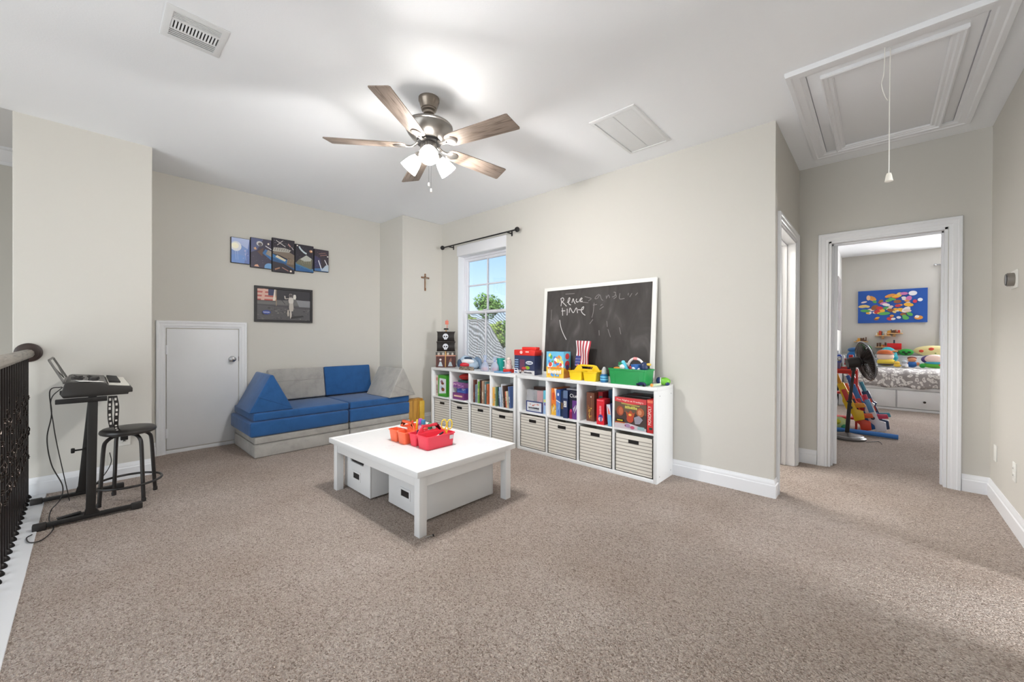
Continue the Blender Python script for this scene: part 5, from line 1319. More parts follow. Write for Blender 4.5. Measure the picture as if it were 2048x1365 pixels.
# things lying on the keyboard
def on_panel(x): return KZ+0.099-(x-(KX0+0.04))*0.1206
t = thing('headphones', 'black headphones lying on the keyboard panel', 'headphones', (0, 0, 0))
for (x, y) in ((0.025, 3.78), (0.030, 3.86)):
    MB().lathe([(0, 0), (0.022, 0), (0.025, 0.008), (0.022, 0.020), (0, 0.024)], 16, (x, y, on_panel(x)+0.005)).build('ear_cup', DARK, t)
MB().tube(catmull([(0.025, 3.78, KZ+0.105), (0.004, 3.80, KZ+0.116), (0.0, 3.85, KZ+0.118), (0.004, 3.90, KZ+0.116), (0.03, 3.86, KZ+0.108)], 6), 0.005, 8).build('headband', DARK, t)
t = thing('coiled_cable', 'tangled black cable coiled on the keyboard panel', 'cable', (0, 0, 0))
rr = random.Random(3); pts = []
for k in range(16): pts.append((-0.045+0.03*math.sin(k*2.3), 3.72+0.02*k+0.02*math.cos(k*1.9), on_panel(-0.045)+0.008+0.006*abs(math.sin(k*1.7))))
pts[2] = (-0.06, 3.74, KZ+0.135)
MB().tube(catmull(pts, 5), 0.0028, 6).build('cord', CB, t)
t = thing('paper_sheets', 'white paper sheets lying on the keyboard panel', 'paper', (0.005, 3.735, on_panel(0.005)+0.003)); t.rotation_euler = (0, 0.12, 0.2)
MB().box((-0.055, -0.06, 0), (0.055, 0.06, 0.0012)).build('sheet', mat('paper_white', (240, 238, 234), 0.7), t)
o = MB().box((-0.05, -0.055, 0.0014), (0.05, 0.055, 0.0024)).build('sheet', mat('paper_white'), t); o.rotation_euler = (0, 0, 0.25)

# ------------------------------------------------------------------ iron railing
RX = -0.292
rl = thing('railing', 'dark iron railing with wooden handrail along the landing', 'railing', (RX, 0, 0))
RAILW = wood_material('greyed_oak_rail', (92, 84, 76), (150, 142, 132), 1, 1.4, 0.4)
rp_ = [(-0.032, 0.0), (-0.022, -0.018), (0.022, -0.018), (0.032, 0.0), (0.030, 0.020), (0.018, 0.034), (0, 0.038), (-0.018, 0.034), (-0.030, 0.020)]
MB().prism(rp_, -0.55, YL-0.02, lambda a, b, c_: (a, c_, 1.022+b)).build('handrail', RAILW, rl, bevel=0.003)
MB().lathe([(0.0, 0.0), (0.066, 0.0), (0.068, 0.006), (0.066, 0.014), (0.056, 0.017), (0.054, 0.021), (0.048, 0.023), (0, 0.023)], 36, (0.002, YL, 1.036), M=Matrix.Rotation(PI/2, 4, 'X')).build('wall_rosette', mat('dark_walnut', (58, 46, 42), 0.35), rl)
IRON = mat('bronzed_iron', (34, 28, 26), 0.35, 0.6); GILT = mat('worn_iron_highlight', (58, 50, 46), 0.25, 0.8)
bal = MB().box((-0.0065, -0.0065, 0.02), (0.0065, 0.0065, 1.006)).build('baluster', IRON, rl)
bal.location = (0, 4.40, 0)
shoe = MB().lathe([(0.0, 0.006), (0.021, 0.006), (0.021, 0.014), (0.014, 0.026), (0.010, 0.030)], 14).build('shoe', mat('shoe_black', (30, 26, 25), 0.4, 0.5), bal)
bas = MB()
for k in range(4):
    a0 = k*PI/2
    bas.tube([(0.018*math.sin(PI*j/10)*math.cos(a0+j*0.55), 0.018*math.sin(PI*j/10)*math.sin(a0+j*0.55), -0.06+0.012*j) for j in range(11)], 0.0035, 6)
bas.ball((0, 0, -0.064), 0.010, 8).ball((0, 0, 0.064), 0.010, 8)
bas_me = bas.build('basket_twist', GILT, None); 
scr = MB()
for s in (-1, 1):
    scr.tube([(0.0, s*(0.012+0.022*(1-k/14))*math.cos(k*0.55)+s*0.014, (0.028*(1-k/18))*math.sin(k*0.55)) for k in range(15)], 0.0034, 6)
scr_me = scr.build('scroll', GILT, None)
kn_me = MB().lathe([(0.006, -0.018), (0.012, -0.012), (0.009, -0.006), (0.015, 0), (0.009, 0.006), (0.012, 0.012), (0.006, 0.018)], 12).build('knuckle', GILT, None)
ys = []; y = 4.40
while y > -0.5: ys.append(y); y -= 0.0945
for k, y in enumerate(ys):
    b = bal if k == 0 else part_copy(bal, rl, (0, y, 0))
    if k:
        c_ = shoe.copy(); COL.objects.link(c_); c_.parent = b
    pat = k % 4
    items = {0: [(kn_me, 0.72), (kn_me, 0.30)], 1: [(bas_me, 0.50), (kn_me, 0.62), (kn_me, 0.38)], 2: [(scr_me, 0.80), (scr_me, 0.58), (kn_me, 0.48)], 3: [(bas_me, 0.70), (bas_me, 0.36), (kn_me, 0.53)]}[pat]
    for me_, z in items:
        c_ = me_.copy(); COL.objects.link(c_); c_.parent = b; c_.location = (0, 0, z)
for o in (bas_me, scr_me, kn_me): bpy.data.objects.remove(o)
# ------------------------------------------------------------------ things standing on the shelves
ST = SHZ+0.0006
# pirate ship castle toy
c = (3.215, atx(892, 738, 3.215).y, ST)
t = thing('toy_ship', 'toy pirate ship with two black skull sails on brown hull', 'toy', c, math.radians(46))
HULL = mat('ship_brown', (92, 38, 30), 0.45); TAN = mat('ship_tan', (196, 152, 92), 0.5); SAIL = mat('sail_black', (38, 33, 31), 0.7); BONE = mat('ship_bone', (214, 204, 190), 0.6)
MB().box((-0.06, -0.125, 0), (0.06, 0.125, 0.145)).build('hull', HULL, t, bevel=0.006)
MB().box((-0.064, -0.13, 0.145), (0.064, 0.13, 0.158)).build('deck', mat('deck_pink', (196, 140, 116), 0.5), t, bevel=0.003)
for k in range(9): MB().box((-0.064, -0.125+k*0.0295, 0.158), (-0.055, -0.112+k*0.0295, 0.19)).build('railing_post', BONE if k % 2 else SAIL, t, bevel=0.002)
MB().box((-0.062, -0.128, 0.186), (-0.056, 0.128, 0.195)).build('rail', SAIL, t, bevel=0.002)
MB().cyl((-0.066, 0, 0.0), (-0.066, 0, 0.21), 0.007, 10).build('bow_post', TAN, t)
for s in (-1, 1):
    a = Art((-0.06, 0.115 if s > 0 else -0.012, 0.01), (0, -0.10, 0), (0, 0, 0.128), (-1, 0, 0)); a.rect(0, 0, 1, 1, (70, 28, 22)); a.poly([(.2, .02), (.8, .02), (.6, .5), (.4, .5)], (176, 186, 192)); a.disc(.5, .7, .14, .11, (206, 196, 196)) if s > 0 else a.poly([(.3, .5), (.6, .95), (.7, .6), (.5, .45)], (140, 90, 76)); a.build('printed_door', t)
MB().cyl((0, 0, 0.15), (0, 0, 0.50), 0.008, 10).build('mast', TAN, t)
def sail(z0, z1, w):
    mb = MB(); n = 10; vs = []; fs = []
    for j in range(7):
        v_ = j/6
        for i in range(n+1):
            u_ = i/n*2-1; bulge = 0.05*math.sin(PI*v_)*(1-0.35*u_*u_)+0.012
            wv = w/2*(0.96+0.06*abs(2*v_-1)**2)
            vs.append((-bulge, u_*wv, z0+(z1-z0)*v_))
    for j in range(6):
        for i in range(n): k = j*(n+1)+i; fs.append((k, k+1, k+n+2, k+n+1))
    mb.add(vs, fs)
    nb = len(vs); mb.add([(x+0.004, y, z) for x, y, z in vs], [tuple(reversed(f)) for f in fs])
    s_ = mb.build('sail', SAIL, t, smooth=60)
    zc = (z0+z1)/2
    a = Art((-0.0665, 0.045, zc-0.045), (0, -0.09, 0), (0, 0, 0.09), (-1, 0, 0))
    a.disc(.5, .56, .40, .40, (206, 208, 214)); a.rect(.3, .08, .7, .36, (206, 208, 214)); a.disc(.34, .52, .11, .12, (36, 32, 30)); a.disc(.66, .52, .11, .12, (36, 32, 30)); a.poly([(.5, .42), (.44, .32), (.56, .32)], (36, 32, 30))
    for u_ in (.42, .5, .58): a.rect(u_-.01, .1, u_+.01, .22, (36, 32, 30))
    a.build('skull_print', s_)
    MB().cyl((-0.012, -w/2-0.008, z1), (-0.012, w/2+0.008, z1), 0.005, 8).build('yard', mat('yard_dark', (46, 38, 34), 0.6), s_)
sail(0.205, 0.330, 0.235); sail(0.336, 0.462, 0.225)
MB().lathe([(0.03, 0.49), (0.032, 0.50), (0.028, 0.51), (0.024, 0.495)], 12).build('crows_nest', SAIL, t)
MB().cyl((0, -0.012, 0.50), (0, -0.012, 0.625), 0.0045, 8).box((-0.006, -0.03, 0.56), (0.006, 0.012, 0.61)).build('topmast_flag', mat('flag_salmon', (214, 116, 96), 0.6), t, bevel=0.002)
# gift bag
def blob(name, label, cat, loc, r, col, rough=0.5, extra=None):
    t = thing(name, label, cat, loc)
    MB().ball((0, 0, r[2]), r, 20).build('body', mat('blob_%d_%d_%d' % col, col, rough), t)
    return t
cy_ = lambda u, x: atx(u, 740, x).y
t = thing('zip_bag', 'crumpled blue and white zip bag with red toy inside', 'bag', (3.235, cy_(936, 3.235), ST), math.radians(28))
mb = MB(); n = 14
for (r_, z) in ((0, 0),): pass
mb.lathe([(0, 0), (0.10, 0.002), (0.125, 0.03), (0.120, 0.075), (0.09, 0.120), (0.05, 0.150), (0.01, 0.158), (0, 0.158)], n)
mb.v = [Vector((p.x*0.5+0.008*math.sin(7*p.y*20), p.y*1.15, p.z*(1+0.10*math.sin(p.y*30)))) for p in mb.v]
mb.build('bag_shell', mat('bag_pale_blue', (176, 196, 216), 0.3), t, smooth=60)
MB().ball((-0.066, 0.02, 0.050), (0.020, 0.062, 0.030), 16).build('red_toy', mat('toy_red', (206, 38, 52), 0.35), t)
MB().ball((-0.050, 0.095, 0.07), (0.02, 0.03, 0.05), 12).build('navy_flap', mat('bag_navy', (44, 66, 92), 0.5), t)
MB().ball((-0.045, -0.02, 0.135), (0.022, 0.055, 0.016), 14).build('navy_fold', mat('bag_navy'), t)
MB().ball((-0.060, -0.02, 0.095), (0.014, 0.085, 0.030), 12).build('white_panel', mat('bag_white', (230, 230, 232), 0.4), t)
t = thing('rock_slab', 'rough mottled brown rock slab on the shelf edge', 'rock', (3.10, cy_(933, 3.10), ST))
mb = MB().lathe([(0, 0), (0.125, 0), (0.132, 0.014), (0.12, 0.032), (0, 0.036)], 22)
rr = random.Random(8); mb.v = [Vector((p.x*0.32+rr.uniform(-.004, .004), p.y, p.z+rr.uniform(0, .007)*(1 if p.z > 0.01 else 0))) for p in mb.v]
mb.build('slab', mat('mottled_rock', (128, 114, 100), 0.85, var=0.9, vscale=55), t, smooth=20)
t = thing('folded_bag', 'blue grey folded bag beside the crumpled zip bag', 'bag', (3.35, cy_(955, 3.35), ST))
MB().prism([(0.09, 0), (-0.08, 0), (-0.055, 0.12), (0.02, 0.15), (0.06, 0.11)], -0.02, 0.02, lambda a, b, c_: (c_, a, b)).build('folded_panel', mat('bag_slate', (128, 152, 178), 0.5), t, bevel=0.01)
def goodie_bag(label, loc, tint, fill, h=0.16):
    t = thing('party_bag', label, 'bag', loc)
    mb = MB().lathe([(0, 0.001), (0.052, 0.001), (0.060, 0.02), (0.055, 0.06), (0.036, 0.095), (0.011, 0.118), (0.018, 0.14), (0.028, h), (0.0, h-0.01)], 14)
    rr = random.Random(int(loc[1]*999)); mb.v = [Vector((p.x*0.7*(1+rr.uniform(-.1, .1)), p.y*(1+rr.uniform(-.1, .1)), p.z)) for p in mb.v]
    mb.build('cellophane', mat('cellophane_%d' % tint[0], tint, 0.15, alpha=0.45), t, smooth=60)
    MB().ball((0, 0, 0.026), (0.03, 0.045, 0.022), 14).build('sweets', mat('fill_%d_%d_%d' % fill, fill, 0.5), t)
    MB().tube([(0.013*math.cos(k*PI/6), 0.013*math.sin(k*PI/6), 0.118) for k in range(12)], 0.003, 6, closed=True).build('tie', mat('tie_blue', (90, 110, 190), 0.5), t)
goodie_bag('clear party bag with orange sweets tied at the neck', (3.14, cy_(970, 3.14), ST), (190, 204, 230), (226, 130, 96), 0.185)
goodie_bag('clear party bag with red and green sweets beside the teal cup', (3.19, cy_(989.5, 3.19), ST), (196, 210, 232), (196, 80, 84), 0.165)
t = thing('cup', 'teal plastic cup with white handle on the shelf', 'cup', (3.27, cy_(1001.5, 3.27), ST))
MB().lathe([(0, 0.002), (0.036, 0.0), (0.047, 0.15), (0.044, 0.15), (0.034, 0.006), (0, 0.006)], 24).build('cup_body', mat('teal_plastic', (28, 160, 150), 0.35), t)
MB().tube(catmull([(0, -0.043, 0.125), (0, -0.075, 0.115), (0, -0.078, 0.06), (0, -0.039, 0.045)], 6), 0.006, 8).build('handle', mat('white_plastic', (236, 236, 236), 0.3), t)
t = thing('tray', 'flat blue tray lying in front of the teal cup', 'tray', (3.125, cy_(1005, 3.125), ST))
MB().box((-0.05, -0.085, 0), (0.05, 0.085, 0.004)).build('tray_floor', mat('tray_blue', (120, 160, 196), 0.4), t, bevel=0.001)
MB().sweep([(-0.05, -0.085), (-0.05, 0.085), (0.05, 0.085), (0.05, -0.085)], [(0, 0.0), (0, 0.016), (-0.005, 0.016), (-0.005, 0.0), (0, 0)], lambda u, v_, w_: (u, v_, w_), closed=True).build('tray_rim', mat('tray_blue'), t)
t = thing('toy_figure', 'pink and white toy figure on a red block', 'toy', (3.20, cy_(1018, 3.20), ST))
MB().box((-0.045, -0.05, 0), (0.045, 0.05, 0.04)).build('red_block', mat('block_red', (222, 62, 50), 0.4), t, bevel=0.004)
MB().lathe([(0, 0.04), (0.036, 0.042), (0.040, 0.07), (0.026, 0.10), (0.03, 0.12), (0.022, 0.145), (0, 0.15)], 16).build('figure_body', mat('figure_pink', (224, 196, 192), 0.6, var=0.15, vscale=50), t)
MB().ball((-0.005, 0.0, 0.15), (0.024, 0.026, 0.022), 12).build('figure_head', mat('figure_cream', (232, 218, 208), 0.6), t)
# big red toy box with handle
def bigbox(a):
    a.rect(0, 0, 1, 1, (52, 60, 92)); a.rect(0, 0, 1, .22, (206, 204, 204)); a.rect(.28, .25, .52, .78, (104, 60, 84)); a.disc(.75, .62, .18, .09, (236, 238, 244)); a.squig(.62, .585, .07, (50, 60, 110), width=.27); a.disc(.66, .36, .12, .09, (140, 176, 50)); a.disc(.5, .33, .12, .07, (196, 70, 70)); a.squig(.5, .08, .08, (50, 46, 60), width=.42); a.rect(0, .04, .2, .3, (234, 236, 242)); a.rect(.03, .07, .17, .13, (60, 90, 130)); a.rect(.03, .2, .17, .27, (50, 54, 90))
    for v_ in (.36, .48, .6, .72): a.rect(.04, v_, .22, v_+.06, (140, 170, 206))
    a.blobs(6, 8, [(120, 60, 50), (70, 60, 60), (236, 226, 214)], .24, .08, .48, .25, (.02, .05))
y0 = cy_(1029, 3.15); y1 = cy_(1069, 3.15)
t = carton('toy_box', 'tall toy box with red lid and carry handle by the chalkboard', 'box', (3.15, (y0+y1)/2, ST), (0.11, abs(y0-y1), 0.205), (56, 62, 96), front=bigbox)
RL = mat('box_lid_red', (222, 52, 44), 0.4); w = abs(y0-y1)
MB().box((-0.006, -w/2-0.006, 0.200), (0.116, w/2+0.006, 0.262)).build('lid', RL, t, bevel=0.010)
MB().box((0.02, -w/2+0.0, 0.262), (0.09, w/2-0.085, 0.292)).build('carry_handle', RL, t, bevel=0.008)
a = Art((-0.0065, w/2, 0.205), (0, -w, 0), (0, 0, 0.06), (-1, 0, 0)); a.disc(.36, .5, .07, .28, (244, 200, 196)); a.disc(.62, .6, .05, .12, (246, 214, 206)); a.disc(.70, .6, .05, .12, (246, 214, 206)); a.build('printed_lid', t)
# puzzle box
def pz(a):
    a.rect(0, 0, 1, 1, (110, 186, 222)); a.rect(0, 0, 1, .42, (244, 200, 70)); a.blobs(31, 26, [(236, 140, 60), (70, 130, 210), (220, 80, 60), (240, 220, 120), (236, 236, 240), (90, 170, 90)], .06, .4, .94, .95, (.05, .11)); a.squig(.1, .16, .16, (246, 240, 226), width=.78); a.blobs(32, 10, [(80, 150, 220), (240, 150, 60), (120, 190, 230)], .1, .09, .9, .13, (.03, .06)); a.rect(.1, .36, .9, .40, (226, 120, 50))
def pzs(a):
    a.rect(0, 0, 1, 1, (120, 200, 226)); a.rect(0, 0, 1, .38, (236, 160, 50)); a.disc(.5, .82, .3, .12, (220, 70, 70)); a.disc(.5, .52, .34, .14, (206, 60, 70)); a.disc(.5, .4, .26, .1, (90, 60, 120)); a.poly([(0, 0), (1, 0), (1, .3)], (236, 140, 40))
y0 = cy_(1094, 3.12); y1 = cy_(1141, 3.20)
pb = carton('puzzle_box', 'blue and orange cartoon puzzle box standing on the shelf', 'box', (3.115, atx(1110, 740, 3.115).y, ST), (0.135, 0.195, 0.255), (90, 160, 200), front=pz, side=pzs, rz=math.radians(6))
# yellow caddy with flag
yc_ = (cy_(1143, 3.15)+cy_(1202, 3.15))/2
caddy('bright yellow craft caddy holding the flag', (3.175, yc_, ST), 0.0, (244, 206, 30), L=0.30, W=0.19, Hh=0.090)
t = thing('flag', 'small american flag with red stripes in the yellow caddy', 'flag', (3.222, atx(1163, 720, 3.222).y, ST+0.10))
Mf = Matrix.Rotation(math.radians(6), 4, 'X')
nst = 10
for k in range(nst):
    u0, u1 = -0.065+k*0.013, -0.065+(k+1)*0.013
    vs = []; fs = []
    for j in range(11):
        v_ = j/10
        for u_ in (u0, u1):
            vs.append(Mf @ Vector((0.010*math.sin(v_*6+u_*30)-0.012*v_, -u_*(1-0.16*v_)*-1.0 if False else -(1.22*u_*(0.86+0.14*v_)), 0.02+0.245*v_-0.35*(u_-0.0)*-0.25)))
    for j in range(10): fs.append((2*j, 2*j+1, 2*j+3, 2*j+2))
    MB().add(vs, fs).build('stripe', mat('flag_red' if k % 2 else 'flag_white', (176, 44, 60) if k % 2 else (232, 224, 226), 0.6), t, smooth=60)
vs = []; fs = []
for j in range(5):
    v_ = j/10
    for u_ in (-0.066, -0.02): vs.append(Mf @ Vector((0.010*math.sin(v_*6+u_*30)-0.012*v_-0.002, -(1.22*u_*(0.86+0.14*v_)), 0.02+0.245*v_+0.0875*u_)))
for j in range(4): fs.append((2*j, 2*j+1, 2*j+3, 2*j+2))
ca = MB().add(vs, fs).build('canton', mat('flag_blue', (52, 62, 130), 0.6), t, smooth=60)
for k in range(12):
    u_, v_ = -0.060+0.012*(k % 4)+0.004*((k//4) % 2), 0.04+0.12*(k//4)
    q = Mf @ Vector((0.010*math.sin(v_*6+u_*30)-0.012*v_-0.0032, -(1.22*u_*(0.86+0.14*v_)), 0.02+0.245*v_+0.0875*u_))
    MB().prism([(0.0042*(1 if i % 2 else 0.45)*math.cos(i*PI/5), 0.0042*(1 if i % 2 else 0.45)*math.sin(i*PI/5)) for i in range(10)], 0, 0.0006, lambda a, b, c_: (q.x-c_, q.y+a, q.z+b)).build('star', mat('flag_white'), ca, smooth=0)
MB().cyl((0.004, 0.0, -0.085), (0.0, 0.01, 0.04), 0.004, 8).build('flag_stick', TAN, t)
for k, (dy, cc) in enumerate(((-0.05, (96, 60, 34)), (-0.02, (140, 90, 50)), (0.01, (80, 56, 40)))):
    t = thing('wooden_block', ['dark brown block in the yellow caddy', 'light brown block in the yellow caddy', 'black brown block in the yellow caddy'][k], 'toy', (3.215, yc_+dy, ST+0.0055), 0.4*k)
    MB().box((-0.011, -0.011, 0), (0.011, 0.011, 0.10+0.006*k)).build('block', mat('blk_%d' % k, cc, 0.6), t, bevel=0.003); MB().box((-0.009, -0.009, 0.1005+0.006*k), (0.009, 0.009, 0.106+0.006*k)).build('block_top', mat('blkt', (196, 146, 84), 0.6), t, bevel=0.002)
# blue bottle
t = thing('paint_bottle', 'blue bottle with clear grey cap between the caddy and bin', 'bottle', (3.115, cy_(1208.5, 3.115), ST))
MB().lathe([(0, 0), (0.032, 0), (0.036, 0.006), (0.036, 0.05), (0.032, 0.066), (0.022, 0.074), (0, 0.074)], 24).build('bottle_body', mat('bottle_blue', (38, 108, 160), 0.3), t)
MB().lathe([(0.023, 0.072), (0.024, 0.085), (0.020, 0.115), (0.010, 0.134), (0, 0.137)], 20).build('cap', mat('cap_clear_grey', (196, 198, 198), 0.3), t)
for z in (0.026, 0.048): MB().lathe([(0.0362, z-0.006), (0.0368, z), (0.0362, z+0.006)], 24).build('label_band', mat('band_light_blue', (110, 190, 222), 0.4), t)
# green bin and its toys
gx0, gx1 = 3.070, 3.255
gy0, gy1 = cy_(1294, 3.10), cy_(1219, 3.10)
gc = ((gx0+gx1)/2, (gy0+gy1)/2)
t = thing('green_bin', 'green plastic bin filled with toys on the shelf', 'bin', (gc[0], gc[1], ST))
GM = mat('bin_green', (34, 150, 78), 0.4)
mb = MB(); W_, D_ = (gy1-gy0)/2, (gx1-gx0)/2
def rr_(s_, z, r_=0.02):
    pts = []
    for cx, cy2, a0 in ((D_*s_-r_, W_*s_-r_, 0), (-D_*s_+r_, W_*s_-r_, 90), (-D_*s_+r_, -W_*s_+r_, 180), (D_*s_-r_, -W_*s_+r_, 270)):
        for k in range(5): tt = math.radians(a0+22.5*k); pts.append((cx+r_*math.cos(tt), cy2+r_*math.sin(tt), z))
    return pts
rings = [rr_(0.91, 0), rr_(0.985, 0.118), rr_(1.02, 0.119), rr_(1.02, 0.132), rr_(0.965, 0.132), rr_(0.90, 0.006)]
vs = [p for R_ in rings for p in R_]; fs = []
for i in range(5):
    for k in range(20): fs.append((i*20+k, i*20+(k+1) % 20, (i+1)*20+(k+1) % 20, (i+1)*20+k))
fs += [tuple(reversed(range(20))), tuple(100+k for k in range(20))]
mb.add(vs, fs).build('bin_shell', GM, t, smooth=50)
for k in range(2): MB().box((-D_*0.965, W_*(0.62-1.24*k)-0.002, 0.01), (-D_*0.94, W_*(0.62-1.24*k)+0.002, 0.114)).build('rib', GM, t)
def toy(label, loc, parts, rot=(0, 0, 0), name='toy', cat='toy'):
    t = thing(name, label, cat, loc); t.rotation_euler = rot
    for nm_, f_, col in parts:
        mb = MB(); f_(mb); mb.build(nm_, mat('toy_%d_%d_%d' % col, col, 0.4), t, smooth=50)
    return t
bx = lambda px_, x, dz: (x, atx(px_, 735, x).y, ST+dz)
toy('small white ball resting high in the green bin', bx(1251, 3.15, 0.137), [('ball', lambda m_: m_.ball((0, 0, 0.02), 0.024, 14), (236, 234, 230)), ('ball_seam', lambda m_: m_.tube([(0.0242*math.cos(k*PI/8), 0.0242*math.sin(k*PI/8), 0.02) for k in range(16)], 0.0012, 5, closed=True), (206, 204, 200))])
toy('white ball low by the rim of the green bin', bx(1245, 3.112, 0.124), [('ball', lambda m_: m_.ball((0, 0, 0.02), 0.025, 14), (228, 230, 224)), ('ball_seam', lambda m_: m_.tube([(0.0252*math.cos(k*PI/8), 0.0252*math.sin(k*PI/8), 0.02) for k in range(16)], 0.0012, 5, closed=True), (200, 202, 196))])
toy('light blue foam dart toy leaning in the green bin', bx(1258, 3.12, 0.095), [('stem', lambda m_: m_.cyl((0, 0, 0), (0, 0.05, 0.085), 0.016, 12), (84, 190, 214)), ('tip', lambda m_: m_.ball((0, 0.053, 0.09), 0.0165, 12), (110, 206, 226))])
toy('white arched toy handle rising from the green bin', bx(1272, 3.218, 0.05), [('arch', lambda m_: m_.tube(catmull([(0, 0.085, 0.06), (0, 0.06, 0.135), (0, 0.01, 0.165), (0, -0.05, 0.14), (0, -0.085, 0.06)], 6), 0.011, 8), (238, 232, 230)), ('grip', lambda m_: m_.tube([(0, 0.02, 0.164), (0, -0.012, 0.162)], 0.0135, 10), (236, 150, 150))])
toy('blue and white toy cup in the green bin', bx(1274, 3.145, 0.085), [('cup_body', lambda m_: m_.lathe([(0, 0), (0.035, 0), (0.05, 0.085), (0.046, 0.085), (0.03, 0.006), (0, 0.006)], 18), (58, 110, 182)), ('spot', lambda m_: m_.ball((-0.040, 0.01, 0.055), (0.008, 0.018, 0.012), 10), (232, 236, 240)), ('spot', lambda m_: m_.ball((-0.032, -0.032, 0.045), (0.01, 0.014, 0.014), 10), (232, 236, 240))])
toy('red toy block half buried in the green bin', bx(1257, 3.17, 0.07), [('block', lambda m_: m_.box((-0.025, -0.03, 0), (0.025, 0.03, 0.075)), (206, 62, 60)), ('stud', lambda m_: m_.cyl((0, 0, 0.075), (0, 0, 0.083), 0.012, 12), (226, 80, 76))], (0.2, 0.1, 0.3))
toy('orange toy ring near the corner of the green bin', bx(1237, 3.14, 0.097), [('ring', lambda m_: m_.tube([(0.026*math.cos(k*PI/8), 0.036*math.sin(k*PI/8), 0.03+0.004*math.sin(k*PI/4)) for k in range(16)], 0.010, 8, closed=True), (228, 150, 60)), ('hub', lambda m_: m_.ball((0, 0, 0.028), (0.016, 0.02, 0.01), 10), (214, 206, 130))])
toy('green toy brick standing at the back of the green bin', bx(1245, 3.205, 0.03), [('brick', lambda m_: m_.box((-0.02, -0.03, 0), (0.02, 0.03, 0.15)), (34, 130, 86)), ('brick_stripe', lambda m_: m_.box((-0.0206, -0.0306, 0.115), (0.0206, 0.0306, 0.125)), (120, 190, 150))])
toy('navy toy glove on the back corner of the green bin', bx(1288, 3.125, 0.105), [('palm', lambda m_: m_.ball((0, 0, 0.045), (0.03, 0.035, 0.045), 14), (36, 52, 90)), ('thumb', lambda m_: m_.ball((0, -0.04, 0.07), (0.012, 0.022, 0.012), 10), (226, 190, 80))])
# items at the open end
t = thing('toy_car', 'dark blue toy car lying in front of the green bin', 'toy', (3.068, atx(1283, 765, 3.068).y, ST), math.radians(80))
MB().prism([(-0.042, 0.008), (0.045, 0.008), (0.045, 0.02), (0.025, 0.024), (0.012, 0.034), (-0.022, 0.034), (-0.042, 0.022)], -0.006, 0.012, lambda a, b, c_: (a, c_, b)).build('car_body', mat('car_navy', (32, 44, 86), 0.3), t, bevel=0.003)
for x in (-0.026, 0.026): MB().cyl((x, -0.008, 0.009), (x, 0.014, 0.009), 0.009, 12).build('wheel', BLACK, t)
t = thing('party_horn', 'pastel paper party blower lying at the shelf end', 'toy', (3.13, 1.318, ST+0.0146), math.radians(-12))
MB().cyl((-0.045, 0, 0), (0.06, 0, 0), 0.009, 10).build('paper_tube', mat('pastel_green', (206, 222, 186), 0.6, var=0.1, vscale=30), t)
MB().lathe([(0.009, 0), (0.014, 0.012), (0.010, 0.02), (0, 0.021)], 10, (-0.045, 0, 0), M=Matrix.Rotation(-PI/2, 4, 'Y')).build('mouthpiece', mat('horn_orange', (232, 160, 80), 0.5), t)
t = thing('toy_ball', 'green toy ball with navy and white ends by the chalkboard', 'toy', (3.262, 1.300, ST+0.0335), math.radians(20))
MB().ball((0, 0, 0), (0.036, 0.046, 0.033), 20).build('green_body', mat('lime_green', (120, 190, 60), 0.4), t)
MB().ball((0, 0.046, 0.004), (0.030, 0.022, 0.030), 16).build('navy_end', mat('ball_navy', (36, 50, 104), 0.4), t)
MB().tube([(0.032*math.cos(k*PI/10), 0.032, 0.029*math.sin(k*PI/10)) for k in range(20)], 0.0045, 6, closed=True).build('white_band', mat('band_white', (236, 238, 240), 0.4), t)
MB().ball((-0.026, -0.022, -0.018), (0.014, 0.018, 0.014), 12).build('navy_spot', mat('ball_navy'), t)
# ------------------------------------------------------------------ bedroom beyond the doorway
t = thing('canvas_picture', 'blue canvas with a bunch of bright shapes on bedroom wall', 'picture', (XBB, -0.165, 1.758))
w, h = 0.915, 0.605
MB().box((-0.035, -w/2, -h/2), (0, w/2, h/2)).build('canvas', mat('canvas_side', (46, 70, 130), 0.7), t, bevel=0.003)
a = Art((-0.035, w/2, -h/2), (0, -w, 0), (0, 0, h), (-1, 0, 0)); a.rect(0, 0, 1, 1, (30, 84, 170))
pal = [(232, 226, 222), (222, 150, 70), (200, 60, 60), (226, 196, 120), (206, 120, 176), (90, 170, 90), (226, 206, 196), (150, 90, 50), (236, 180, 60)]
for (u0, v0, u1, v1, n_, sd) in ((.08, .3, .4, .8, 15, 1), (.2, .1, .5, .5, 10, 2), (.42, .3, .78, .9, 22, 3), (.48, .08, .76, .4, 12, 4)): a.blobs(sd, n_, pal, u0, v0, u1, v1, (.025, .055), 1.5)
a.disc(.80, .86, .06, .07, (236, 236, 240)); a.disc(.90, .66, .035, .05, (232, 234, 240)); a.disc(.16, .78, .03, .08, (232, 190, 150)); a.disc(.83, .62, .03, .05, (206, 60, 80)); a.disc(.88, .14, .06, .06, (226, 150, 60)); a.disc(.86, .17, .03, .04, (236, 226, 214))
a.build('printed_art', t)
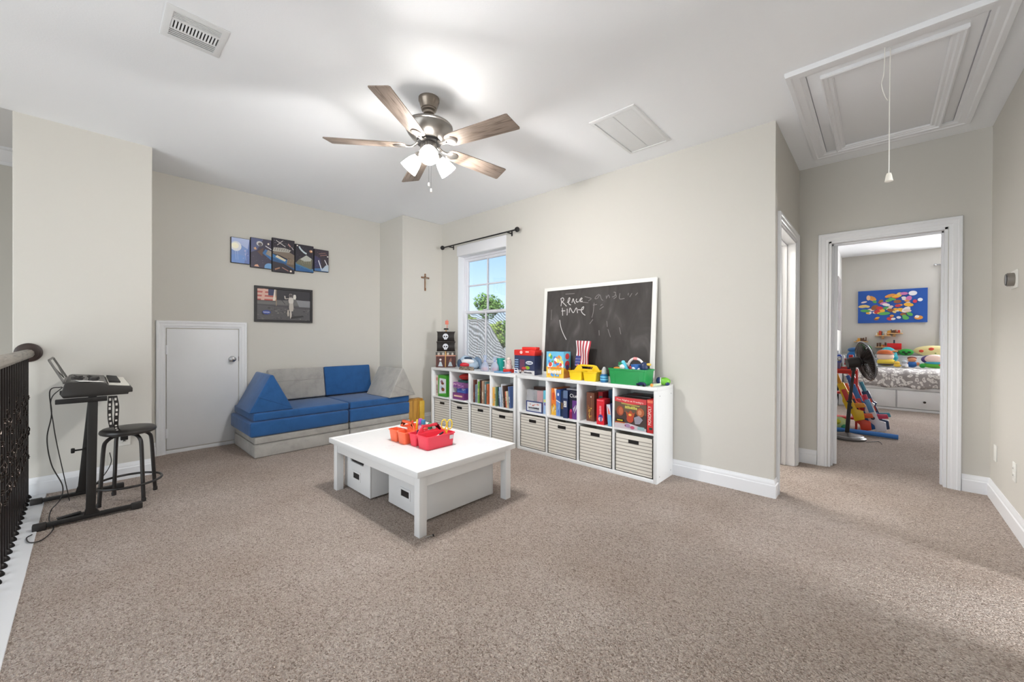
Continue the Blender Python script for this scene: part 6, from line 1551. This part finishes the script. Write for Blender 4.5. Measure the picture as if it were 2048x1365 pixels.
# floating ledges with brick toys
LEDGE = wood_material('ledge_pine', (170, 126, 80), (216, 176, 124), 1, 1)
pal2 = [(206, 150, 60), (176, 96, 50), (226, 220, 206), (130, 176, 190), (196, 70, 50), (226, 190, 90), (90, 60, 40)]
def ledge(label, Y, Z, w, seed, n=9):
    t = thing('wall_ledge', label, 'shelf', (XBB, Y, Z), 0, 'small ledges with brick toys on the bedroom wall')
    MB().box((-0.12, -w/2, -0.018), (0, w/2, 0)).build('board', LEDGE, t, bevel=0.004)
    MB().box((-0.05, -0.02, -0.07), (0, 0.02, -0.018)).build('bracket', LEDGE, t, bevel=0.004)
    rr = random.Random(seed)
    q = thing('brick_model', label.replace('ledge', 'toy brick model on the ledge').replace('small ', 'little '), 'toy', (XBB-0.06, Y, Z+0.0006), 0, 'toy brick models on the ledges')
    for k in range(n):
        bw = rr.uniform(.015, .035); y = -w/2+0.03+(w-0.06)*k/(n-1); hh = rr.uniform(.02, .085); cc = pal2[rr.randrange(7)]
        MB().box((-bw/2-0.01, y-bw/2, 0), (bw/2, y+bw/2, hh)).build('brick', mat('brick_%d_%d_%d' % cc, cc, 0.4), q, bevel=0.002)
ledge('small ledge nearest the open bedroom door', 0.245, 1.115, 0.20, 1)
ledge('small ledge under the middle of the blue canvas', -0.055, 1.225, 0.21, 2)
ledge('small highest ledge right under the blue canvas', -0.205, 1.268, 0.22, 3)
ledge('small low ledge beside the red box', -0.055, 1.015, 0.20, 4)
t = thing('wall_ledge', 'ledge carrying the red box on the bedroom wall', 'shelf', (XBB, -0.21, 0.965), 0, 'small ledges with brick toys on the bedroom wall')
MB().box((-0.14, -0.135, -0.018), (0, 0.135, 0)).build('board', LEDGE, t, bevel=0.004); MB().box((-0.05, -0.02, -0.07), (0, 0.02, -0.018)).build('bracket', LEDGE, t, bevel=0.004)
t = thing('red_box', 'bright red box standing on the lowest wall ledge', 'box', (XBB-0.07, -0.205, 0.9656))
MB().box((-0.055, -0.095, 0), (0.055, 0.095, 0.115)).build('box_body', mat('gloss_red', (206, 22, 26), 0.3), t, bevel=0.005)
MB().cyl((0, 0, 0.115), (0, 0, 0.175), 0.012, 10).build('box_knob', mat('dark_teal', (40, 70, 84), 0.5), t)

# daybed
bd = thing('daybed', 'white daybed with drawers and grey animal print cover', 'bed', (8.96, 0, 0))
BW = mat('bed_white', (232, 232, 232), 0.4)
BY0, BY1 = -1.75, 0.512
MB().box((0.02, BY0, 0.02), (0.97, BY1, 0.34)).build('bed_base', BW, bd, bevel=0.004)
MB().box((0.0, BY0, 0.335), (0.98, BY1, 0.385)).build('side_rail', BW, bd, bevel=0.006)
MB().box((0.0, BY0, 0.0), (0.03, BY1, 0.035)).build('plinth', BW, bd, bevel=0.003)
for y0, y1, ky in ((0.40, -0.205, 0.084), (-0.225, -0.845, -0.532), (-0.865, -1.5, -1.15)):
    dr = MB().box((-0.006, y1, 0.045), (0.02, y0, 0.325)).build('drawer', BW, bd, bevel=0.004)
    MB().lathe([(0.008, 0), (0.008, 0.012), (0.017, 0.018), (0.017, 0.026), (0, 0.03)], 14, (-0.006, ky, 0.163), M=Matrix.Rotation(-PI/2, 4, 'Y')).build('knob', mat('knob_dark', (60, 52, 46), 0.35, 0.6), dr)
MB().box((0.93, BY0, 0.34), (0.98, BY1, 0.845)).build('back_board', BW, bd, bevel=0.006)
MB().box((0.915, BY0, 0.835), (0.995, BY1, 0.865)).build('back_cap', BW, bd, bevel=0.006)
MB().box((0.0, BY1-0.05, 0.34), (0.90, BY1, 0.62)).build('end_board', BW, bd, bevel=0.006)
MB().box((0.02, BY0, 0.386), (0.925, BY1-0.055, 0.60)).build('mattress', mat('mattress_white', (230, 230, 230), 0.8), bd, bevel=0.04)
def leopard():
    m_, n, b = _new('animal_print_fleece')
    co = _coord(n, (1, 1, 1))
    nz = n.nodes.new('ShaderNodeTexNoise'); nz.inputs['Scale'].default_value = 6; n.links.new(co, nz.inputs['Vector'])
    mx = n.nodes.new('ShaderNodeMix'); mx.data_type = 'VECTOR'; mx.inputs['Factor'].default_value = 0.12
    n.links.new(co, mx.inputs[4]); n.links.new(nz.outputs['Color'], mx.inputs[5])
    vo = n.nodes.new('ShaderNodeTexVoronoi'); vo.feature = 'F1'; vo.inputs['Scale'].default_value = 20
    n.links.new(mx.outputs[1], vo.inputs['Vector'])
    n.links.new(ramp(n, vo.outputs['Distance'], [(0.16, (166, 160, 158)), (0.24, (226, 222, 218)), (0.42, (230, 226, 222)), (0.5, (158, 152, 150))]), b.inputs['Base Color'])
    b.inputs['Roughness'].default_value = 0.95
    return m_
mb = MB(); n1, n2 = 60, 14; vs = []; fs = []
for j in range(n2+1):
    s_ = j/n2
    for i in range(n1+1):
        y = BY0+(BY1-0.07-BY0)*i/n1
        wv = 0.02*math.sin(y*23+s_*5)+0.014*math.sin(y*41-s_*8)
        if s_ < 0.45: k = s_/0.45; x = -0.012+0.02*k-0.6*wv*(1-k*0.4); z = 0.375+0.22*k+0.015*math.sin(y*17)*(1-k)
        else: k = (s_-0.45)/0.55; x = 0.01+0.60*k; z = 0.60+0.05*math.sin(min(1, k*2.2)*PI/2)+0.6*wv*(1-k)
        vs.append((x, y, z))
for j in range(n2):
    for i in range(n1): k = j*(n1+1)+i; fs.append((k, k+1, k+n1+2, k+n1+1))
bl = mb.add(vs, fs).build('blanket', leopard(), bd, smooth=80)
so = bl.modifiers.new('thickness', 'SOLIDIFY'); so.thickness = 0.012; so.offset = 1
bl['label'] = 'grey and white animal print blanket'

# plush pillows (plain, no faces)
def plush(label, loc, parts, name='plush_toy'):
    t = thing(name, label, 'plush toy', loc)
    for nm_, c_, r_, col in parts: MB().ball(c_, r_, 18).build(nm_, mat('plush_%d_%d_%d' % col, col, 0.95, sheen=0.3), t)
    return t
BT = 0.674
yp = lambda u, x=9.62: atx(u, 735, x).y
plush('plush doll with brown hat and yellow shirt on the bed', (9.62, yp(1772), BT), [('body', (0, 0, 0.075), (0.07, 0.125, 0.075), (222, 196, 70)), ('head', (0, 0.01, 0.175), (0.07, 0.115, 0.085), (232, 206, 190)), ('hat', (0, 0.015, 0.245), (0.075, 0.105, 0.05), (188, 96, 46)), ('hat_brim', (-0.01, 0.01, 0.225), (0.078, 0.125, 0.018), (176, 88, 42)), ('belt', (-0.03, 0.0, 0.035), (0.055, 0.12, 0.02), (60, 50, 46))])
plush('small plush doll in blue overalls on the bed', (9.62, yp(1824), BT), [('body', (0, 0, 0.05), (0.05, 0.065, 0.055), (44, 100, 170)), ('head', (0, 0, 0.13), (0.045, 0.055, 0.045), (206, 140, 100)), ('hair', (0.012, 0, 0.155), (0.045, 0.06, 0.032), (110, 50, 40)), ('arm', (-0.01, 0.07, 0.06), (0.025, 0.025, 0.03), (214, 140, 100)), ('arm', (-0.01, -0.07, 0.06), (0.025, 0.025, 0.03), (214, 140, 100))])
plush('round faced plush doll with green arms and purple hood', (9.60, yp(1870, 9.6), BT), [('body', (0, 0, 0.05), (0.07, 0.15, 0.055), (96, 176, 60)), ('collar', (-0.02, 0, 0.085), (0.06, 0.12, 0.025), (50, 150, 170)), ('head', (0, 0, 0.15), (0.065, 0.125, 0.075), (230, 200, 188)), ('hood', (0.03, 0, 0.14), (0.055, 0.165, 0.085), (78, 62, 120)), ('arm', (-0.02, 0.145, 0.035), (0.04, 0.04, 0.04), (50, 160, 70)), ('arm', (-0.02, -0.145, 0.035), (0.04, 0.05, 0.04), (110, 190, 70)), ('button', (-0.068, -0.055, 0.055), (0.008, 0.02, 0.015), (206, 80, 50))])
plush('small grey and white plush beside the blue overalls doll', (9.51, yp(1809.5, 9.51), BT), [('body', (0, 0, 0.035), (0.04, 0.045, 0.036), (214, 214, 218)), ('head', (0, 0.005, 0.09), (0.035, 0.038, 0.034), (170, 176, 186)), ('foot', (-0.03, -0.02, 0.016), (0.022, 0.022, 0.016), (232, 230, 226))])
plush('small yellow plush next to the brown hat doll', (9.49, yp(1794.5, 9.49), BT), [('body', (0, 0, 0.028), (0.04, 0.05, 0.028), (226, 186, 60)), ('head', (0, 0.0, 0.07), (0.032, 0.036, 0.03), (230, 190, 70)), ('ear', (0, 0.03, 0.09), (0.012, 0.012, 0.016), (206, 160, 50))])
ZC = 0.8655
plush('big cream cushion with orange red dots on the bed back', (9.90, atx(1867, 705, 9.90).y, ZC), [('cushion', (0, 0, 0.09), (0.075, 0.245, 0.092), (226, 212, 150)), ('dot', (-0.066, 0.03, 0.12), (0.012, 0.035, 0.028), (206, 74, 48)), ('dot', (-0.062, 0.15, 0.085), (0.012, 0.03, 0.024), (206, 74, 48)), ('dot', (-0.064, -0.13, 0.07), (0.012, 0.035, 0.026), (206, 74, 48)), ('dot', (-0.07, -0.02, 0.05), (0.008, 0.012, 0.01), (120, 140, 70))])
plush('bright green plush cube on the bed back', (9.90, atx(1812, 712, 9.90).y, ZC), [('body', (0, 0, 0.058), (0.07, 0.10, 0.062), (46, 160, 60)), ('patch', (-0.062, 0.03, 0.06), (0.01, 0.026, 0.018), (24, 60, 28)), ('patch', (-0.062, -0.035, 0.06), (0.01, 0.026, 0.018), (24, 60, 28)), ('patch', (-0.066, 0.0, 0.032), (0.008, 0.026, 0.018), (24, 60, 28))])
plush('teal plush behind the brown hat doll', (9.79, atx(1776, 708, 9.79).y, BT), [('body', (0, 0, 0.17), (0.065, 0.125, 0.17), (62, 186, 200)), ('fin', (0, -0.085, 0.15), (0.05, 0.05, 0.05), (50, 160, 180)), ('beak', (-0.03, -0.08, 0.265), (0.03, 0.05, 0.018), (196, 140, 90))])
plush('dark green plush behind the floor fan', (9.90, atx(1727, 700, 9.90).y, ZC), [('body', (0, 0, 0.10), (0.07, 0.12, 0.10), (44, 140, 52)), ('patch', (-0.06, -0.02, 0.10), (0.014, 0.06, 0.02), (28, 70, 34)), ('foot', (-0.03, 0.05, 0.02), (0.04, 0.04, 0.02), (120, 170, 60))])
plush('large blue plush near the open bedroom door', (9.60, 0.285, BT), [('body', (0, 0, 0.15), (0.11, 0.155, 0.15), (30, 96, 150)), ('fin', (-0.06, -0.06, 0.14), (0.05, 0.06, 0.07), (60, 140, 200)), ('cap', (0, 0.03, 0.28), (0.09, 0.11, 0.05), (26, 78, 126))])

# tall red toy rack with toys
RX0, RY0 = 6.72, 0.335
t = thing('toy_rack', 'red plastic toy rack leaning near the bedroom door', 'rack', (RX0, RY0, 0))
RP = mat('rack_red', (222, 62, 50), 0.4)
for s in (-1, 1):
    MB().prism([(0.15, 0), (0.11, 0), (0.0, 0.76), (0.05, 0.77)], s*0.13-0.012, s*0.13+0.012, lambda a, b, c_: (-0.05 if False else (0.10-a), c_, b)).build('side_frame', RP, t, bevel=0.006)
for z in (0.12, 0.44, 0.74): MB().box((-0.04, -0.13, z), (0.09, 0.13, z+0.025)).build('rack_shelf', RP, t, bevel=0.005)
MB().prism([(-0.13, 0.70), (0.13, 0.70), (0.11, 0.79), (-0.11, 0.79)], 0.06, 0.085, lambda a, b, c_: (c_, a, b)).build('top_panel', RP, t, bevel=0.006)
def figure(label, loc, cols, s=1.0):
    t = thing('toy_robot', label, 'toy', loc)
    MB().box((-0.03*s, -0.045*s, 0.07*s), (0.03*s, 0.045*s, 0.16*s)).build('torso', mat('rob_%d_%d_%d' % cols[0], cols[0], 0.4), t, bevel=0.006)
    MB().box((-0.022*s, -0.025*s, 0.162*s), (0.022*s, 0.025*s, 0.205*s)).build('head', mat('rob_%d_%d_%d' % cols[1], cols[1], 0.4), t, bevel=0.006)
    for q in (-1, 1):
        MB().box((-0.02*s, q*0.024*s-0.015*s, 0), (0.02*s, q*0.024*s+0.015*s, 0.072*s)).build('leg', mat('rob_%d_%d_%d' % cols[2], cols[2], 0.4), t, bevel=0.004)
        MB().box((-0.02*s, q*0.06*s-0.013*s, 0.06*s), (0.02*s, q*0.06*s+0.013*s, 0.15*s)).build('arm', mat('rob_%d_%d_%d' % cols[1], cols[1], 0.4), t, bevel=0.004)
figure('tall blue and white toy robot on the red rack', (RX0+0.03, RY0+0.075, 0.766), [(60, 90, 190), (226, 230, 240), (120, 110, 150)], 1.15)
figure('short navy toy robot with red head on the red rack', (RX0+0.035, RY0-0.072, 0.766), [(40, 56, 130), (206, 40, 44), (50, 60, 110)], 0.9)
def blaster(label, loc, cols, rot, L=0.62):
    t = thing('toy_blaster', label, 'toy blaster', loc); t.rotation_euler = rot
    body = [(0.0, 0.02), (0.10, 0.0), (0.13, 0.05), (0.30, 0.055), (0.33, 0.03), (0.36, 0.055), (L-0.12, 0.06), (L-0.12, 0.13), (0.30, 0.135), (0.26, 0.15), (0.14, 0.145), (0.08, 0.11), (0.0, 0.12)]
    to = lambda a, b, c_: (c_, b-0.07, a)
    MB().prism(body, -0.022, 0.022, to).build('blaster_body', mat('bl_%d_%d_%d' % cols[0], cols[0], 0.35), t, bevel=0.006)
    MB().cyl((0, 0.025, L-0.13), (0, 0.025, L), 0.022, 14).build('barrel', mat('bl_%d_%d_%d' % cols[1], cols[1], 0.35), t)
    MB().prism([(0.14, -0.04), (0.19, -0.04), (0.21, 0.055), (0.15, 0.055)], -0.016, 0.016, to).build('grip', mat('bl_%d_%d_%d' % cols[1], cols[1], 0.35), t, bevel=0.005)
    MB().box((-0.024, -0.005, 0.24), (0.024, 0.045, 0.40)).build('side_panel', mat('bl_%d_%d_%d' % cols[2], cols[2], 0.35), t, bevel=0.004)
    MB().cyl((-0.027, 0.03, 0.17), (0.027, 0.03, 0.17), 0.02, 14).build('dial', mat('bl_dark', (40, 36, 50), 0.4), t)
LN = lambda a_, z_=0.0: (math.radians(-a_), 0.0, z_)
blaster('yellow toy blaster leaning on the red rack', (6.44, 0.165, 0.16), [(236, 190, 40), (226, 150, 40), (206, 60, 50)], LN(20), 0.60)
blaster('orange red toy blaster beside the fan pole', (6.52, 0.105, 0.03), [(232, 76, 46), (232, 96, 50), (40, 44, 90)], LN(17), 0.60)
blaster('blue toy blaster behind the orange red one', (6.65, 0.050, 0.03), [(56, 120, 190), (44, 90, 160), (206, 60, 60)], LN(18), 0.70)
blaster('white toy blaster at the front of the blaster pile', (6.585, -0.03, 0.03), [(228, 224, 228), (206, 60, 90), (90, 150, 200)], LN(17), 0.46)
blaster('dark blue toy blaster with teal tip at the pile edge', (6.74, -0.06, 0.03), [(50, 70, 104), (70, 150, 170), (226, 80, 50)], LN(19), 0.62)
blaster('scarlet toy blaster on the far side of the pile', (6.95, 0.06, 0.03), [(214, 40, 50), (226, 80, 60), (236, 220, 220)], LN(16), 0.80)
t = thing('toy_bag', 'clear bag of green yellow toys on the carpet by the fan', 'bag', (6.42, 0.36, 0))
MB().ball((0, 0, 0.09), (0.08, 0.10, 0.09), 16).build('bag_shell', mat('bag_green_clear', (196, 214, 150), 0.3), t); MB().ball((-0.05, 0.02, 0.12), (0.04, 0.05, 0.04), 12).build('yellow_toy', mat('toy_lime', (206, 206, 60), 0.4), t); MB().ball((-0.05, -0.05, 0.07), (0.035, 0.035, 0.035), 12).build('green_toy', mat('toy_green', (60, 160, 110), 0.4), t)
# pool noodle
t = thing('pool_noodle', 'long blue foam pool noodle lying on the bedroom carpet', 'pool noodle', (0, 0, 0))
np_ = catmull([(6.30, 0.50, 0.030), (6.30, 0.30, 0.040), (6.34, 0.05, 0.034), (6.345, -0.17, 0.028)], 8)
nm_ = MB().tube(np_, 0.027, 16); nm_.f = nm_.f[:-2]; nm_.mi = nm_.mi[:-2]
no_ = len(nm_.v); nm_.tube(np_, 0.010, 16); nm_.f = nm_.f[:-2]; nm_.mi = nm_.mi[:-2]          # hollow core
for b0_ in (0, no_-16):
    for k in range(16): nm_.f.append([b0_+k, b0_+(k+1) % 16, no_+b0_+(k+1) % 16, no_+b0_+k]); nm_.mi.append(0)
nm_.build('foam_tube', mat('noodle_blue', (70, 130, 206), 0.7), t)
# standing fan
fx, fy = 6.02, 0.265
t = thing('standing_fan', 'black standing fan with round grille inside the bedroom', 'fan', (fx, fy, 0))
FBL = mat('fan_black', (36, 30, 28), 0.35)
MB().lathe([(0, 0), (0.17, 0.0), (0.172, 0.02), (0.13, 0.045), (0.05, 0.062), (0.03, 0.07), (0, 0.07)], 36).build('fan_base', mat('fan_base_grey', (104, 100, 98), 0.35, 0.4), t)
MB().tube([(0.145*math.cos(k*PI/18), 0.145*math.sin(k*PI/18), 0.036) for k in range(36)], 0.006, 6, closed=True).build('base_trim', mat('fan_trim', (196, 198, 202), 0.25, 0.8), t)
MB().tube([(0, 0, 0.06), (-0.0, -0.02, 0.40), (0, -0.055, 0.80)], lambda k: 0.021-0.007*k, 12).build('pole', FBL, t)
MB().lathe([(0.022, 0.0), (0.026, 0.01), (0.022, 0.02)], 12, (0, -0.02, 0.42)).build('height_collar', FBL, t)
hd = Vector((0, -0.055, 0.885))
axis = Vector((0.35, -0.90, 0.18)).normalized()
Mq = axis.to_track_quat('Z', 'Y').to_matrix().to_4x4()
MB().lathe([(0, -0.07), (0.05, -0.065), (0.062, -0.03), (0.062, 0.045), (0.045, 0.06), (0, 0.06)], 20, hd, M=Mq).build('motor', FBL, t)
MB().box((-0.02, -0.075, 0.79), (0.02, -0.03, 0.86)).build('neck', FBL, t, bevel=0.006)
hc = hd+axis*0.11
gr = MB()
for s, zz in ((1, 0.055), (-1, -0.045)):
    for k in range(48):
        a_ = 2*PI*k/48
        gr.tube([hc+Mq.to_3x3() @ Vector((r_*math.cos(a_), r_*math.sin(a_), s*0.0+zz*(1-(r_/0.222)**2)**0.5 if r_ < 0.222 else 0)) for r_ in (0.045, 0.1, 0.16, 0.205, 0.222)], 0.0034, 5)
g_ = gr.build('guard', mat('guard_brown', (52, 42, 36), 0.3, 0.5), t); g_['kind'] = 'stuff'
MB().tube([hc+Mq.to_3x3() @ Vector((0.223*math.cos(k*PI/24), 0.223*math.sin(k*PI/24), 0)) for k in range(48)], 0.007, 8, closed=True).build('guard_rim', mat('guard_steel', (150, 152, 156), 0.25, 0.9), t)
MB().lathe([(0.046, 0.050), (0.046, 0.062), (0, 0.066)], 20, hc, M=Mq).build('guard_badge', FBL, t)
for k in range(5):
    a0 = 2*PI*k/5
    vs = []
    for (r_, da) in ((0.03, -0.3), (0.10, -0.45), (0.175, -0.34), (0.185, 0.2), (0.10, 0.35), (0.03, 0.3)):
        vs.append(hc+Mq.to_3x3() @ Vector((r_*math.cos(a0+da), r_*math.sin(a0+da), 0.02*da)))
    mb = MB().add(vs+[v_+axis*0.003 for v_ in vs], [(0, 1, 2, 3, 4, 5), (11, 10, 9, 8, 7, 6)]+[(i, 6+i, 6+(i+1) % 6, (i+1) % 6) for i in range(6)]); mb.build('fan_blade', mat('fan_blade_brown', (62, 50, 42), 0.4), t)
MB().lathe([(0, -0.03), (0.03, -0.02), (0.03, 0.03), (0, 0.035)], 16, hc, M=Mq).build('blade_hub', FBL, t)
cable('fan_cable', 'thin dark cable trailing past the pool noodle', [tuple(atz(1733, 885, 0.004)), tuple(atz(1748, 884, 0.004)), tuple(atz(1758, 884, 0.004)), tuple(atz(1764, 889, 0.004))], 0.003)
# curtain and rod
t = thing('curtain', 'pale grey curtain hanging beside the bedroom window', 'curtain', (9.99, 0, 0))
mb = MB(); vs = []; fs = []; n = 40
for z in (2.42, 1.6, 0.86, 0.10):
    k = 0.02 if z > 2 else (0.0 if z > 1.2 else -0.02)
    for i in range(n+1):
        y = -0.775-k+(-0.27)*i/n; vs.append((0.014*math.sin(i*1.15), y, z))
for j in range(3):
    for i in range(n): q = j*(n+1)+i; fs.append((q, q+1, q+n+2, q+n+1))
o = mb.add(vs, fs).build('drape', mat('curtain_grey', (206, 208, 212), 0.9), t, smooth=80); so = o.modifiers.new('thickness', 'SOLIDIFY'); so.thickness = 0.004
MB().tube([(0, -0.72, 2.445), (0, -1.9, 2.445)], 0.010, 10).build('rod', mat('steel_rod', (150, 150, 152), 0.3, 0.9), t)
MB().ball((0, -0.71, 2.445), 0.022, 12).build('finial', CHROME, t); MB().box((-0.012, -0.86, 2.40), (0.02, -0.80, 2.46)).build('header_ring', BLACK, t, bevel=0.004)
MB().box((0.0, -0.80, 2.425), (0.04, -0.79, 2.445)).build('bracket', mat('steel_rod'), t)
# strips hung on the bedroom door
def strip(label, u0, u1, v0, v1, col, col2, seed):
    a0, a1 = aty(u0, v0, 0.53), aty(u1, v1, 0.53)
    x0, x1, z0, z1 = a0.x, a1.x, aty((u0+u1)/2, v1, 0.53).z, aty((u0+u1)/2, v0, 0.53).z
    t = thing('hanging_strip', label, 'wall hanging', ((x0+x1)/2, 0.534, z0))
    w_, h_ = x1-x0, z1-z0
    MB().box((-w_/2, -0.012, 0), (w_/2, 0, h_)).build('strip_body', mat('strip_%d' % col[0], col, 0.8), t, bevel=0.001)
    a = Art((-w_/2, -0.012, 0), (w_, 0, 0), (0, 0, h_), (0, -1, 0)); a.rect(.05, .02, .95, .98, col); a.blobs(seed, 12, [col2, (206, 200, 200), (150, 140, 140)], .2, .1, .8, .9, (.08, .16), .4); a.build('printed_art', t)
strip('nearer grey pink picture strip on the bedroom side wall', 1668.5, 1673.5, 552, 653, (150, 140, 142), (196, 120, 130), 3)
strip('further plain grey picture strip on the bedroom side wall', 1676.0, 1680.5, 556, 661, (166, 160, 160), (120, 116, 118), 4)

# ------------------------------------------------------------------ outside the window
struct(MB().box((3.7, 2.75, -3.1), (60, 60, -3.0)).build('ground', mat('lawn', (96, 120, 66), 0.95, var=0.3, vscale=3), smooth=0))
nh = thing('neighbour_house', 'neighbouring house with grey shingled roof seen through the window', 'house', (0, 0, 0))
A_, B_, C_, D_2 = atx(885, 641, 12.5), atx(975, 641, 12.5), atx(1040, 742, 9.6), atx(860, 742, 9.6)
C_.z = D_2.z = min(C_.z, D_2.z); A_.z = B_.z
def shingles():
    m_, n, b = _new('grey_shingles')
    co = _coord(n, (1, 1, 1))
    br = n.nodes.new('ShaderNodeTexBrick'); br.inputs['Scale'].default_value = 3.2; br.inputs['Color1'].default_value = lin((176, 176, 174)); br.inputs['Color2'].default_value = lin((150, 150, 150)); br.inputs['Mortar'].default_value = lin((104, 104, 104))
    br.inputs['Mortar Size'].default_value = 0.03
    n.links.new(co, br.inputs['Vector']); n.links.new(br.outputs['Color'], b.inputs['Base Color']); b.inputs['Roughness'].default_value = 0.9
    return m_
SHG = shingles()
back_ = [A_+Vector((2.5, 2.5, -1.6)), B_+Vector((2.5, 2.5, -1.6))]
MB().add([A_, B_, C_, D_2, A_-Vector((0, 0, .15)), B_-Vector((0, 0, .15)), C_-Vector((0, 0, .15)), D_2-Vector((0, 0, .15))], [(0, 1, 2, 3), (4, 7, 6, 5), (0, 4, 5, 1), (1, 5, 6, 2), (2, 6, 7, 3), (3, 7, 4, 0)]).build('roof_front', SHG, nh, smooth=0)
MB().add([B_, C_, C_+Vector((3.5, 3.5, 0)), back_[1]], [(0, 1, 2, 3)]).add([A_, B_, back_[1], back_[0]], [(0, 1, 2, 3)]).build('roof_back', SHG, nh, smooth=0)
c0 = (C_+D_2)/2
MB().add([(D_2.x+.3, D_2.y+.2, -3), (C_.x+.3, C_.y+.2, -3), (C_.x+.3, C_.y+.2, C_.z-.05), (D_2.x+.3, D_2.y+.2, D_2.z-.05), (D_2.x+3, D_2.y+3, -3), (C_.x+3, C_.y+3, -3), (C_.x+3, C_.y+3, C_.z-.05), (D_2.x+3, D_2.y+3, D_2.z-.05)], [(0, 1, 2, 3), (4, 5, 6, 7), (0, 4, 7, 3), (1, 5, 6, 2)]).build('house_wall', mat('far_brick', (170, 140, 120), 0.9), nh, smooth=0)
MB().tube([A_, B_], 0.08, 6).build('ridge_cap', mat('ridge_grey', (150, 150, 150), 0.9), nh)
LEAF = [mat('leaf_mid', (104, 140, 70), 0.8, var=0.3, vscale=2), mat('leaf_light', (150, 172, 84), 0.8, var=0.3, vscale=2)]
def tree(label, c, rx, rz, seed, lm, n=2600):
    t = thing('leafy_tree', label, 'tree', (c.x, c.y, -3.0))
    rr = random.Random(seed); vs = []; fs = []
    cz = c.z+3.0
    lobes = [(rr.uniform(-.5, .5)*rx, rr.uniform(-.5, .5)*rx, rr.uniform(-.45, .5)*rz, rr.uniform(.4, .62)) for _ in range(12)]
    for i in range(n):
        l_ = lobes[i % 12]; th_ = rr.uniform(0, 2*PI); ph = math.acos(rr.uniform(-1, 1)); q = rr.uniform(.75, 1)
        p = Vector((l_[0]+rx*l_[3]*q*math.sin(ph)*math.cos(th_), l_[1]+rx*l_[3]*q*math.sin(ph)*math.sin(th_), cz+l_[2]+rz*l_[3]*q*math.cos(ph)))
        s_ = rx*0.10; u = Vector((rr.uniform(-1, 1), rr.uniform(-1, 1), rr.uniform(-1, 1))).normalized()*s_; v_ = u.orthogonal().normalized()*s_*0.6
        k = len(vs); vs += [p-u, p+v_, p+u, p-v_]; fs.append((k, k+1, k+2, k+3))
    o = MB().add(vs, fs)
    me = bpy.data.meshes.new('foliage'); me.from_pydata([tuple(p) for p in vs], [], fs); me.materials.append(LEAF[lm])
    f_ = bpy.data.objects.new('foliage', me); COL.objects.link(f_); f_.parent = t; f_['kind'] = 'stuff'
    MB().tube([(0, 0, 0), (0.1, 0.05, cz*0.5), (0, 0, cz)], lambda k: 0.25*(1-0.6*k)*rx/1.5, 10).build('trunk', mat('bark', (96, 80, 66), 0.95), t)
tree('rounded tree rising above the neighbouring roof', atx(974, 616, 16), 0.95, 0.85, 4, 0)
tree('broad tree behind the left slope of the neighbouring roof', atx(925, 652, 17), 1.3, 0.8, 5, 1)
tree('dark green tree beside the right slope of the neighbouring roof', atx(1045, 672, 13.5), 0.95, 1.0, 6, 0)
tree('low light green tree between roof and window edge', atx(1003, 668, 24), 1.9, 1.3, 7, 1)
